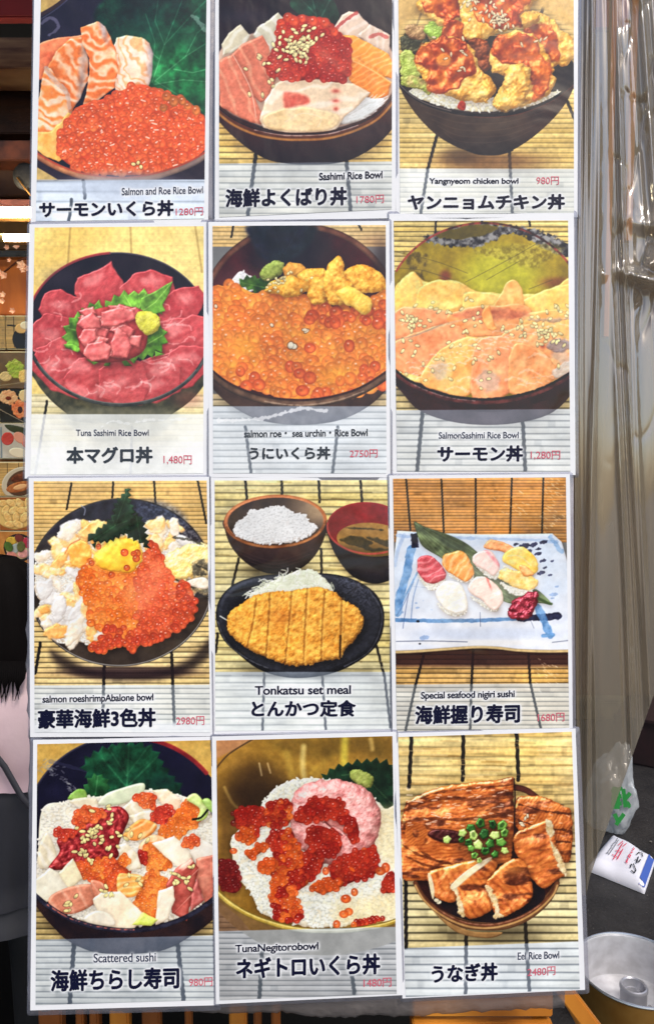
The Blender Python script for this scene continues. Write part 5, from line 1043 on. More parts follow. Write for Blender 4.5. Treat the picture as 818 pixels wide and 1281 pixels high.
def mat(name, col, rough=.6, noise=0., nscale=20., bump=0., bscale=60., metal=0., spec=.5, coat=0., emit=0., col2=None, stretch=None, trans=0.):
    if name in MATS: return MATS[name]
    m = bpy.data.materials.new(name); m.use_nodes = True; t = m.node_tree; b = t.nodes["Principled BSDF"]; L = t.links.new
    b.inputs["Roughness"].default_value = rough; b.inputs["Metallic"].default_value = metal
    b.inputs["Specular IOR Level"].default_value = spec; b.inputs["Coat Weight"].default_value = coat
    tc = t.nodes.new("ShaderNodeTexCoord"); mp = t.nodes.new("ShaderNodeMapping"); L(tc.outputs["Object"], mp.inputs[0])
    if stretch: mp.inputs["Scale"].default_value = stretch
    if noise or col2:
        n = t.nodes.new("ShaderNodeTexNoise"); n.inputs["Scale"].default_value = nscale; n.inputs["Detail"].default_value = 6
        L(mp.outputs[0], n.inputs[0])
        r = t.nodes.new("ShaderNodeValToRGB"); L(n.outputs["Fac"], r.inputs[0])
        c1 = np.array(col[:3]); c2 = np.array(col2[:3]) if col2 else np.clip(c1 * (1 - noise), 0, 1)
        r.color_ramp.elements[0].position = .34; r.color_ramp.elements[1].position = .66
        r.color_ramp.elements[0].color = (*c2, 1); r.color_ramp.elements[1].color = (*c1, 1)
        L(r.outputs[0], b.inputs["Base Color"])
    else: b.inputs["Base Color"].default_value = (*col[:3], 1)
    if bump:
        n2 = t.nodes.new("ShaderNodeTexNoise"); n2.inputs["Scale"].default_value = bscale; n2.inputs["Detail"].default_value = 5
        L(mp.outputs[0], n2.inputs[0]); bp = t.nodes.new("ShaderNodeBump"); bp.inputs["Strength"].default_value = bump; bp.inputs["Distance"].default_value = .01
        L(n2.outputs["Fac"], bp.inputs["Height"]); L(bp.outputs[0], b.inputs["Normal"])
    if emit:
        b.inputs["Emission Color"].default_value = (*col[:3], 1); b.inputs["Emission Strength"].default_value = emit
    MATS[name] = m; return m


def film_mat(name, tint, milk, a_clear, a_gloss, rough, bump=.0, bscale=30., transl=.35, stretch=None):
    """clear or milky plastic sheet: clear part + milky part + sheen"""
    m = bpy.data.materials.new(name); m.use_nodes = True; t = m.node_tree; N = t.nodes; L = t.links.new
    N.remove(N["Principled BSDF"]); out = N["Material Output"]
    tr = N.new("ShaderNodeBsdfTransparent"); tr.inputs[0].default_value = (*tint, 1)
    di = N.new("ShaderNodeBsdfDiffuse"); di.inputs[0].default_value = (*milk, 1)
    tl = N.new("ShaderNodeBsdfTranslucent"); tl.inputs[0].default_value = (*milk, 1)
    gl = N.new("ShaderNodeBsdfGlossy"); gl.inputs["Roughness"].default_value = rough; gl.inputs[0].default_value = (1, 1, 1, 1)
    m1 = N.new("ShaderNodeMixShader"); m1.inputs[0].default_value = transl; L(di.outputs[0], m1.inputs[1]); L(tl.outputs[0], m1.inputs[2])
    m2 = N.new("ShaderNodeMixShader"); m2.inputs[0].default_value = a_clear; L(m1.outputs[0], m2.inputs[1]); L(tr.outputs[0], m2.inputs[2])
    lw = N.new("ShaderNodeLayerWeight"); lw.inputs[0].default_value = .35
    mm = N.new("ShaderNodeMath"); mm.operation = 'MULTIPLY_ADD'; L(lw.outputs["Facing"], mm.inputs[0]); mm.inputs[1].default_value = a_gloss * 1.6; mm.inputs[2].default_value = a_gloss * .5
    m3 = N.new("ShaderNodeMixShader"); L(mm.outputs[0], m3.inputs[0]); L(m2.outputs[0], m3.inputs[1]); L(gl.outputs[0], m3.inputs[2])
    if bump:
        tc = N.new("ShaderNodeTexCoord"); mp = N.new("ShaderNodeMapping"); L(tc.outputs["Object"], mp.inputs[0])
        if stretch: mp.inputs["Scale"].default_value = stretch
        n = N.new("ShaderNodeTexNoise"); n.inputs["Scale"].default_value = bscale; n.inputs["Detail"].default_value = 4; L(mp.outputs[0], n.inputs[0])
        bp = N.new("ShaderNodeBump"); bp.inputs["Strength"].default_value = bump; bp.inputs["Distance"].default_value = .01; L(n.outputs["Fac"], bp.inputs["Height"])
        for s in (di, gl, tl): L(bp.outputs[0], s.inputs["Normal"])
    L(m3.outputs[0], out.inputs[0]); MATS[name] = m; return m


def link(name, me, m=None, parent=None):
    o = bpy.data.objects.new(name, me); COL.objects.link(o)
    if m: me.materials.append(m)
    if parent: o.parent = parent; o.matrix_parent_inverse = parent.matrix_world.inverted()
    return o


def tag(o, label=None, cat=None, group=None, kind=None):
    if label: o['label'] = label
    if cat: o['category'] = cat
    if group: o['group'] = group
    if kind: o['kind'] = kind
    return o


def thing(name, label, cat, loc=(0, 0, 0), group=None):
    o = bpy.data.objects.new(name, None); COL.objects.link(o); o.location = loc; o.empty_display_size = .05
    bpy.context.view_layer.update()
    return tag(o, label, cat, group)


def pyd(name, V, Fc, m, parent=None, smooth=False):
    me = bpy.data.meshes.new(name); me.from_pydata([tuple(v) for v in V], [], Fc); me.update()
    if smooth:
        for p in me.polygons: p.use_smooth = True
    return link(name, me, m, parent)


def box_bm(bm, a, b, bev=0.):
    r = bmesh.ops.create_cube(bm, size=1); vs = r['verts']
    for v in vs: v.co = Vector([(a[i] + b[i]) / 2 + v.co[i] * (b[i] - a[i]) for i in range(3)])
    if bev: bmesh.ops.bevel(bm, geom=list({e for v in vs for e in v.link_edges}), offset=bev, segments=2, affect='EDGES')


def box(name, a, b, m, parent=None, bev=.004):
    bm = bmesh.new(); box_bm(bm, a, b, bev); me = bpy.data.meshes.new(name); bm.to_mesh(me); bm.free()
    return link(name, me, m, parent)


def beam(name, p, q, wx, wz, m, parent=None, bev=.003, up=(0, 0, 1)):
    """bar of section wx x wz from p to q"""
    p, q = Vector(p), Vector(q); z = (q - p); L = z.length; z.normalize(); x = z.cross(Vector(up))
    if x.length < 1e-4: x = Vector((1, 0, 0))
    x.normalize(); y = z.cross(x)
    bm = bmesh.new(); box_bm(bm, (-wx / 2, -wz / 2, 0), (wx / 2, wz / 2, L), bev)
    for v in bm.verts: v.co = p + x * v.co.x + y * v.co.y + z * v.co.z
    me = bpy.data.meshes.new(name); bm.to_mesh(me); bm.free(); return link(name, me, m, parent)


def tube(name, pts, rad, m, parent=None, n=10, flat=1.):
    V = []; Fc = []; pts = [Vector(p) for p in pts]
    rad = rad if hasattr(rad, '__len__') else [rad] * len(pts)
    for i, p in enumerate(pts):
        t = (pts[min(i + 1, len(pts) - 1)] - pts[max(i - 1, 0)]).normalized()
        a = t.cross(Vector((0, 1, .01))); a = a.normalized() if a.length > 1e-4 else Vector((1, 0, 0)); b = t.cross(a)
        for k in range(n):
            g = 2 * math.pi * k / n; V.append(p + (a * math.cos(g) + b * math.sin(g) * flat) * rad[i])
    for i in range(len(pts) - 1):
        for k in range(n): Fc.append((i * n + k, i * n + (k + 1) % n, (i + 1) * n + (k + 1) % n, (i + 1) * n + k))
    Fc.append(tuple(range(n - 1, -1, -1))); Fc.append(tuple((len(pts) - 1) * n + k for k in range(n)))
    return pyd(name, V, Fc, m, parent, True)


def lathe(name, prof, c, m, parent=None, n=64):
    V = []; Fc = []
    for (r, z) in prof:
        for k in range(n):
            a = 2 * math.pi * k / n; V.append((c[0] + r * math.cos(a), c[1] + r * math.sin(a), c[2] + z))
    for i in range(len(prof) - 1):
        for k in range(n): Fc.append((i * n + k, i * n + (k + 1) % n, (i + 1) * n + (k + 1) % n, (i + 1) * n + k))
    o = pyd(name, V, Fc, m, parent, True); o.data.set_sharp_from_angle(angle=.55); return o


def print_mat():
    m = bpy.data.materials.new("printed_picture"); m.use_nodes = True; t = m.node_tree; b = t.nodes["Principled BSDF"]; L = t.links.new
    a = t.nodes.new("ShaderNodeVertexColor"); a.layer_name = "ink"
    L(a.outputs[0], b.inputs["Base Color"]); b.inputs["Roughness"].default_value = .22; b.inputs["Specular IOR Level"].default_value = .16
    tc = t.nodes.new("ShaderNodeTexCoord"); n = t.nodes.new("ShaderNodeTexNoise"); n.inputs["Scale"].default_value = 26; n.inputs["Detail"].default_value = 3
    L(tc.outputs["Object"], n.inputs[0]); bp = t.nodes.new("ShaderNodeBump"); bp.inputs["Strength"].default_value = .12; bp.inputs["Distance"].default_value = .01
    L(n.outputs["Fac"], bp.inputs["Height"]); L(bp.outputs[0], b.inputs["Normal"])
    # the clear laminate over the ink: glossy, with broad ripples and fine crinkles
    n2 = t.nodes.new("ShaderNodeTexNoise"); n2.inputs["Scale"].default_value = 6; n2.inputs["Detail"].default_value = 3.0; n2.inputs["Roughness"].default_value = .48; n2.inputs["Distortion"].default_value = 1.2
    L(tc.outputs["Object"], n2.inputs[0]); b2 = t.nodes.new("ShaderNodeBump"); b2.inputs["Strength"].default_value = .42; b2.inputs["Distance"].default_value = .02
    L(n2.outputs["Fac"], b2.inputs["Height"]); L(b2.outputs[0], b.inputs["Coat Normal"]); b.inputs["Coat Weight"].default_value = .6; b.inputs["Coat Roughness"].default_value = .07; b.inputs["Coat IOR"].default_value = 1.5
    return m


M_PRINT = print_mat()
INK = .92          # printed ink reflects a little less than the colour value it was mixed at


def ink_grid(name, pos, colf, nu, nv, parent):
    """flat print: nu x nv colour cells.  pos(s,t) -> Nx3 world, colf(s,t) -> Nx3 sRGB"""
    s, t = np.meshgrid(np.linspace(0, 1, nu), np.linspace(0, 1, nv)); s, t = s.ravel(), t.ravel()
    V = pos(s, t); C = lin1(np.clip(colf(s, t), 0, 255)) * INK
    i = np.arange((nv - 1) * (nu - 1)); r, c = i // (nu - 1), i % (nu - 1); a = r * nu + c
    Q = np.stack([a + nu, a + nu + 1, a + 1, a], 1)
    me = bpy.data.meshes.new(name); me.vertices.add(len(V)); me.vertices.foreach_set("co", V.astype(np.float32).ravel())
    me.loops.add(Q.size); me.loops.foreach_set("vertex_index", Q.ravel().astype(np.int32))
    me.polygons.add(len(Q)); me.polygons.foreach_set("loop_start", (np.arange(len(Q)) * 4).astype(np.int32))
    me.update(calc_edges=True)
    ca = me.color_attributes.new("ink", 'FLOAT_COLOR', 'POINT')
    ca.data.foreach_set("color", np.c_[C, np.ones(len(C))].astype(np.float32).ravel())
    me.polygons.foreach_set("use_smooth", np.ones(len(Q), bool))
    return link(name, me, M_PRINT, parent)


def vP(px, py, d):
    x = (px - 409) / FPX * d; y = -(py - 640.5) / FPX * d
    return np.stack([x, d * CT + y * ST, CAMZ - d * ST + y * CT], -1)


# ---------------------------------------------------------------- text
def text_shape(body, bold, kind):
    c = bpy.data.curves.new('t', 'FONT'); c.body = body; c.size = 1.0; c.resolution_u = 4
    c.offset = 0.0
    if kind == 'en': c.space_character = .96
    o = bpy.data.objects.new('t', c); COL.objects.link(o)
    dg = bpy.context.evaluated_depsgraph_get(); ev = o.evaluated_get(dg); me = bpy.data.meshes.new_from_object(ev)
    n = len(me.vertices); v = np.empty(n * 3, np.float32); me.vertices.foreach_get('co', v); v = v.reshape(-1, 3)[:, :2].astype(float)
    f = [tuple(p.vertices) for p in me.polygons]
    bpy.data.objects.remove(o); bpy.data.curves.remove(c); bpy.data.meshes.remove(me)
    L = 0 * v[:, 0]
    if bold:                                       # heavy weight: the stroke drawn again a little to every side
        vs, fs, ls = [], [], []
        for k in range(9):
            r = bold if k else 0; a = k * math.pi / 4
            fs += [tuple(i + n * k for i in g) for g in f]; vs.append(v + np.array([math.cos(a), math.sin(a) * .8]) * r); ls.append(np.full(n, k * 1.2e-5))
        v, f, L = np.concatenate(vs), fs, np.concatenate(ls)
    lo, hi = v.min(0), v.max(0); v = (v - lo) / (hi - lo)
    return v, f, L                                 # unit box, y up; layer offsets


def place_text(v, x0, x1, y0, y1, slope):
    X = x0 + v[:, 0] * (x1 - x0); Y = y1 - v[:, 1] * (y1 - y0) + slope * (v[:, 0] - .5)
    return np.stack([X, Y], 1)


def raster(cv, pts, faces, M):
    q = cv.q; p = (pts - np.array([cv.u0, cv.v0])) * q
    for f in faces:
        for k in range(1, len(f) - 1):
            a, b, c = p[f[0]], p[f[k]], p[f[k + 1]]
            x0, x1 = int(max(0, min(a[0], b[0], c[0]))), int(min(cv.w - 1, max(a[0], b[0], c[0]) + 1))
            y0, y1 = int(max(0, min(a[1], b[1], c[1]))), int(min(cv.h - 1, max(a[1], b[1], c[1]) + 1))
            if x1 < x0 or y1 < y0: continue
            X, Y = np.meshgrid(np.arange(x0, x1 + 1), np.arange(y0, y1 + 1))
            e = lambda s, t: (t[0] - s[0]) * (Y - s[1]) - (t[1] - s[1]) * (X - s[0])
            w0, w1, w2 = e(a, b), e(b, c), e(c, a)
            M[y0:y1 + 1, x0:x1 + 1] |= ((w0 >= -.6) & (w1 >= -.6) & (w2 >= -.6)) | ((w0 <= .6) & (w1 <= .6) & (w2 <= .6))


def boxblur(M, r):
    for ax in (0, 1):
        P_ = np.pad(M, [(r + 1, r) if a == ax else (0, 0) for a in (0, 1)], 'edge'); c = np.cumsum(P_, axis=ax)
        M = (np.take(c, range(2 * r + 1, c.shape[ax]), ax) - np.take(c, range(0, c.shape[ax] - 2 * r - 1), ax)) / (2 * r + 1)
    return M


# ---------------------------------------------------------------- the setting
ground_m = mat("wet_asphalt", (.024, .022, .022), .55, nscale=9, col2=(.012, .011, .012), bump=.5, bscale=70)
g = pyd("ground", [(-150, -150, 0), (150, -150, 0), (150, 150, 0), (-150, 150, 0)], [(0, 1, 2, 3)], ground_m)
tag(g, kind='structure')
rng = random.Random(3)
# litter specks on the ground by the pan
V = []; Fc = []
for k in range(420):
    x, y = rng.uniform(.6, 2.2), rng.uniform(2.2, 4.6); r = .0012 + .006 * rng.random() ** 2.5 * (2 if rng.random() < .06 else 1); b0 = len(V)
    n = rng.randint(4, 6); a0 = rng.random() * 6
    for j in range(n): V.append((x + r * math.cos(a0 + j * 6.283 / n) * rng.uniform(.6, 1.3), y + r * math.sin(a0 + j * 6.283 / n), .006))
    V.append((x, y, .006 + r * .8))
    for j in range(n): Fc.append((b0 + j, b0 + (j + 1) % n, b0 + n))
    Fc.append(tuple(range(b0 + n - 1, b0 - 1, -1)))
o = pyd("grit", V, Fc, mat("grit", (.30, .27, .23), .8, col2=(.05, .045, .04), nscale=14)); tag(o, "pale grit and litter specks strewn on the dark ground", "grit", kind='stuff')

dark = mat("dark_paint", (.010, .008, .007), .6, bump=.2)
umber = mat("umber_wood", rgb((74, 40, 22))[:3], .6, nscale=7, col2=rgb((46, 22, 12))[:3], bump=.3, stretch=(1, 1, 6))
WY = 3.2
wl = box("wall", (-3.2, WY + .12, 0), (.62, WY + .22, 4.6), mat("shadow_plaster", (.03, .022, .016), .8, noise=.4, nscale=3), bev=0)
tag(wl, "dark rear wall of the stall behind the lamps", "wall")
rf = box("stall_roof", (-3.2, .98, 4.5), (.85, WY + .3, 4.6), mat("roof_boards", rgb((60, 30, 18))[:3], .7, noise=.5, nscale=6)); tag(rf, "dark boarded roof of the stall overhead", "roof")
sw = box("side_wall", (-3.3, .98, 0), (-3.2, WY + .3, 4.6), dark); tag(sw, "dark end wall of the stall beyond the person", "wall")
rw = box("shutter_wall", (.62, 4.9, 0), (5.2, 5.0, 5.6), mat("brown_shutter", rgb((104, 84, 64))[:3], .6, nscale=2.2, col2=rgb((66, 52, 42))[:3], stretch=(6, 1, .6)), bev=0)
tag(rw, "brown streaked shutter wall far behind the clear curtain", "wall")


def slab(name, px0, py0, px1, py1, Y, th, m, label, cat, parent=None, bev=.004):
    a, b = at(px0, py1, Y), at(px1, py0, Y)
    o = box(name, (a.x, Y, a.z), (b.x, Y + th, b.z), m, parent, bev)
    if label: tag(o, label, cat)
    return o


slab("awning_valance", -150, -40, 60, 21, 2.4, .04, mat("red_cloth", rgb((112, 10, 14))[:3], .8, noise=.4, nscale=5), "dark red cloth valance at the top left corner", "valance")
slab("ceiling_beam", -150, 46, 60, 86, 2.7, .16, mat("worn_beam", rgb((122, 92, 66))[:3], .6, nscale=8, col2=rgb((62, 30, 14))[:3], stretch=(.5, 1, 4)), "worn pale brown beam below the red valance", "beam")
slab("ceiling_board", -150, 107, 60, 167, 2.9, .08, umber, "wide dark umber board under the worn beam", "board")
slab("ceiling_batten", -150, 175, 60, 200, 2.7, .10, mat("red_batten", rgb((104, 52, 30))[:3], .6, nscale=16, col2=rgb((52, 22, 14))[:3]), "mottled reddish batten above the brown cupboard panel", "beam")
slab("cupboard_panel", -150, 203, 60, 246, 3.0, .05, mat("cup_panel", rgb((92, 56, 26))[:3], .6, nscale=6, col2=rgb((66, 36, 16))[:3]), "brown cupboard panel behind the hanging black pan", "panel")
slab("lamp_rail", -150, 249, 60, 258.5, 2.62, .06, mat("rail_red", rgb((120, 66, 54))[:3], .5, noise=.3), "reddish rail directly above the upper lamp tube", "rail")
mt = box("darkening_mat", (-3.1, 1.3, .004), (.42, 3.1, .012), mat("darkening_black", (.004, .004, .004), .7, spec=.1), bev=0); tag(mt, "added black mat darkening the floor under the person and the rack", "mat")  # black sheet added to darken the floor under the stall
# hanging pan
hp = thing("frying_pan", "small black pan hanging edge-on above the lamps", "pan", at(34, 225, 2.6))
bm = bmesh.new(); bmesh.ops.create_uvsphere(bm, u_segments=24, v_segments=12, radius=1)
cpt = at(32, 221, 2.6)
for v in bm.verts: v.co = cpt + Vector((v.co.x * .042, v.co.y * .02, v.co.z * .046))
me = bpy.data.meshes.new("pan_body"); bm.to_mesh(me); bm.free(); link("pan_body", me, dark, hp)
tube("handle", [at(22, 222, 2.58), at(32, 236, 2.58), at(46, 252, 2.58)], .003, mat("brass", rgb((170, 120, 60))[:3], .4, metal=.6), hp)


def lamp(py0, py1, px0, Y, label):
    t = thing("fluorescent_lamp", label, "lamp", at(0, (py0 + py1) / 2, Y), "fluorescent lamps in the stall")
    a, b = at(px0, (py0 + py1) / 2, Y), at(56, (py0 + py1) / 2, Y); r = (at(0, py0, Y).z - at(0, py1, Y).z) / 2
    tube("tube", [a, b], r, mat("lamp_glow", (1.0, .88, .62), .5, emit=34.), t, 12)
    box("fitting", (a.x - .02, Y + r + .004, a.z - r * .6), (b.x, Y + r + .05, a.z + r * 1.1), mat("lamp_fitting", rgb((150, 110, 60))[:3], .5), t)
    return t


lamp(259, 272, -120, 2.5, "upper warm white lamp tube, long and unbroken")
l2 = lamp(293, 302, 6, 2.5, "lower warm white lamp tube with its pale end cap in view")
tube("end_cap", [at(-1, 297.5, 2.5), at(6, 297.5, 2.5)], .014, mat("cap", rgb((190, 160, 90))[:3], .5), l2)
slab("lamp_backboard", -150, 273, 60, 313, 3.04, .04, mat("backboard", rgb((120, 84, 36))[:3], .7, nscale=6, col2=rgb((86, 58, 22))[:3]), "tan backboard behind the two lamp tubes", "board")
slab("black_rail", -150, 313, 60, 321, 2.9, .05, mat("black_enamel", (.008, .008, .008), .25), "glossy black rail under the lower lamp", "rail")
slab("orange_panel", -150, 322, 60, 394, 3.02, .04, mat("orange_board", rgb((224, 124, 34))[:3], .5, nscale=5, col2=rgb((190, 92, 20))[:3], stretch=(4, 1, .7)), "orange wood panel decorated with cherry blossoms", "panel")
# blossom twig
tw = thing("blossom_twig", "artificial cherry blossom twig with pale pink flowers over the orange panel", "blossoms", at(10, 345, 2.86))
tube("twig", [at(-20, 344, 2.87), at(6, 340, 2.87), at(24, 326, 2.87), at(46, 318, 2.87)], .004, mat("twig", rgb((86, 40, 14))[:3], .8), tw, 6)
bl = mat("petal", rgb((226, 160, 130))[:3], .7, nscale=40, col2=rgb((240, 200, 170))[:3])
for k, (x, y, s) in enumerate(((28, 332, 1.2), (22, 308, .9), (10, 310, .7), (6, 345, 1.), (5, 369, .8), (4, 377, .8), (17, 389, .8), (36, 336, .8), (30, 338, .8), (13, 326, .6), (1, 341, .7))):
    c = at(x, y, 2.85); V = []; Fc = []
    for j in range(5):
        a = j * 1.2566 + k; b0 = len(V); L = .016 * s
        for (u, v_, z) in ((0, 0, 0), (.55, .38, .006), (1, 0, .010), (.55, -.38, .006)):
            V.append((c.x + L * (u * math.cos(a) - v_ * math.sin(a)), c.y - z, c.z + L * (u * math.sin(a) + v_ * math.cos(a))))
        Fc.append((b0, b0 + 1, b0 + 2, b0 + 3))
    pyd("flower", V, Fc, bl, tw)


# ---------------------------------------------------------------- small lit picture cards on the stall's back panel
def mini(label, py0, py1, px0, px1, paint):
    Y = 2.98; t = thing("small_picture_card", label, "picture card", at(px0, py1, Y), "small food picture cards on the stall's back panel")
    a, b = at(px0, py1, Y), at(px1, py0, Y)
    box("card_backing", (a.x - .004, Y, a.z - .004), (b.x + .004, Y + .006, b.z + .004), mat("small_card_paper", rgb((236, 220, 170))[:3], .5), t, 0)
    W, H = (px1 - px0) * 8, (py1 - py0) * 8
    cv = Canvas(0, 0, W, H, 1.0); paint(cv)

    def pos(s, u): return np.stack([a.x + (b.x - a.x) * s, np.full_like(s, Y - .004), b.z + (a.z - b.z) * u], -1)

    def colf(s, u): return cv.C[np.clip((u * (cv.h - 1)).astype(int), 0, cv.h - 1), np.clip((s * (cv.w - 1)).astype(int), 0, cv.w - 1)]
    ink_grid("printed_picture", pos, colf, int((px1 - px0) * 2), int((py1 - py0) * 2), t)


def m_mat(cv, c=(200, 160, 90)): cv.bamboo(-10, 500, 16, A(c) * .9, c, .6, tw=6, threads=[(80, 0, 76, 400), (190, 0, 196, 400)])
def mini_a(cv): m_mat(cv); cv.shape(ell(-10, 170, 80, 90), (226, 206, 150)); cv.shape(ell(-20, 170, 60, 60), (196, 160, 80))
def mini_b(cv):
    m_mat(cv); cv.stroke([(20, 90), (110, 96)], 16, (20, 16, 14)); cv.shape(ell(170, 230, 110, 120), (16, 14, 16)); cv.shape(ell(150, 120, 60, 50), (224, 180, 110)); cv.shape(ell(190, 90, 50, 40), (240, 226, 190))
def mini_c(cv):
    cv.fill(nz((120, 92, 56), (96, 72, 44), 60)); cv.shape(ell(60, 240, 60, 50), (226, 196, 130), bump=(20, 20, 3)); cv.shape(ell(150, 160, 80, 90), nz((130, 160, 40), (190, 200, 80), 30), bump=(24, 30, 3), wob=(30, 30)); cv.shape(ell(250, 240, 70, 70), nz((230, 180, 80), (246, 214, 130), 30), bump=(24, 20, 3), wob=(20, 12)); cv.stroke([(0, 330), (290, 290)], 8, (150, 130, 90))
def mini_d(cv):
    cv.fill((14, 10, 10)); cv.shape(ell(90, 80, 90, 70), nz((236, 150, 90), (250, 206, 150), 30), bump=(20, 20, 3), wob=(24, 14)); cv.shape(ell(200, 200, 80, 90), nz((230, 100, 50), (246, 170, 110), 30), bump=(20, 20, 3), wob=(24, 14)); cv.shape(ell(200, 205, 24, 34), (60, 16, 10)); cv.shape(ell(90, 90, 30, 20), (120, 40, 20)); cv.shape(ell(240, 60, 50, 60), (246, 214, 150), wob=(20, 10)); cv.stroke([(0, 200), (290, 360)], 6, (180, 160, 130))
def mini_e(cv):
    cv.fill(nz((214, 206, 190), (190, 180, 160), 60)); cv.stroke([(20, 40), (16, 340)], 16, (80, 110, 130), alpha=.6); cv.shape([(60, 10), (240, 40), (290, 120), (120, 80)], (60, 66, 40)); cv.shape(ell(80, 150, 60, 66, 20), (206, 70, 60), bump=(20, 8, 2)); cv.shape(ell(200, 140, 70, 50, 40), (236, 160, 130)); cv.shape(ell(180, 290, 90, 50, 10), (240, 224, 190)); cv.shape(ell(260, 200, 40, 40), (226, 120, 100))
def mini_f(cv):
    m_mat(cv, (220, 170, 90)); cv.shape(ell(200, 200, 190, 150, -30), (206, 190, 160)); cv.shape(ell(220, 200, 160, 120, -30), (90, 60, 40)); cv.shape(ell(190, 240, 130, 50, -14), nz((150, 74, 34), (206, 130, 70), 30), bump=(20, 14, 3)); cv.shape(ell(210, 140, 100, 40, -20), nz((80, 40, 24), (140, 70, 40), 30), bump=(20, 14, 3)); cv.shape(ell(200, 240, 70, 26, -14), (240, 180, 120))
def mini_g(cv):
    cv.fill((160, 90, 40)); cv.shape(ell(150, 170, 190, 150), (230, 190, 110))
    for k in range(14): cv.shape(ell(40 + 80 * (k % 4) + 20 * (k // 4), 60 + 70 * (k // 4), 56, 34, 30 * k), nz((246, 214, 140), (236, 180, 100), 24, k), bump=(18, 10, 3), shadow=(3, 6, 10, .5))
def mini_h(cv):
    cv.fill(nz((176, 110, 50), (206, 140, 70), 40)); cv.shape(ell(190, 160, 150, 140), (40, 34, 30)); cv.shape(ell(190, 160, 130, 116), (226, 200, 150))
    for k, (x, y, c) in enumerate(((120, 90, (236, 190, 70)), (200, 70, (130, 60, 50)), (270, 110, (206, 60, 80)), (150, 170, (190, 200, 190)), (230, 220, (246, 170, 160)), (120, 240, (240, 150, 130)), (90, 150, (90, 120, 50)), (210, 150, (110, 110, 60)))): cv.shape(ell(x, y, 54, 40, 40 * k), nz(c, A(c) * .8, 24, k), shadow=(3, 6, 10, .5))


mini("picture card with half a pale bowl, left of the black bowl card", 396, 436, -30, 7, mini_a)
mini("picture card with chopsticks and a black bowl", 396, 436, 9, 46, mini_b)
mini("picture card with a green salad on a grey plate", 441, 486, 1, 46, mini_c)
mini("picture card with orange shrimps on a black dish", 487, 528, 1, 46, mini_d)
mini("picture card with nigiri on a white and blue plate", 530, 573, 1, 46, mini_e)
mini("picture card with dark glazed eel on an oval plate", 579, 620, 1, 46, mini_f)
mini("picture card heaped with golden fried pieces", 622, 663, 1, 46, mini_g)
mini("picture card with a mixed seafood bowl just above the person's hair", 665, 706, 1, 46, mini_h)
slab("picture_panel", -150, 395, 60, 760, 3.0, .04, mat("panel_warm", rgb((150, 90, 36))[:3], .6, noise=.3), "warm brown panel that carries the small picture cards", "panel")

# ---------------------------------------------------------------- person seen from behind
PX, PYY = -.865, 1.9
per = thing("person", "person seen from behind with long black hair, pale pink blouse and dark pleated skirt", "person", (PX, PYY, 0))
skin = mat("skin", rgb((214, 170, 146))[:3], .5, noise=.1)


def skinned(name, verts, edges, radii, m, parent, sub=2):
    me = bpy.data.meshes.new(name); me.from_pydata(verts, edges, []); o = link(name, me, m, parent)
    md = o.modifiers.new("skin", 'SKIN'); md.use_smooth_shade = True
    for i, r in enumerate(radii):
        me.skin_vertices[0].data[i].radius = (r if isinstance(r, tuple) else (r, r))
    me.skin_vertices[0].data[0].use_root = True
    s = o.modifiers.new("sub", 'SUBSURF'); s.levels = sub; s.render_levels = sub
    return o


def B(x, y, z): return (PX + x, PYY + y, z)


bv = [B(0, 0, .74), B(0, 0, .88), B(0, .01, 1.06), B(0, .02, 1.17), B(0, .03, 1.24), B(0, .04, 1.33), B(0, .03, 1.40),
      B(.15, .01, 1.13), B(.20, .04, .95), B(.17, .16, .82), B(.16, .22, .78), B(-.15, .01, 1.13), B(-.20, .04, .95), B(-.17, .16, .82), B(-.16, .22, .78),
      B(.08, 0, .70), B(.08, .01, .38), B(.08, -.01, .06), B(.08, .12, .03), B(-.08, 0, .70), B(-.08, .01, .38), B(-.08, -.01, .06), B(-.08, .12, .03)]
be = [(0, 1), (1, 2), (2, 3), (3, 4), (4, 5), (5, 6), (3, 7), (7, 8), (8, 9), (9, 10), (3, 11), (11, 12), (12, 13), (13, 14), (0, 15), (15, 16), (16, 17), (17, 18), (0, 19), (19, 20), (20, 21), (21, 22)]
br = [(.13, .10), (.11, .085), (.125, .09), (.07, .06), .045, (.075, .09), .05, .05, .038, .03, .022, .05, .038, .03, .022, .072, .05, .034, .03, .072, .05, .034, .03]
skinned("body", bv, be, br, skin, per)


def ring_shell(name, levels, m, parent, n=40, pleat=0., ph=0.):
    """closed garment / hair shell: levels of (z, cx, cy, rx, ry)"""
    V = []; Fc = []
    for i, (z, cx, cy, rx, ry) in enumerate(levels):
        for k in range(n):
            a = 2 * math.pi * k / n; f = 1 + pleat * math.sin(a * 15 + ph + i * .3) * (i / len(levels))
            V.append((PX + cx + rx * f * math.cos(a), PYY + cy + ry * f * math.sin(a), z + .006 * math.sin(a * 3 + i)))
    L = len(levels)
    for i in range(L - 1):
        for k in range(n): Fc.append((i * n + k, i * n + (k + 1) % n, (i + 1) * n + (k + 1) % n, (i + 1) * n + k))
    Fc.append(tuple(range(n))); Fc.append(tuple((L - 1) * n + k for k in range(n - 1, -1, -1)))
    return pyd(name, V, Fc, m, parent, True)


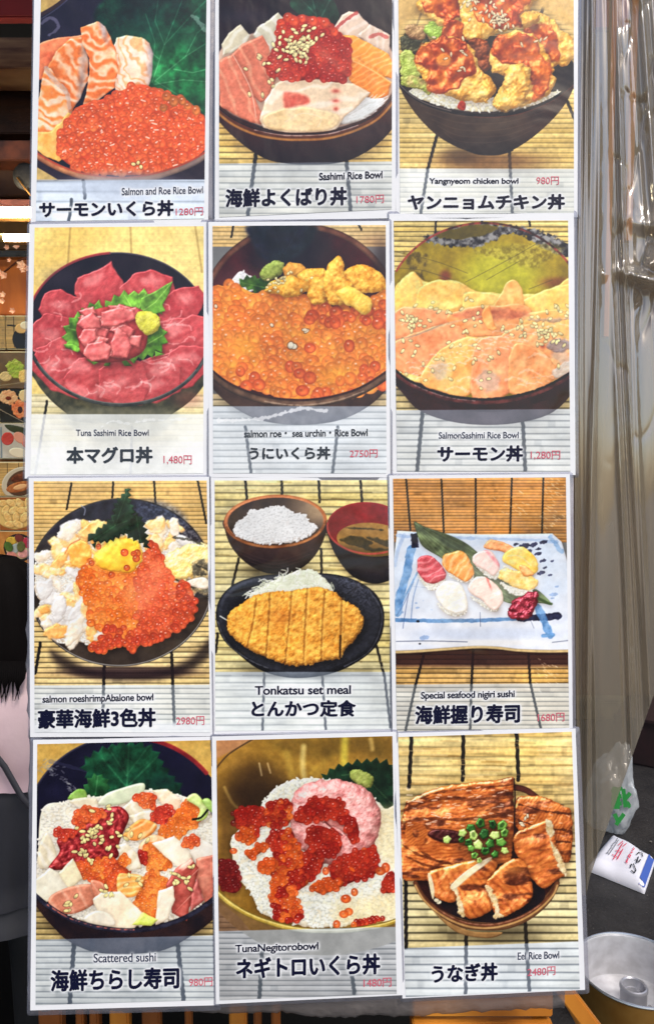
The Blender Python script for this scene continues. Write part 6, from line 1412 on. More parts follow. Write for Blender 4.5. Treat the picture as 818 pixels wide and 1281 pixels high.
blouse = mat("pink_blouse", rgb((226, 198, 200))[:3], .8, nscale=5, col2=rgb((206, 176, 182))[:3], bump=.4, bscale=14)
ring_shell("blouse", [(1.20, 0, .02, .06, .055), (1.175, 0, .015, .12, .075), (1.15, 0, .01, .172, .095), (1.10, 0, .0, .19, .11), (1.0, 0, 0, .18, .112), (.90, 0, 0, .165, .11), (.845, 0, 0, .16, .108)], blouse, per)
for s in (-1, 1):
    tube("sleeve", [B(.155 * s, .01, 1.145), B(.19 * s, .02, 1.05), B(.205 * s, .045, .95)], [.058, .06, .066], blouse, per, 16)
skirt = mat("dark_skirt", rgb((26, 26, 36))[:3], .7, nscale=9, col2=rgb((24, 24, 32))[:3], stretch=(8, 8, 1))
ring_shell("skirt", [(.875, 0, 0, .150, .105), (.86, 0, 0, .166, .116), (.84, 0, 0, .172, .122), (.74, 0, 0, .21, .15), (.66, 0, 0, .235, .17), (.60, 0, 0, .25, .185)], skirt, per, 120, .035)
ring_shell("underskirt", [(.70, 0, 0, .20, .14), (.62, 0, 0, .236, .172), (.545, 0, 0, .258, .19)], mat("underskirt", rgb((26, 28, 38))[:3], .6, noise=.3), per, 120, .02, 1.)
hairm = mat("black_hair", (.004, .003, .003), .75, spec=.06, nscale=30, col2=(.004, .003, .003), stretch=(14, 14, 1), bump=.12, bscale=40)
V = []; Fc = []; n = 72
lv = [(1.452, .02), (1.445, .05), (1.42, .085), (1.38, .106), (1.32, .116), (1.26, .120), (1.22, .122), (1.185, .118), (1.165, .112)]
for i, (z, r) in enumerate(lv):
    for k in range(n):
        a = 2 * math.pi * k / n; f = 1 + .03 * math.sin(a * 17 + 2 * math.sin(a * 5)) * min(1, i / 3)
        zz = z - (.05 * (.5 + .5 * math.sin(a * 9 + 1)) * (i == len(lv) - 1)); V.append((PX + r * f * math.cos(a), PYY + .03 + r * 1.05 * f * math.sin(a) * (1 if math.sin(a) < 0 else (.9 if i < 4 else .55)), zz))
for i in range(len(lv) - 1):
    for k in range(n): Fc.append((i * n + k, i * n + (k + 1) % n, (i + 1) * n + (k + 1) % n, (i + 1) * n + k))
Fc.append(tuple(range(n)))
pyd("hair", V, Fc, hairm, per, True)
for k in range(44):                       # loose ends over the blouse
    x = -.112 + .0053 * k; tube("hair_strand", [B(x, -.088, 1.20), B(x + .004, -.108, 1.165), B(x + .014 * math.sin(k), -.112, 1.135 - .03 * rng.random())], [.008, .004, .0006], hairm, per, 6)
for s in (-1, 1): tube("legging", [B(.082 * s, 0, .64), B(.084 * s, 0, .40), B(.082 * s, -.01, .10), B(.082 * s, .0, .045)], [.084, .062, .046, .05], mat("black_leggings", (.006, .006, .007), .7), per, 16)  # leggings added to keep the legs as dark as the background
bag = thing("shoulder_bag", "dark shoulder bag whose strap crosses the pale blouse", "bag", (PX, PYY - .12, .8))
tube("strap", [B(-.12, -.085, 1.155), B(-.06, -.118, 1.10), B(.02, -.126, 1.02), B(.075, -.128, .95), B(.115, -.126, .87), B(.20, -.15, .79)], .0085, mat("strap", rgb((58, 56, 62))[:3], .5), bag, 8, .5)
bm = bmesh.new(); box_bm(bm, B(.17, -.22, .60), B(.36, -.15, .79), .02); me = bpy.data.meshes.new("bag_body"); bm.to_mesh(me); bm.free(); link("bag_body", me, mat("bag", (.015, .014, .016), .5, bump=.3), bag)

# ---------------------------------------------------------------- wooden seat back behind the board, plank on the right
rack = thing("wooden_rack", "wooden slatted rack behind the foot of the menu board", "rack", at(150, 1281, 1.5))
wood = mat("amber_wood", rgb((206, 134, 44))[:3], .45, nscale=7, col2=rgb((168, 96, 26))[:3], stretch=(1, 1, .25), coat=.2)
woodd = mat("brown_wood", rgb((150, 84, 28))[:3], .5, nscale=7, col2=rgb((104, 56, 18))[:3], stretch=(1, 1, .25))
for i, (x0, x1, m_) in enumerate(((52, 76, woodd), (98, 103, woodd), (115, 122, woodd), (140, 160, wood), (180, 199, woodd), (233, 238, woodd), (288, 308, wood), (318, 326, woodd), (340, 350, woodd))):
    a, b = at(x0, 1420, 1.5), at(x1, 1225, 1.5)
    box("slat", (a.x, 1.5, .12), (b.x, 1.53, b.z), m_, rack, .004)
a, b = at(40, 1236, 1.5), at(356, 1222, 1.5); box("top_rail", (a.x, 1.495, b.z - .03), (b.x, 1.535, b.z + .03), woodd, rack)
box("bottom_rail", (a.x, 1.495, .1), (b.x, 1.535, .16), woodd, rack)
for x in (a.x, b.x): box("leg", (x - .02, 1.49, 0), (x + .02, 1.54, .2), woodd, rack)
cr = thing("wooden_crate", "amber wooden crate seen through the plastic under the lower right card", "crate", at(600, 1281, 1.45))
a, b = at(515, 1400, 1.45), at(692, 1230, 1.45)
for k in range(4):
    z0 = a.z + (b.z - a.z) * k / 4; z1 = a.z + (b.z - a.z) * (k + 1) / 4 - .012; box("board", (a.x, 1.45, z0), (b.x, 1.47, z1), wood, cr, .003)
for x in (a.x - .001, b.x - .03): box("post", (x, 1.471, 0), (x + .03, 1.50, b.z), woodd, cr)
st = thing("folding_stool", "amber folding stool with crossed wooden legs beside the round tin", "stool", at(730, 1281, 1.25))
p, q = at(690, 1218, 1.3), at(775, 1330, 1.3)
beam("leg", p + Vector((0, .0, 0)), q + (q - p) * 1.2, .03, .020, wood, st, .003, (0, 1, 0))
p2, q2 = at(694, 1226, 1.336), at(730, 1290, 1.336)
beam("leg", p2 + (p2 - q2) * .1, q2 + (q2 - p2) * 1.6, .012, .02, wood, st, .002, (0, 1, 0))
p3, q3 = at(745, 1330, 1.36), at(660, 1225, 1.36)
beam("crossbar", at(640, 1205, 1.32), at(720, 1205, 1.32), .02, .02, woodd, st, .002, (0, 1, 0))

# ---------------------------------------------------------------- round tin
tin = thing("round_tin", "round dull aluminium tin with a ring boss in its middle, standing on the ground", "tin", (.937, 2.163, 0))
alu = mat("aluminium", rgb((198, 198, 202))[:3], .36, nscale=26, col2=rgb((176, 175, 178))[:3], metal=.35, bump=.12, bscale=40)
R = .1688; c = (.937, 2.163, 0)
lathe("tin_body", [(R, .152), (R - .003, .149), (R - .005, .145), (R - .007, .032), (R - .0075, .026), (R - .011, .019), (R - .017, .0165), (R - .022, .016), (.07, .0145), (.052, .014), (.046, .017), (.0, .017)], c, alu, tin)
lathe("outer_side", [(R + .001, .149), (R, .145), (R - .002, .012), (R - .005, .004), (R - .012, .001), (R - .02, .0008), (0, .0008)], c, mat("tin_side", rgb((176, 136, 70))[:3], .4, nscale=9, col2=rgb((150, 104, 44))[:3], metal=.5), tin)  # brown reflection of the wood painted into the side's base colour
prof = [(R + .004 * math.cos(k * .785), .152 + .004 * math.sin(k * .785)) for k in range(9)]
lathe("rim", prof, c, mat("bright_aluminium", rgb((206, 208, 212))[:3], .25, metal=.85), tin)
chrome = mat("boss_metal", rgb((170, 170, 176))[:3], .32, metal=.5)
lathe("boss", [(r * 1.08, .016 + (z - .016) * 1.9) for r, z in ((.047, .017), (.046, .020), (.038, .022), (.0365, .024), (.036, .051), (.038, .053), (.0385, .056), (.036, .059), (.033, .060), (.030, .058), (.0295, .055), (.026, .047), (.0255, .0465), (.022, .0465), (.0215, .046), (.019, .040), (.012, .040), (.0115, .039), (.010, .030), (0, .030))], c, chrome, tin, 40)
for k, a in enumerate((2.6, 1.4, .2, -1.0, 4.4)):
    beam("rib", (c[0] + .06 * math.cos(a), c[1] + .06 * math.sin(a), .0175), (c[0] + .12 * math.cos(a), c[1] + .12 * math.sin(a), .0175), .022, .006, alu, tin, .0028)

# ---------------------------------------------------------------- white packet, plastic bag and dark crate on the ground


def gpt(px, py, z=0.):
    y = -(py - 640.5) / FPX; k = (z - CAMZ) / (-ST + y * CT)
    return Vector(((px - 409) / FPX * k, k * (CT + y * ST), z))


pk = thing("paper_packet", "flat white paper packet with a blue end and red writing on the ground", "packet", gpt(770, 1075))
H = .05
q = [gpt(736, 1076, H), gpt(766, 1036, H), gpt(818.5, 1068, H), gpt(806, 1104, H)]
def lerp2(s, t): return q[0].lerp(q[3], s).lerp(q[1].lerp(q[2], s), t)
nn = 18; V = []; Fc = []
for j in range(nn):
    for i in range(nn):
        s, t = i / (nn - 1), j / (nn - 1); e = min(s, 1 - s, t, 1 - t); p = lerp2(s, t)
        V.append(p + Vector((0, 0, -.03 * (1 - min(1, e * 6)) ** 2 + .006 * math.sin(9 * s + 4 * t) * (1 - s))))
for j in range(nn - 1):
    for i in range(nn - 1): Fc.append((j * nn + i, j * nn + i + 1, (j + 1) * nn + i + 1, (j + 1) * nn + i))
b0 = len(V); bo = [i for i in range(nn)] + [j * nn + nn - 1 for j in range(1, nn)] + [(nn - 1) * nn + i for i in range(nn - 2, -1, -1)] + [j * nn for j in range(nn - 2, 0, -1)]
for i in bo: V.append(Vector((V[i].x, V[i].y, .002)))
for k in range(len(bo)): k2 = (k + 1) % len(bo); Fc.append((bo[k], b0 + k, b0 + k2, bo[k2]))
pyd("paper", V, Fc, mat("packet_white", rgb((226, 226, 236))[:3], .5, noise=.06), pk, True)


def on_packet(name, strokes, wdt, m_, dz=.006):
    V = []; Fc = []
    for S in strokes:
        for k in range(len(S) - 1):
            a, b = np.array(S[k], float), np.array(S[k + 1], float); dv = b - a; nrm = np.array([-dv[1], dv[0]]); nrm = nrm / (np.linalg.norm(nrm) + 1e-9) * wdt; dv = dv / (np.linalg.norm(dv) + 1e-9) * wdt * .8
            b_ = len(V)
            for pt in (a - dv + nrm, a - dv - nrm, b + dv - nrm, b + dv + nrm):
                w_ = lerp2(*pt); e_ = min(pt[0], 1 - pt[0], pt[1], 1 - pt[1]); V.append(w_ + Vector((0, 0, dz - .03 * (1 - min(1, max(0, e_ * 6))) ** 2 + .006 * math.sin(9 * pt[0] + 4 * pt[1]) * (1 - pt[0]))))
            Fc.append((b_, b_ + 1, b_ + 2, b_ + 3)); dz += .00003
    return pyd(name, V, Fc, m_, pk)


on_packet("blue_end", [[(.945, .06 + .08 * k), (.945, .14 + .08 * k)] for k in range(11)], .05, mat("packet_blue", rgb((62, 90, 170))[:3], .5), .004)
redi = mat("red_ink", rgb((216, 60, 90))[:3], .6); blk = mat("black_ink", (.02, .02, .025), .6)
on_packet("red_writing", [[(.36, .25), (.36, .75)], [(.30, .35), (.42, .35)], [(.31, .5), (.42, .52)], [(.42, .3), (.42, .6)], [(.30, .66), (.34, .8)], [(.40, .68), (.43, .78)],
                          [(.585, .30), (.60, .38)], [(.61, .28), (.58, .40)], [(.58, .45), (.61, .45), (.61, .53), (.58, .53), (.58, .45)], [(.585, .58), (.61, .62), (.585, .66)], [(.58, .71), (.60, .70), (.612, .75), (.59, .77)]], .009, redi)
on_packet("black_writing", [[(.74, .14), (.79, .12), (.80, .20), (.75, .28), (.72, .34)], [(.70, .20), (.69, .30)], [(.72, .48), (.79, .46), (.80, .56)], [(.76, .40), (.745, .60)], [(.70, .64), (.72, .74), (.78, .76), (.81, .68)], [(.77, .84), (.80, .88)],
                            [(.71, .84), (.725, .90), (.75, .91)]], .010, blk)
on_packet("grey_writing", [[(.20 + .012 * math.sin(k), .30 + .06 * k), (.215 + .01 * math.cos(k * 2), .335 + .06 * k)] for k in range(9)] + [[(.245, .30 + .05 * k), (.25, .33 + .05 * k)] for k in range(10)], .008, mat("grey_ink", rgb((110, 110, 116))[:3], .6))

bagp = thing("plastic_bag", "crumpled clear plastic bag printed with green characters, lying behind the packet", "plastic bag", gpt(762, 1015))
bc = [at(747, 1040, 3.35), at(778, 1000, 3.35), at(788, 975, 3.35), at(785, 950, 3.35), at(776, 935, 3.35), at(750, 990, 3.35), at(735, 1040, 3.35)]
ctr = at(762, 985, 3.35); bm = bmesh.new(); bmesh.ops.create_icosphere(bm, subdivisions=5, radius=1)
hx = (at(792, 985, 3.35).x - at(738, 985, 3.35).x) / 2; hz = (at(762, 934, 3.35).z - at(762, 1048, 3.35).z) / 2; ctr = at(766, 991, 3.35)
from mathutils import noise as mnoise
for v in bm.verts:
    n3 = v.co.normalized(); f = 1 + .30 * mnoise.noise(n3 * 1.7) + .16 * abs(mnoise.noise(n3 * 4.1)) + .06 * abs(mnoise.noise(n3 * 9))
    zz = n3.z * hz * f; xx = n3.x * hx * f * (1 - .35 * max(0, n3.z)) + .10 * zz
    v.co = Vector((ctr.x + xx, ctr.y + n3.y * .11 * f, max(.004, ctr.z + zz)))
me = bpy.data.meshes.new("bag_film"); bm.to_mesh(me); bm.free()
for p in me.polygons: p.use_smooth = True
bf = film_mat("bag_plastic", (.95, .97, .98), rgb((206, 210, 214))[:3], .38, .16, .12, .6, 30)
link("bag_film", me, bf, bagp)
grn = mat("green_ink", rgb((30, 120, 50))[:3], .5); V = []; Fc = []


def gstroke(a, b, wd=5.2):
    a, b = np.array(a, float), np.array(b, float); dv = (b - a); nrm = np.array([-dv[1], dv[0]]); nrm = nrm / np.linalg.norm(nrm) * wd / 2; m_ = 4; b_ = len(V)
    for k in range(m_ + 1):
        c_ = a + dv * k / m_
        for s in (1, -1): p_ = c_ + s * nrm; V.append(at(p_[0], p_[1], 3.335 - .15 + .10 * ((p_[0] - 766) / 30) ** 2 + len(V) * 2e-5))
    for k in range(m_): Fc.append((b_ + 2 * k, b_ + 2 * k + 1, b_ + 2 * k + 3, b_ + 2 * k + 2))


for s in (((768, 984), (767, 1012)), ((773, 986), (772, 1012)), ((764, 990), (778, 986)), ((764, 998), (777, 996)), ((764, 1006), (777, 1005)), ((779, 987), (782, 1010)), ((781, 1000), (788, 992)), ((783, 1003), (788, 1010)), ((768, 1018), (774, 1030)), ((770, 1032), (780, 1018))): gstroke(*s)
o = pyd("green_lettering", V, Fc, grn, bagp)
dc = thing("maroon_crate", "dark maroon plastic crate at the right edge behind the bag", "crate", gpt(840, 985))
p0 = gpt(792, 975); mar = mat("maroon", rgb((34, 10, 13))[:3], .6, noise=.4)
bm = bmesh.new(); box_bm(bm, (0, 0, 0), (.9, .5, .26), .012)
for v in bm.verts:
    x, y = v.co.x, v.co.y; a = -.55; v.co = Vector((p0.x - .02 + x * math.cos(a) - y * math.sin(a), p0.y + .25 + x * math.sin(a) + y * math.cos(a), v.co.z))
me = bpy.data.meshes.new("crate_body"); bm.to_mesh(me); bm.free(); link("crate_body", me, mar, dc)
a = -.55; e0 = Vector((p0.x - .02, p0.y + .25, .262)); e1 = e0 + Vector((.9 * math.cos(a), .9 * math.sin(a), 0))
beam("lip", e0 + Vector((0, 0, .0)), e1, .03, .02, mar, dc)
kb = box("kerb", (.6, 4.75, 0), (5, 4.88, .13), mat("kerb_stone", rgb((96, 88, 64))[:3], .9, nscale=14, col2=rgb((60, 54, 40))[:3], bump=.6), bev=.01); tag(kb, kind='structure')

# behind the curtain: red awning edge and upright amber poles
aw = slab("red_awning", 742, -60, 800, 36, 2.0, .02, mat("awning_red", rgb((168, 44, 34))[:3], .7, noise=.2), "red awning flap behind the top of the clear curtain", "awning")
for x, w_, z0, lab in ((764, 8, 420, "wide amber pole hanging behind the middle of the clear curtain"), (791, 4, 300, "thin amber pole hanging near the right edge behind the curtain")):
    a, b = at(x - w_ / 2, z0, 1.9), at(x + w_ / 2, -60, 1.9)
    box("amber_pole", (a.x, 1.9, a.z), (b.x, 1.92, 4.5), mat("pole_amber", rgb((214, 130, 34))[:3], .5, noise=.2), None, .002)
    tag(bpy.data.objects[-1] if False else COL.objects[-1], lab, "pole", "amber poles hanging behind the curtain")

# ---------------------------------------------------------------- menu board and its twelve laminated cards
D0 = .900
DEP = lambda px, py: D0
brd = thing("menu_board", "upright menu board wrapped in clear plastic that carries twelve food cards", "board", P(390, 1262, D0 + .02))
mb = mat("board_face", rgb((196, 190, 196))[:3], .5, nscale=6, col2=rgb((160, 152, 156))[:3], bump=.15)
def prism(name, outline, d0, d1, m_, parent, bev=True):
    n = len(outline); V = [P(x, y, d0) for x, y in outline] + [P(x, y, d1) for x, y in outline]
    Fc = [tuple(range(n - 1, -1, -1)), tuple(range(n, 2 * n))] + [(k, (k + 1) % n, n + (k + 1) % n, n + k) for k in range(n)]
    return pyd(name, V, Fc, m_, parent)


prism("panel", [(42, -60), (722, -60), (719, 300), (717, 600), (716, 900), (727, 1200), (729, 1235), (500, 1252), (60, 1258), (44, 1250), (40, 1000), (42, 500)], D0 + .004, D0 + .016, mb, brd)
# worn plastic wrap: a wavy strip that sticks out at the left edge and along the foot
wrap = film_mat("wrap_plastic", (.86, .85, .86), rgb((186, 182, 188))[:3], .25, .14, .18, .5, 40)
rg = np.random.default_rng(3); V = []; Fc = []
ys = np.linspace(-40, 1252, 90)
for i, y in enumerate(ys):
    e = (47 - 8 * min(1, max(0, y / 500)) - 3 * (y > 590)) + 1.6 * rg.normal() * .6 + 2 * math.sin(y * .021)
    if y > 900: e = 37 + 1.5 * math.sin(y * .03) + .8 * rg.normal()
    for (x, dd) in ((e + 1, .018), (e, .008), (e + 2, .0015), (e + 12, .0018)): V.append(P(x, y, D0 + dd))
for i in range(len(ys) - 1):
    for k in range(3): Fc.append((i * 4 + k, i * 4 + k + 1, (i + 1) * 4 + k + 1, (i + 1) * 4 + k))
pyd("plastic_wrap", V, Fc, wrap, brd, True)
V = []; Fc = []; xs = np.linspace(42, 706, 110)
for i, x in enumerate(xs):
    tl = (1264 if x < 240 else 1266 + 6 * ss(240, 500, x) ) + 2.0 * math.sin(x * .05) + 1.0 * rg.normal()
    if x > 500: tl = 1272 - (x - 500) * .06 + rg.normal()
    for (yy, dd) in ((1236, .0002), (1252, .0004), (tl - 3, .002), (tl, .012)): V.append(P(x, yy, D0 + dd + (.0012 * math.sin(x * .11) if dd > .001 else 0)))
for i in range(len(xs) - 1):
    for k in range(3): Fc.append((i * 4 + k, i * 4 + k + 1, (i + 1) * 4 + k + 1, (i + 1) * 4 + k))
pyd("plastic_wrap", V, Fc, film_mat("foot_plastic", (.80, .76, .74), rgb((150, 142, 140))[:3], .35, .14, .2, .4, 40), brd, True)

film = film_mat("laminate_film", (.88, .88, .92), rgb((172, 174, 190))[:3], .58, .12, .10, .15, 40)
paper = mat("card_paper", (.80, .81, .84), .32, noise=.015, nscale=8, bump=.08, bscale=26, spec=.35)
navy = mat("navy_ink", rgb((14, 17, 46))[:3], .45, spec=.2); slate = mat("slate_ink", rgb((44, 52, 62))[:3], .45); rose = mat("rose_ink", rgb((206, 92, 112))[:3], .45)
gray = mat("grey_blue_ink", rgb((42, 50, 76))[:3], .45)

# label, crop origin, scale, paper quad TL TR BR BL, print quad, film margins l t r b, texts (body, x0, x1, y0, y1, slope, bold, kind, ink)
S1 = 818 / 240; S4 = 818 / 245
CARDS = [
 ("menu card with salmon slices and orange roe beside a green leaf, 1280 yen", 30, 0, S1, [(47, -128), (797, -128), (786, 956), (30, 956)], [(76, -104), (780, -104), (769, 932), (52, 944)], (7, 8, 36, 8), 0, [
   ("Salmon and Roe Rice Bowl", 418, 764, 797, 828, -8, 0, 'en', 'g'), ("サーモンいくら丼", 66, 640, 856, 924, -8, 1, 'jp', 'n'), ("1280円", 648, 764, 884, 919, -3, 0, 'pr', 'r')]),
 ("menu card with red roe under sesame and mixed sashimi in a brown bowl, 1780 yen", 260, 0, S1, [(32, -120), (801, -120), (800, 930), (30, 944)], [(48, -96), (786, -96), (783, 892), (49, 926)], (8, 8, 10, 10), 2, [
   ("Sashimi Rice Bowl", 474, 744, 732, 764, -9, 1, 'en', 'n'), ("海鮮よくばり丼", 75, 594, 800, 880, -10, 1, 'jp', 'n'), ("1780円", 633, 750, 831, 867, -4, 0, 'pr', 'r')]),
 ("menu card with red glazed fried chicken in a dark bowl, 980 yen", 488, 0, S1, [(14, -128), (800, -128), (797, 926), (24, 930)], [(34, -104), (781, -104), (782, 908), (42, 911)], (9, 8, 14, 8), 1, [
   ("Yangnyeom chicken bowl", 166, 546, 759, 790, 0, 1, 'en', 'n'), ("980円", 622, 718, 752, 787, 0, 0, 'pr', 'r'), ("ヤンニョムチキン丼", 74, 744, 828, 894, -3, 1, 'jp', 'n')]),
 ("menu card with sliced tuna rosette and yellow wasabi on green leaves, 1,480 yen", 30, 270, S1, [(25, 36), (790, 26), (789, 1117), (5, 1120)], [(47, 50), (767, 44), (765, 1098), (29, 1104)], (9, 10, 12, 10), 3, [
   ("Tuna Sashimi Rice Bowl", 223, 533, 911, 938, 0, 0, 'en', 'g'), ("本マグロ丼", 182, 550, 984, 1056, -2, 1, 'jp', 's'), ("1,480円", 596, 716, 1020, 1060, 2, 0, 'pr', 'r')]),
 ("menu card with orange roe and yellow sea urchin filling a round bowl, 2750 yen", 255, 270, S1, [(20, 26), (790, 22), (795, 1115), (22, 1115)], [(38, 43), (775, 39), (778, 1098), (40, 1097)], (8, 10, 10, 12), 5, [
   ("salmon roe・ sea urchin・Rice Bowl", 172, 698, 911, 942, -6, 1, 'en', 's'), ("うにいくら丼", 192, 540, 984, 1040, -2, 1, 'jp', 's'), ("2750円", 622, 740, 996, 1031, -2, 0, 'pr', 'r')]),
 ("menu card with pale orange salmon covering a bowl tinted olive by painted glare, 1,280 yen", 485, 265, S1, [(5, 8), (792, 5), (799, 1122), (14, 1124)], [(25, 38), (767, 37), (777, 1108), (39, 1107)], (8, 10, 14, 12), 4, [
   ("SalmonSashimi Rice Bowl", 217, 557, 938, 966, -2, 0, 'en', 'g'), ("サーモン丼", 210, 576, 996, 1066, -3, 1, 'jp', 'n'), ("1,280円", 608, 734, 1018, 1057, 0, 0, 'pr', 'r')]),
 ("menu card with roe, white seafood and abalone heaped on a dark plate, 2980 yen", 30, 590, S1, [(22, 27), (790, 22), (804, 1128), (28, 1132)], [(43, 41), (780, 38), (795, 1112), (47, 1112)], (9, 8, 8, 10), 7, [
   ("salmon roeshrimpAbalone bowl", 80, 553, 950, 990, -10, 1, 'en', 'n'), ("豪華海鮮3色丼", 60, 564, 1010, 1093, -9, 1, 'jp', 'n'), ("2980円", 650, 770, 1043, 1081, -2, 0, 'pr', 'r')]),
 ("menu card with a breaded cutlet, rice bowl and soup on bamboo, no price", 255, 590, S1, [(28, 20), (801, 14), (809, 1118), (34, 1122)], [(47, 38), (783, 36), (800, 1098), (50, 1106)], (10, 8, 8, 10), 6, [
   ("Tonkatsu set meal", 218, 627, 912, 950, -4, 1, 'en', 'n'), ("とんかつ定食", 203, 648, 974, 1046, -2, 1, 'jp', 'n')]),
 ("menu card with nigiri sushi on a white and blue plate, 1680 yen", 485, 590, S1, [(5, 16), (775, 10), (787, 1102), (20, 1118)], [(22, 30), (758, 24), (772, 1092), (38, 1107)], (8, 8, 14, 8), 8, [
   ("Special seafood nigiri sushi", 141, 540, 935, 974, -8, 1, 'en', 'n'), ("海鮮握り寿司", 116, 563, 993, 1075, -8, 1, 'jp', 'n'), ("1680円", 638, 752, 1029, 1066, -3, 0, 'pr', 'r')]),
 ("menu card with fish cubes, roe and tuna scattered over a navy bowl, 980 yen", 30, 910, S4, [(40, 52), (802, 38), (815, 1160), (28, 1182)], [(57, 70), (782, 53), (797, 1138), (50, 1160)], (14, 10, 8, 22), 9, [
   ("Scattered sushi", 292, 552, 942, 980, -5, 0, 'en', 'g'), ("海鮮ちらし寿司", 112, 650, 1006, 1098, -14, 1, 'jp', 'n'), ("980円", 690, 788, 1045, 1082, -4, 0, 'pr', 'r')]),
 ("menu card with minced tuna and red roe over rice in a brass bowl, 1480 yen", 260, 910, S4, [(18, 38), (786, 18), (814, 1118), (34, 1156)], [(36, 55), (770, 36), (788, 1113), (50, 1140)], (8, 10, 8, 14), 11, [
   ("TunaNegitorobowl", 115, 462, 902, 944, -13, 1, 'en', 'n'), ("ネギトロいくら丼", 118, 720, 952, 1042, -22, 1, 'jp', 'n'), ("1480円", 650, 766, 1047, 1085, -5, 0, 'pr', 'r')]),
 ("menu card with glazed eel and chopped spring onion on a bowl, 2480 yen", 490, 910, S4, [(9, 24), (766, 4), (806, 1096), (44, 1132)], [(26, 40), (750, 18), (784, 1094), (58, 1126)], (8, 8, 18, 16), 10, [
   ("Eel Rice Bowl", 525, 698, 937, 968, -6, 0, 'en', 'g'), ("うなぎ丼", 165, 442, 986, 1064, -12, 1, 'jp', 'n'), ("2480円", 566, 682, 1001, 1038, -8, 0, 'pr', 'r')]),
]
INKS = {'n': navy, 's': slate, 'r': rose, 'g': gray}
def quadmap(q):
    q = np.array(q, float)
    def f(s, t):
        s, t = s[:, None], t[:, None]
        return (q[0] * (1 - s) + q[1] * s) * (1 - t) + (q[3] * (1 - s) + q[2] * s) * t
    return f


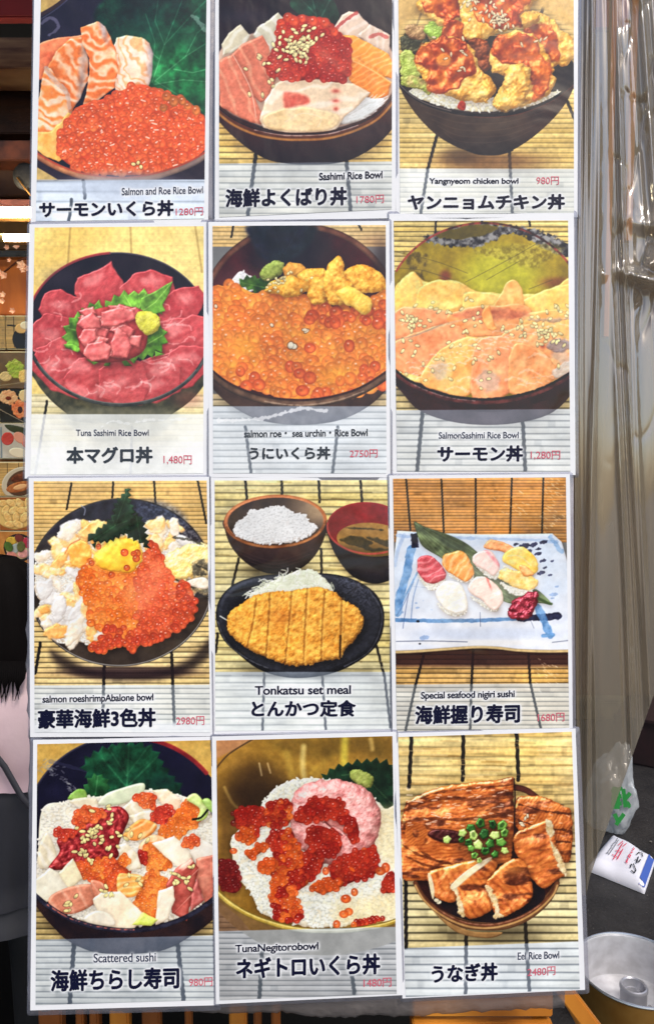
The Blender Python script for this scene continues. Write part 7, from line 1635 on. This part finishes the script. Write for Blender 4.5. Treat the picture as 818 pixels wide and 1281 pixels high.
for ci, (label, ox, oy, S, pq, iq, mg, order, texts) in enumerate(CARDS):
    base = D0 - .0014 - order * .00045
    pqa = np.array(pq, float); cx0, cx1 = pqa[:, 0].min(), pqa[:, 0].max(); cy0, cy1 = pqa[:, 1].min(), pqa[:, 1].max()
    ph = ci * 1.7

    def depth(u, v, lay=0.):
        a = np.clip((u - cx0) / (cx1 - cx0), 0, 1); b = np.clip((v - cy0) / (cy1 - cy0), 0, 1)
        bow = np.sin(math.pi * a) * .0016 + np.sin(math.pi * b) * .0014 + .0006 * np.sin(5.1 * a + 3.3 * b + ph) * np.sin(math.pi * a) + .0006 * np.sin(7 * b + ph * 2)
        return base - np.maximum(bow, 0) - lay

    def W(uv, lay): return vP(ox + uv[:, 0] / S, oy + uv[:, 1] / S, depth(uv[:, 0], uv[:, 1], lay))
    o_ = vP(np.array([ox + pq[3][0] / S]), np.array([oy + pq[3][1] / S]), np.array([base]))[0]
    card = thing("menu_card", label, "menu card", tuple(o_), "laminated food cards on the menu board")
    # film (rounded corners), paper, print, writing
    fq = [(pq[0][0] - mg[0], pq[0][1] - mg[1]), (pq[1][0] + mg[2], pq[1][1] - mg[1]), (pq[2][0] + mg[2], pq[2][1] + mg[3]), (pq[3][0] - mg[0], pq[3][1] + mg[3])]
    ring = []
    for k in range(4):
        p0, p1, p2 = (np.array(fq[(k + j) % 4], float) for j in (-1, 0, 1))
        r = 14; a_ = p1 + (p0 - p1) / np.linalg.norm(p0 - p1) * r; b_ = p1 + (p2 - p1) / np.linalg.norm(p2 - p1) * r
        for t in np.linspace(0, 1, 6): ring.append((1 - t) ** 2 * a_ + 2 * t * (1 - t) * p1 + t * t * b_)
        far = np.array(fq[(k + 1) % 4], float); far_a = far + (p1 - far) / np.linalg.norm(p1 - far) * r
        for t in np.linspace(0, 1, 14)[1:-1]: ring.append(b_ + (far_a - b_) * t)
    ring = np.array(ring); inner = ring.copy(); cc = pqa.mean(0); inner = cc + (ring - cc) * .90
    n = len(ring); Vt = np.concatenate([W(ring, -.0002), W(inner, .0), W(ring, -.0010)])
    Fc = [(k, (k + 1) % n, n + (k + 1) % n, n + k) for k in range(n)] + [(2 * n + k, 2 * n + (k + 1) % n, (k + 1) % n, k) for k in range(n)]
    pyd("laminate_edge", Vt, Fc, film, card, True)
    g_ = 24; s, t = np.meshgrid(np.linspace(0, 1, g_), np.linspace(0, 1, g_)); uv = quadmap(pq)(s.ravel(), t.ravel())
    pyd("paper", W(uv, .0004), [(r * g_ + c + g_, r * g_ + c + g_ + 1, r * g_ + c + 1, r * g_ + c) for r in range(g_ - 1) for c in range(g_ - 1)], paper, card, True)
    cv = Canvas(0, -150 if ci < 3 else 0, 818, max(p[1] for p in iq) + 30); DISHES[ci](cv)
    Mk = np.zeros((cv.h, cv.w), bool); shp = []
    for (body, x0, x1, y0, y1, sl, bold, kind, ink) in texts:
        v, f, Ly = text_shape(body, (.043 if kind == 'jp' else .022) if bold else (.010 if kind == 'en' else .006), kind)
        p2 = place_text(v, x0, x1, y0, y1, sl); shp.append((p2, f, kind, ink, Ly))
        if kind != 'pr' : raster(cv, p2, f, Mk)
    cv.finish(ci)
    Hh = np.clip(boxblur(boxblur(boxblur(Mk.astype(float), 4), 4), 4) * 3.2, 0, 1) * (.9 if ci not in (3, 4) else .4)
    cv.C += (np.array((246, 248, 252)) - cv.C) * Hh[..., None]
    qm = quadmap(iq)

    def pos(s, t): return W(qm(s, t), .0008)

    def colf(s, t):
        uv = qm(s, t); x = np.clip((uv[:, 0] - cv.u0) * cv.q, 0, cv.w - 1.01); y = np.clip((uv[:, 1] - cv.v0) * cv.q, 0, cv.h - 1.01)
        xi, yi = x.astype(int), y.astype(int); fx, fy = (x - xi)[:, None], (y - yi)[:, None]; C = cv.C
        return (C[yi, xi] * (1 - fx) + C[yi, xi + 1] * fx) * (1 - fy) + (C[yi + 1, xi] * (1 - fx) + C[yi + 1, xi + 1] * fx) * fy
    hgt = np.linalg.norm(np.array(iq[0], float) - np.array(iq[3], float)); wid = np.linalg.norm(np.array(iq[0], float) - np.array(iq[1], float))
    ink_grid("food_print", pos, colf, int(wid / S * 1.6), int(hgt / S * 1.6), card)
    for p2, f, kind, ink, Ly in shp:
        pyd({'en': "english_name", 'jp': "japanese_name", 'pr': "price"}[kind], W(p2, .0012 + Ly), f, INKS[ink], card)

# ---------------------------------------------------------------- clear vinyl curtain gathered beside the board
def curtain_depth(x, y):
    """folds (metres): crests run down and lean as the sheet hangs"""
    t = y / 1280.
    f = 0
    for (x0, lean, wd, am) in ((724, -2, 3.0, .012), (737, 4, 4.0, .022), (748, -8, 3.4, .018), (757, 20, 4.0, .020), (769, 26, 3.0, .016), (781, 22, 5.0, .024), (799, 44, 5.0, .022), (812, 50, 4.0, .018), (731, 0, 1.5, .006), (763, 24, 1.6, .006), (790, 36, 2, .008)):
        xc = x0 + lean * t * 2.0 + 3 * np.sin(t * 7 + x0); k = np.exp(-np.abs((x - xc) / wd) ** 1.5) * am
        f = f + k * (.55 + .45 * np.sin(t * 5 + x0 * 1.3)) * np.clip(1.15 - .45 * t, .2, 1)
    f = f * np.clip(1.4 - 1.0 * t, .15, 1.15) + .018 * (fbm(x * 1.8, y * .22, 60, 5, 1) - .5)
    rd = np.abs(fbm(x * 2.4 + y * .5, y * .8 - x * .6, 70, 9, 2) - .5); f = f - .005 * np.exp(-rd / .05) * ss(745, 800, x) * ss(700, 300, y)
    # horizontal sag folds near the right edge
    for (yc, am, wd) in ((282, .012, 14), (352, .026, 9)):
        yy = yc + (x - 818) * (-.22 if yc == 350 else .3); f = f + am * np.exp(-((y - yy) / wd) ** 2) * ss(762, 800, x)
    f = f + .035 * np.exp(-(((x - 822) / 14) ** 2 + ((y - 322) / 20) ** 2))
    return .985 - f + .05 * ss(730, 830, x) + .18 * ss(500, 1200, y) * .3


ny, nx = 420, 150
tt = np.linspace(0, 1, ny)[:, None] * np.ones((1, nx)); uu = np.linspace(0, 1, nx)[None, :] * np.ones((ny, 1))
YY = -60 + tt * 1180
XR = np.where(YY < 850, 880., 0); edge = np.interp(YY[:, 0], [-60, 780, 850, 930, 1000, 1060, 1098, 1120], [900, 860, 824, 796, 771, 750, 737, 733])
XL = np.interp(YY[:, 0], [-60, 600, 900, 1120], [700, 698, 696, 712])
XX = XL[:, None] + (edge - XL)[:, None] * uu
pts = vP(XX, YY, curtain_depth(XX, YY)).reshape(-1, 3)
Fc = [(r * nx + c, (r + 1) * nx + c, (r + 1) * nx + c + 1, r * nx + c + 1) for r in range(ny - 1) for c in range(nx - 1)]
vin = film_mat("clear_vinyl", (.80, .75, .68), rgb((164, 152, 130))[:3], .40, .27, .075, .06, 10, .45, (8, 8, 1))
o = pyd("vinyl_curtain", pts, Fc, vin, None, True)
tag(o, "clear vinyl curtain hanging in long shiny folds beside the menu board", "curtain")
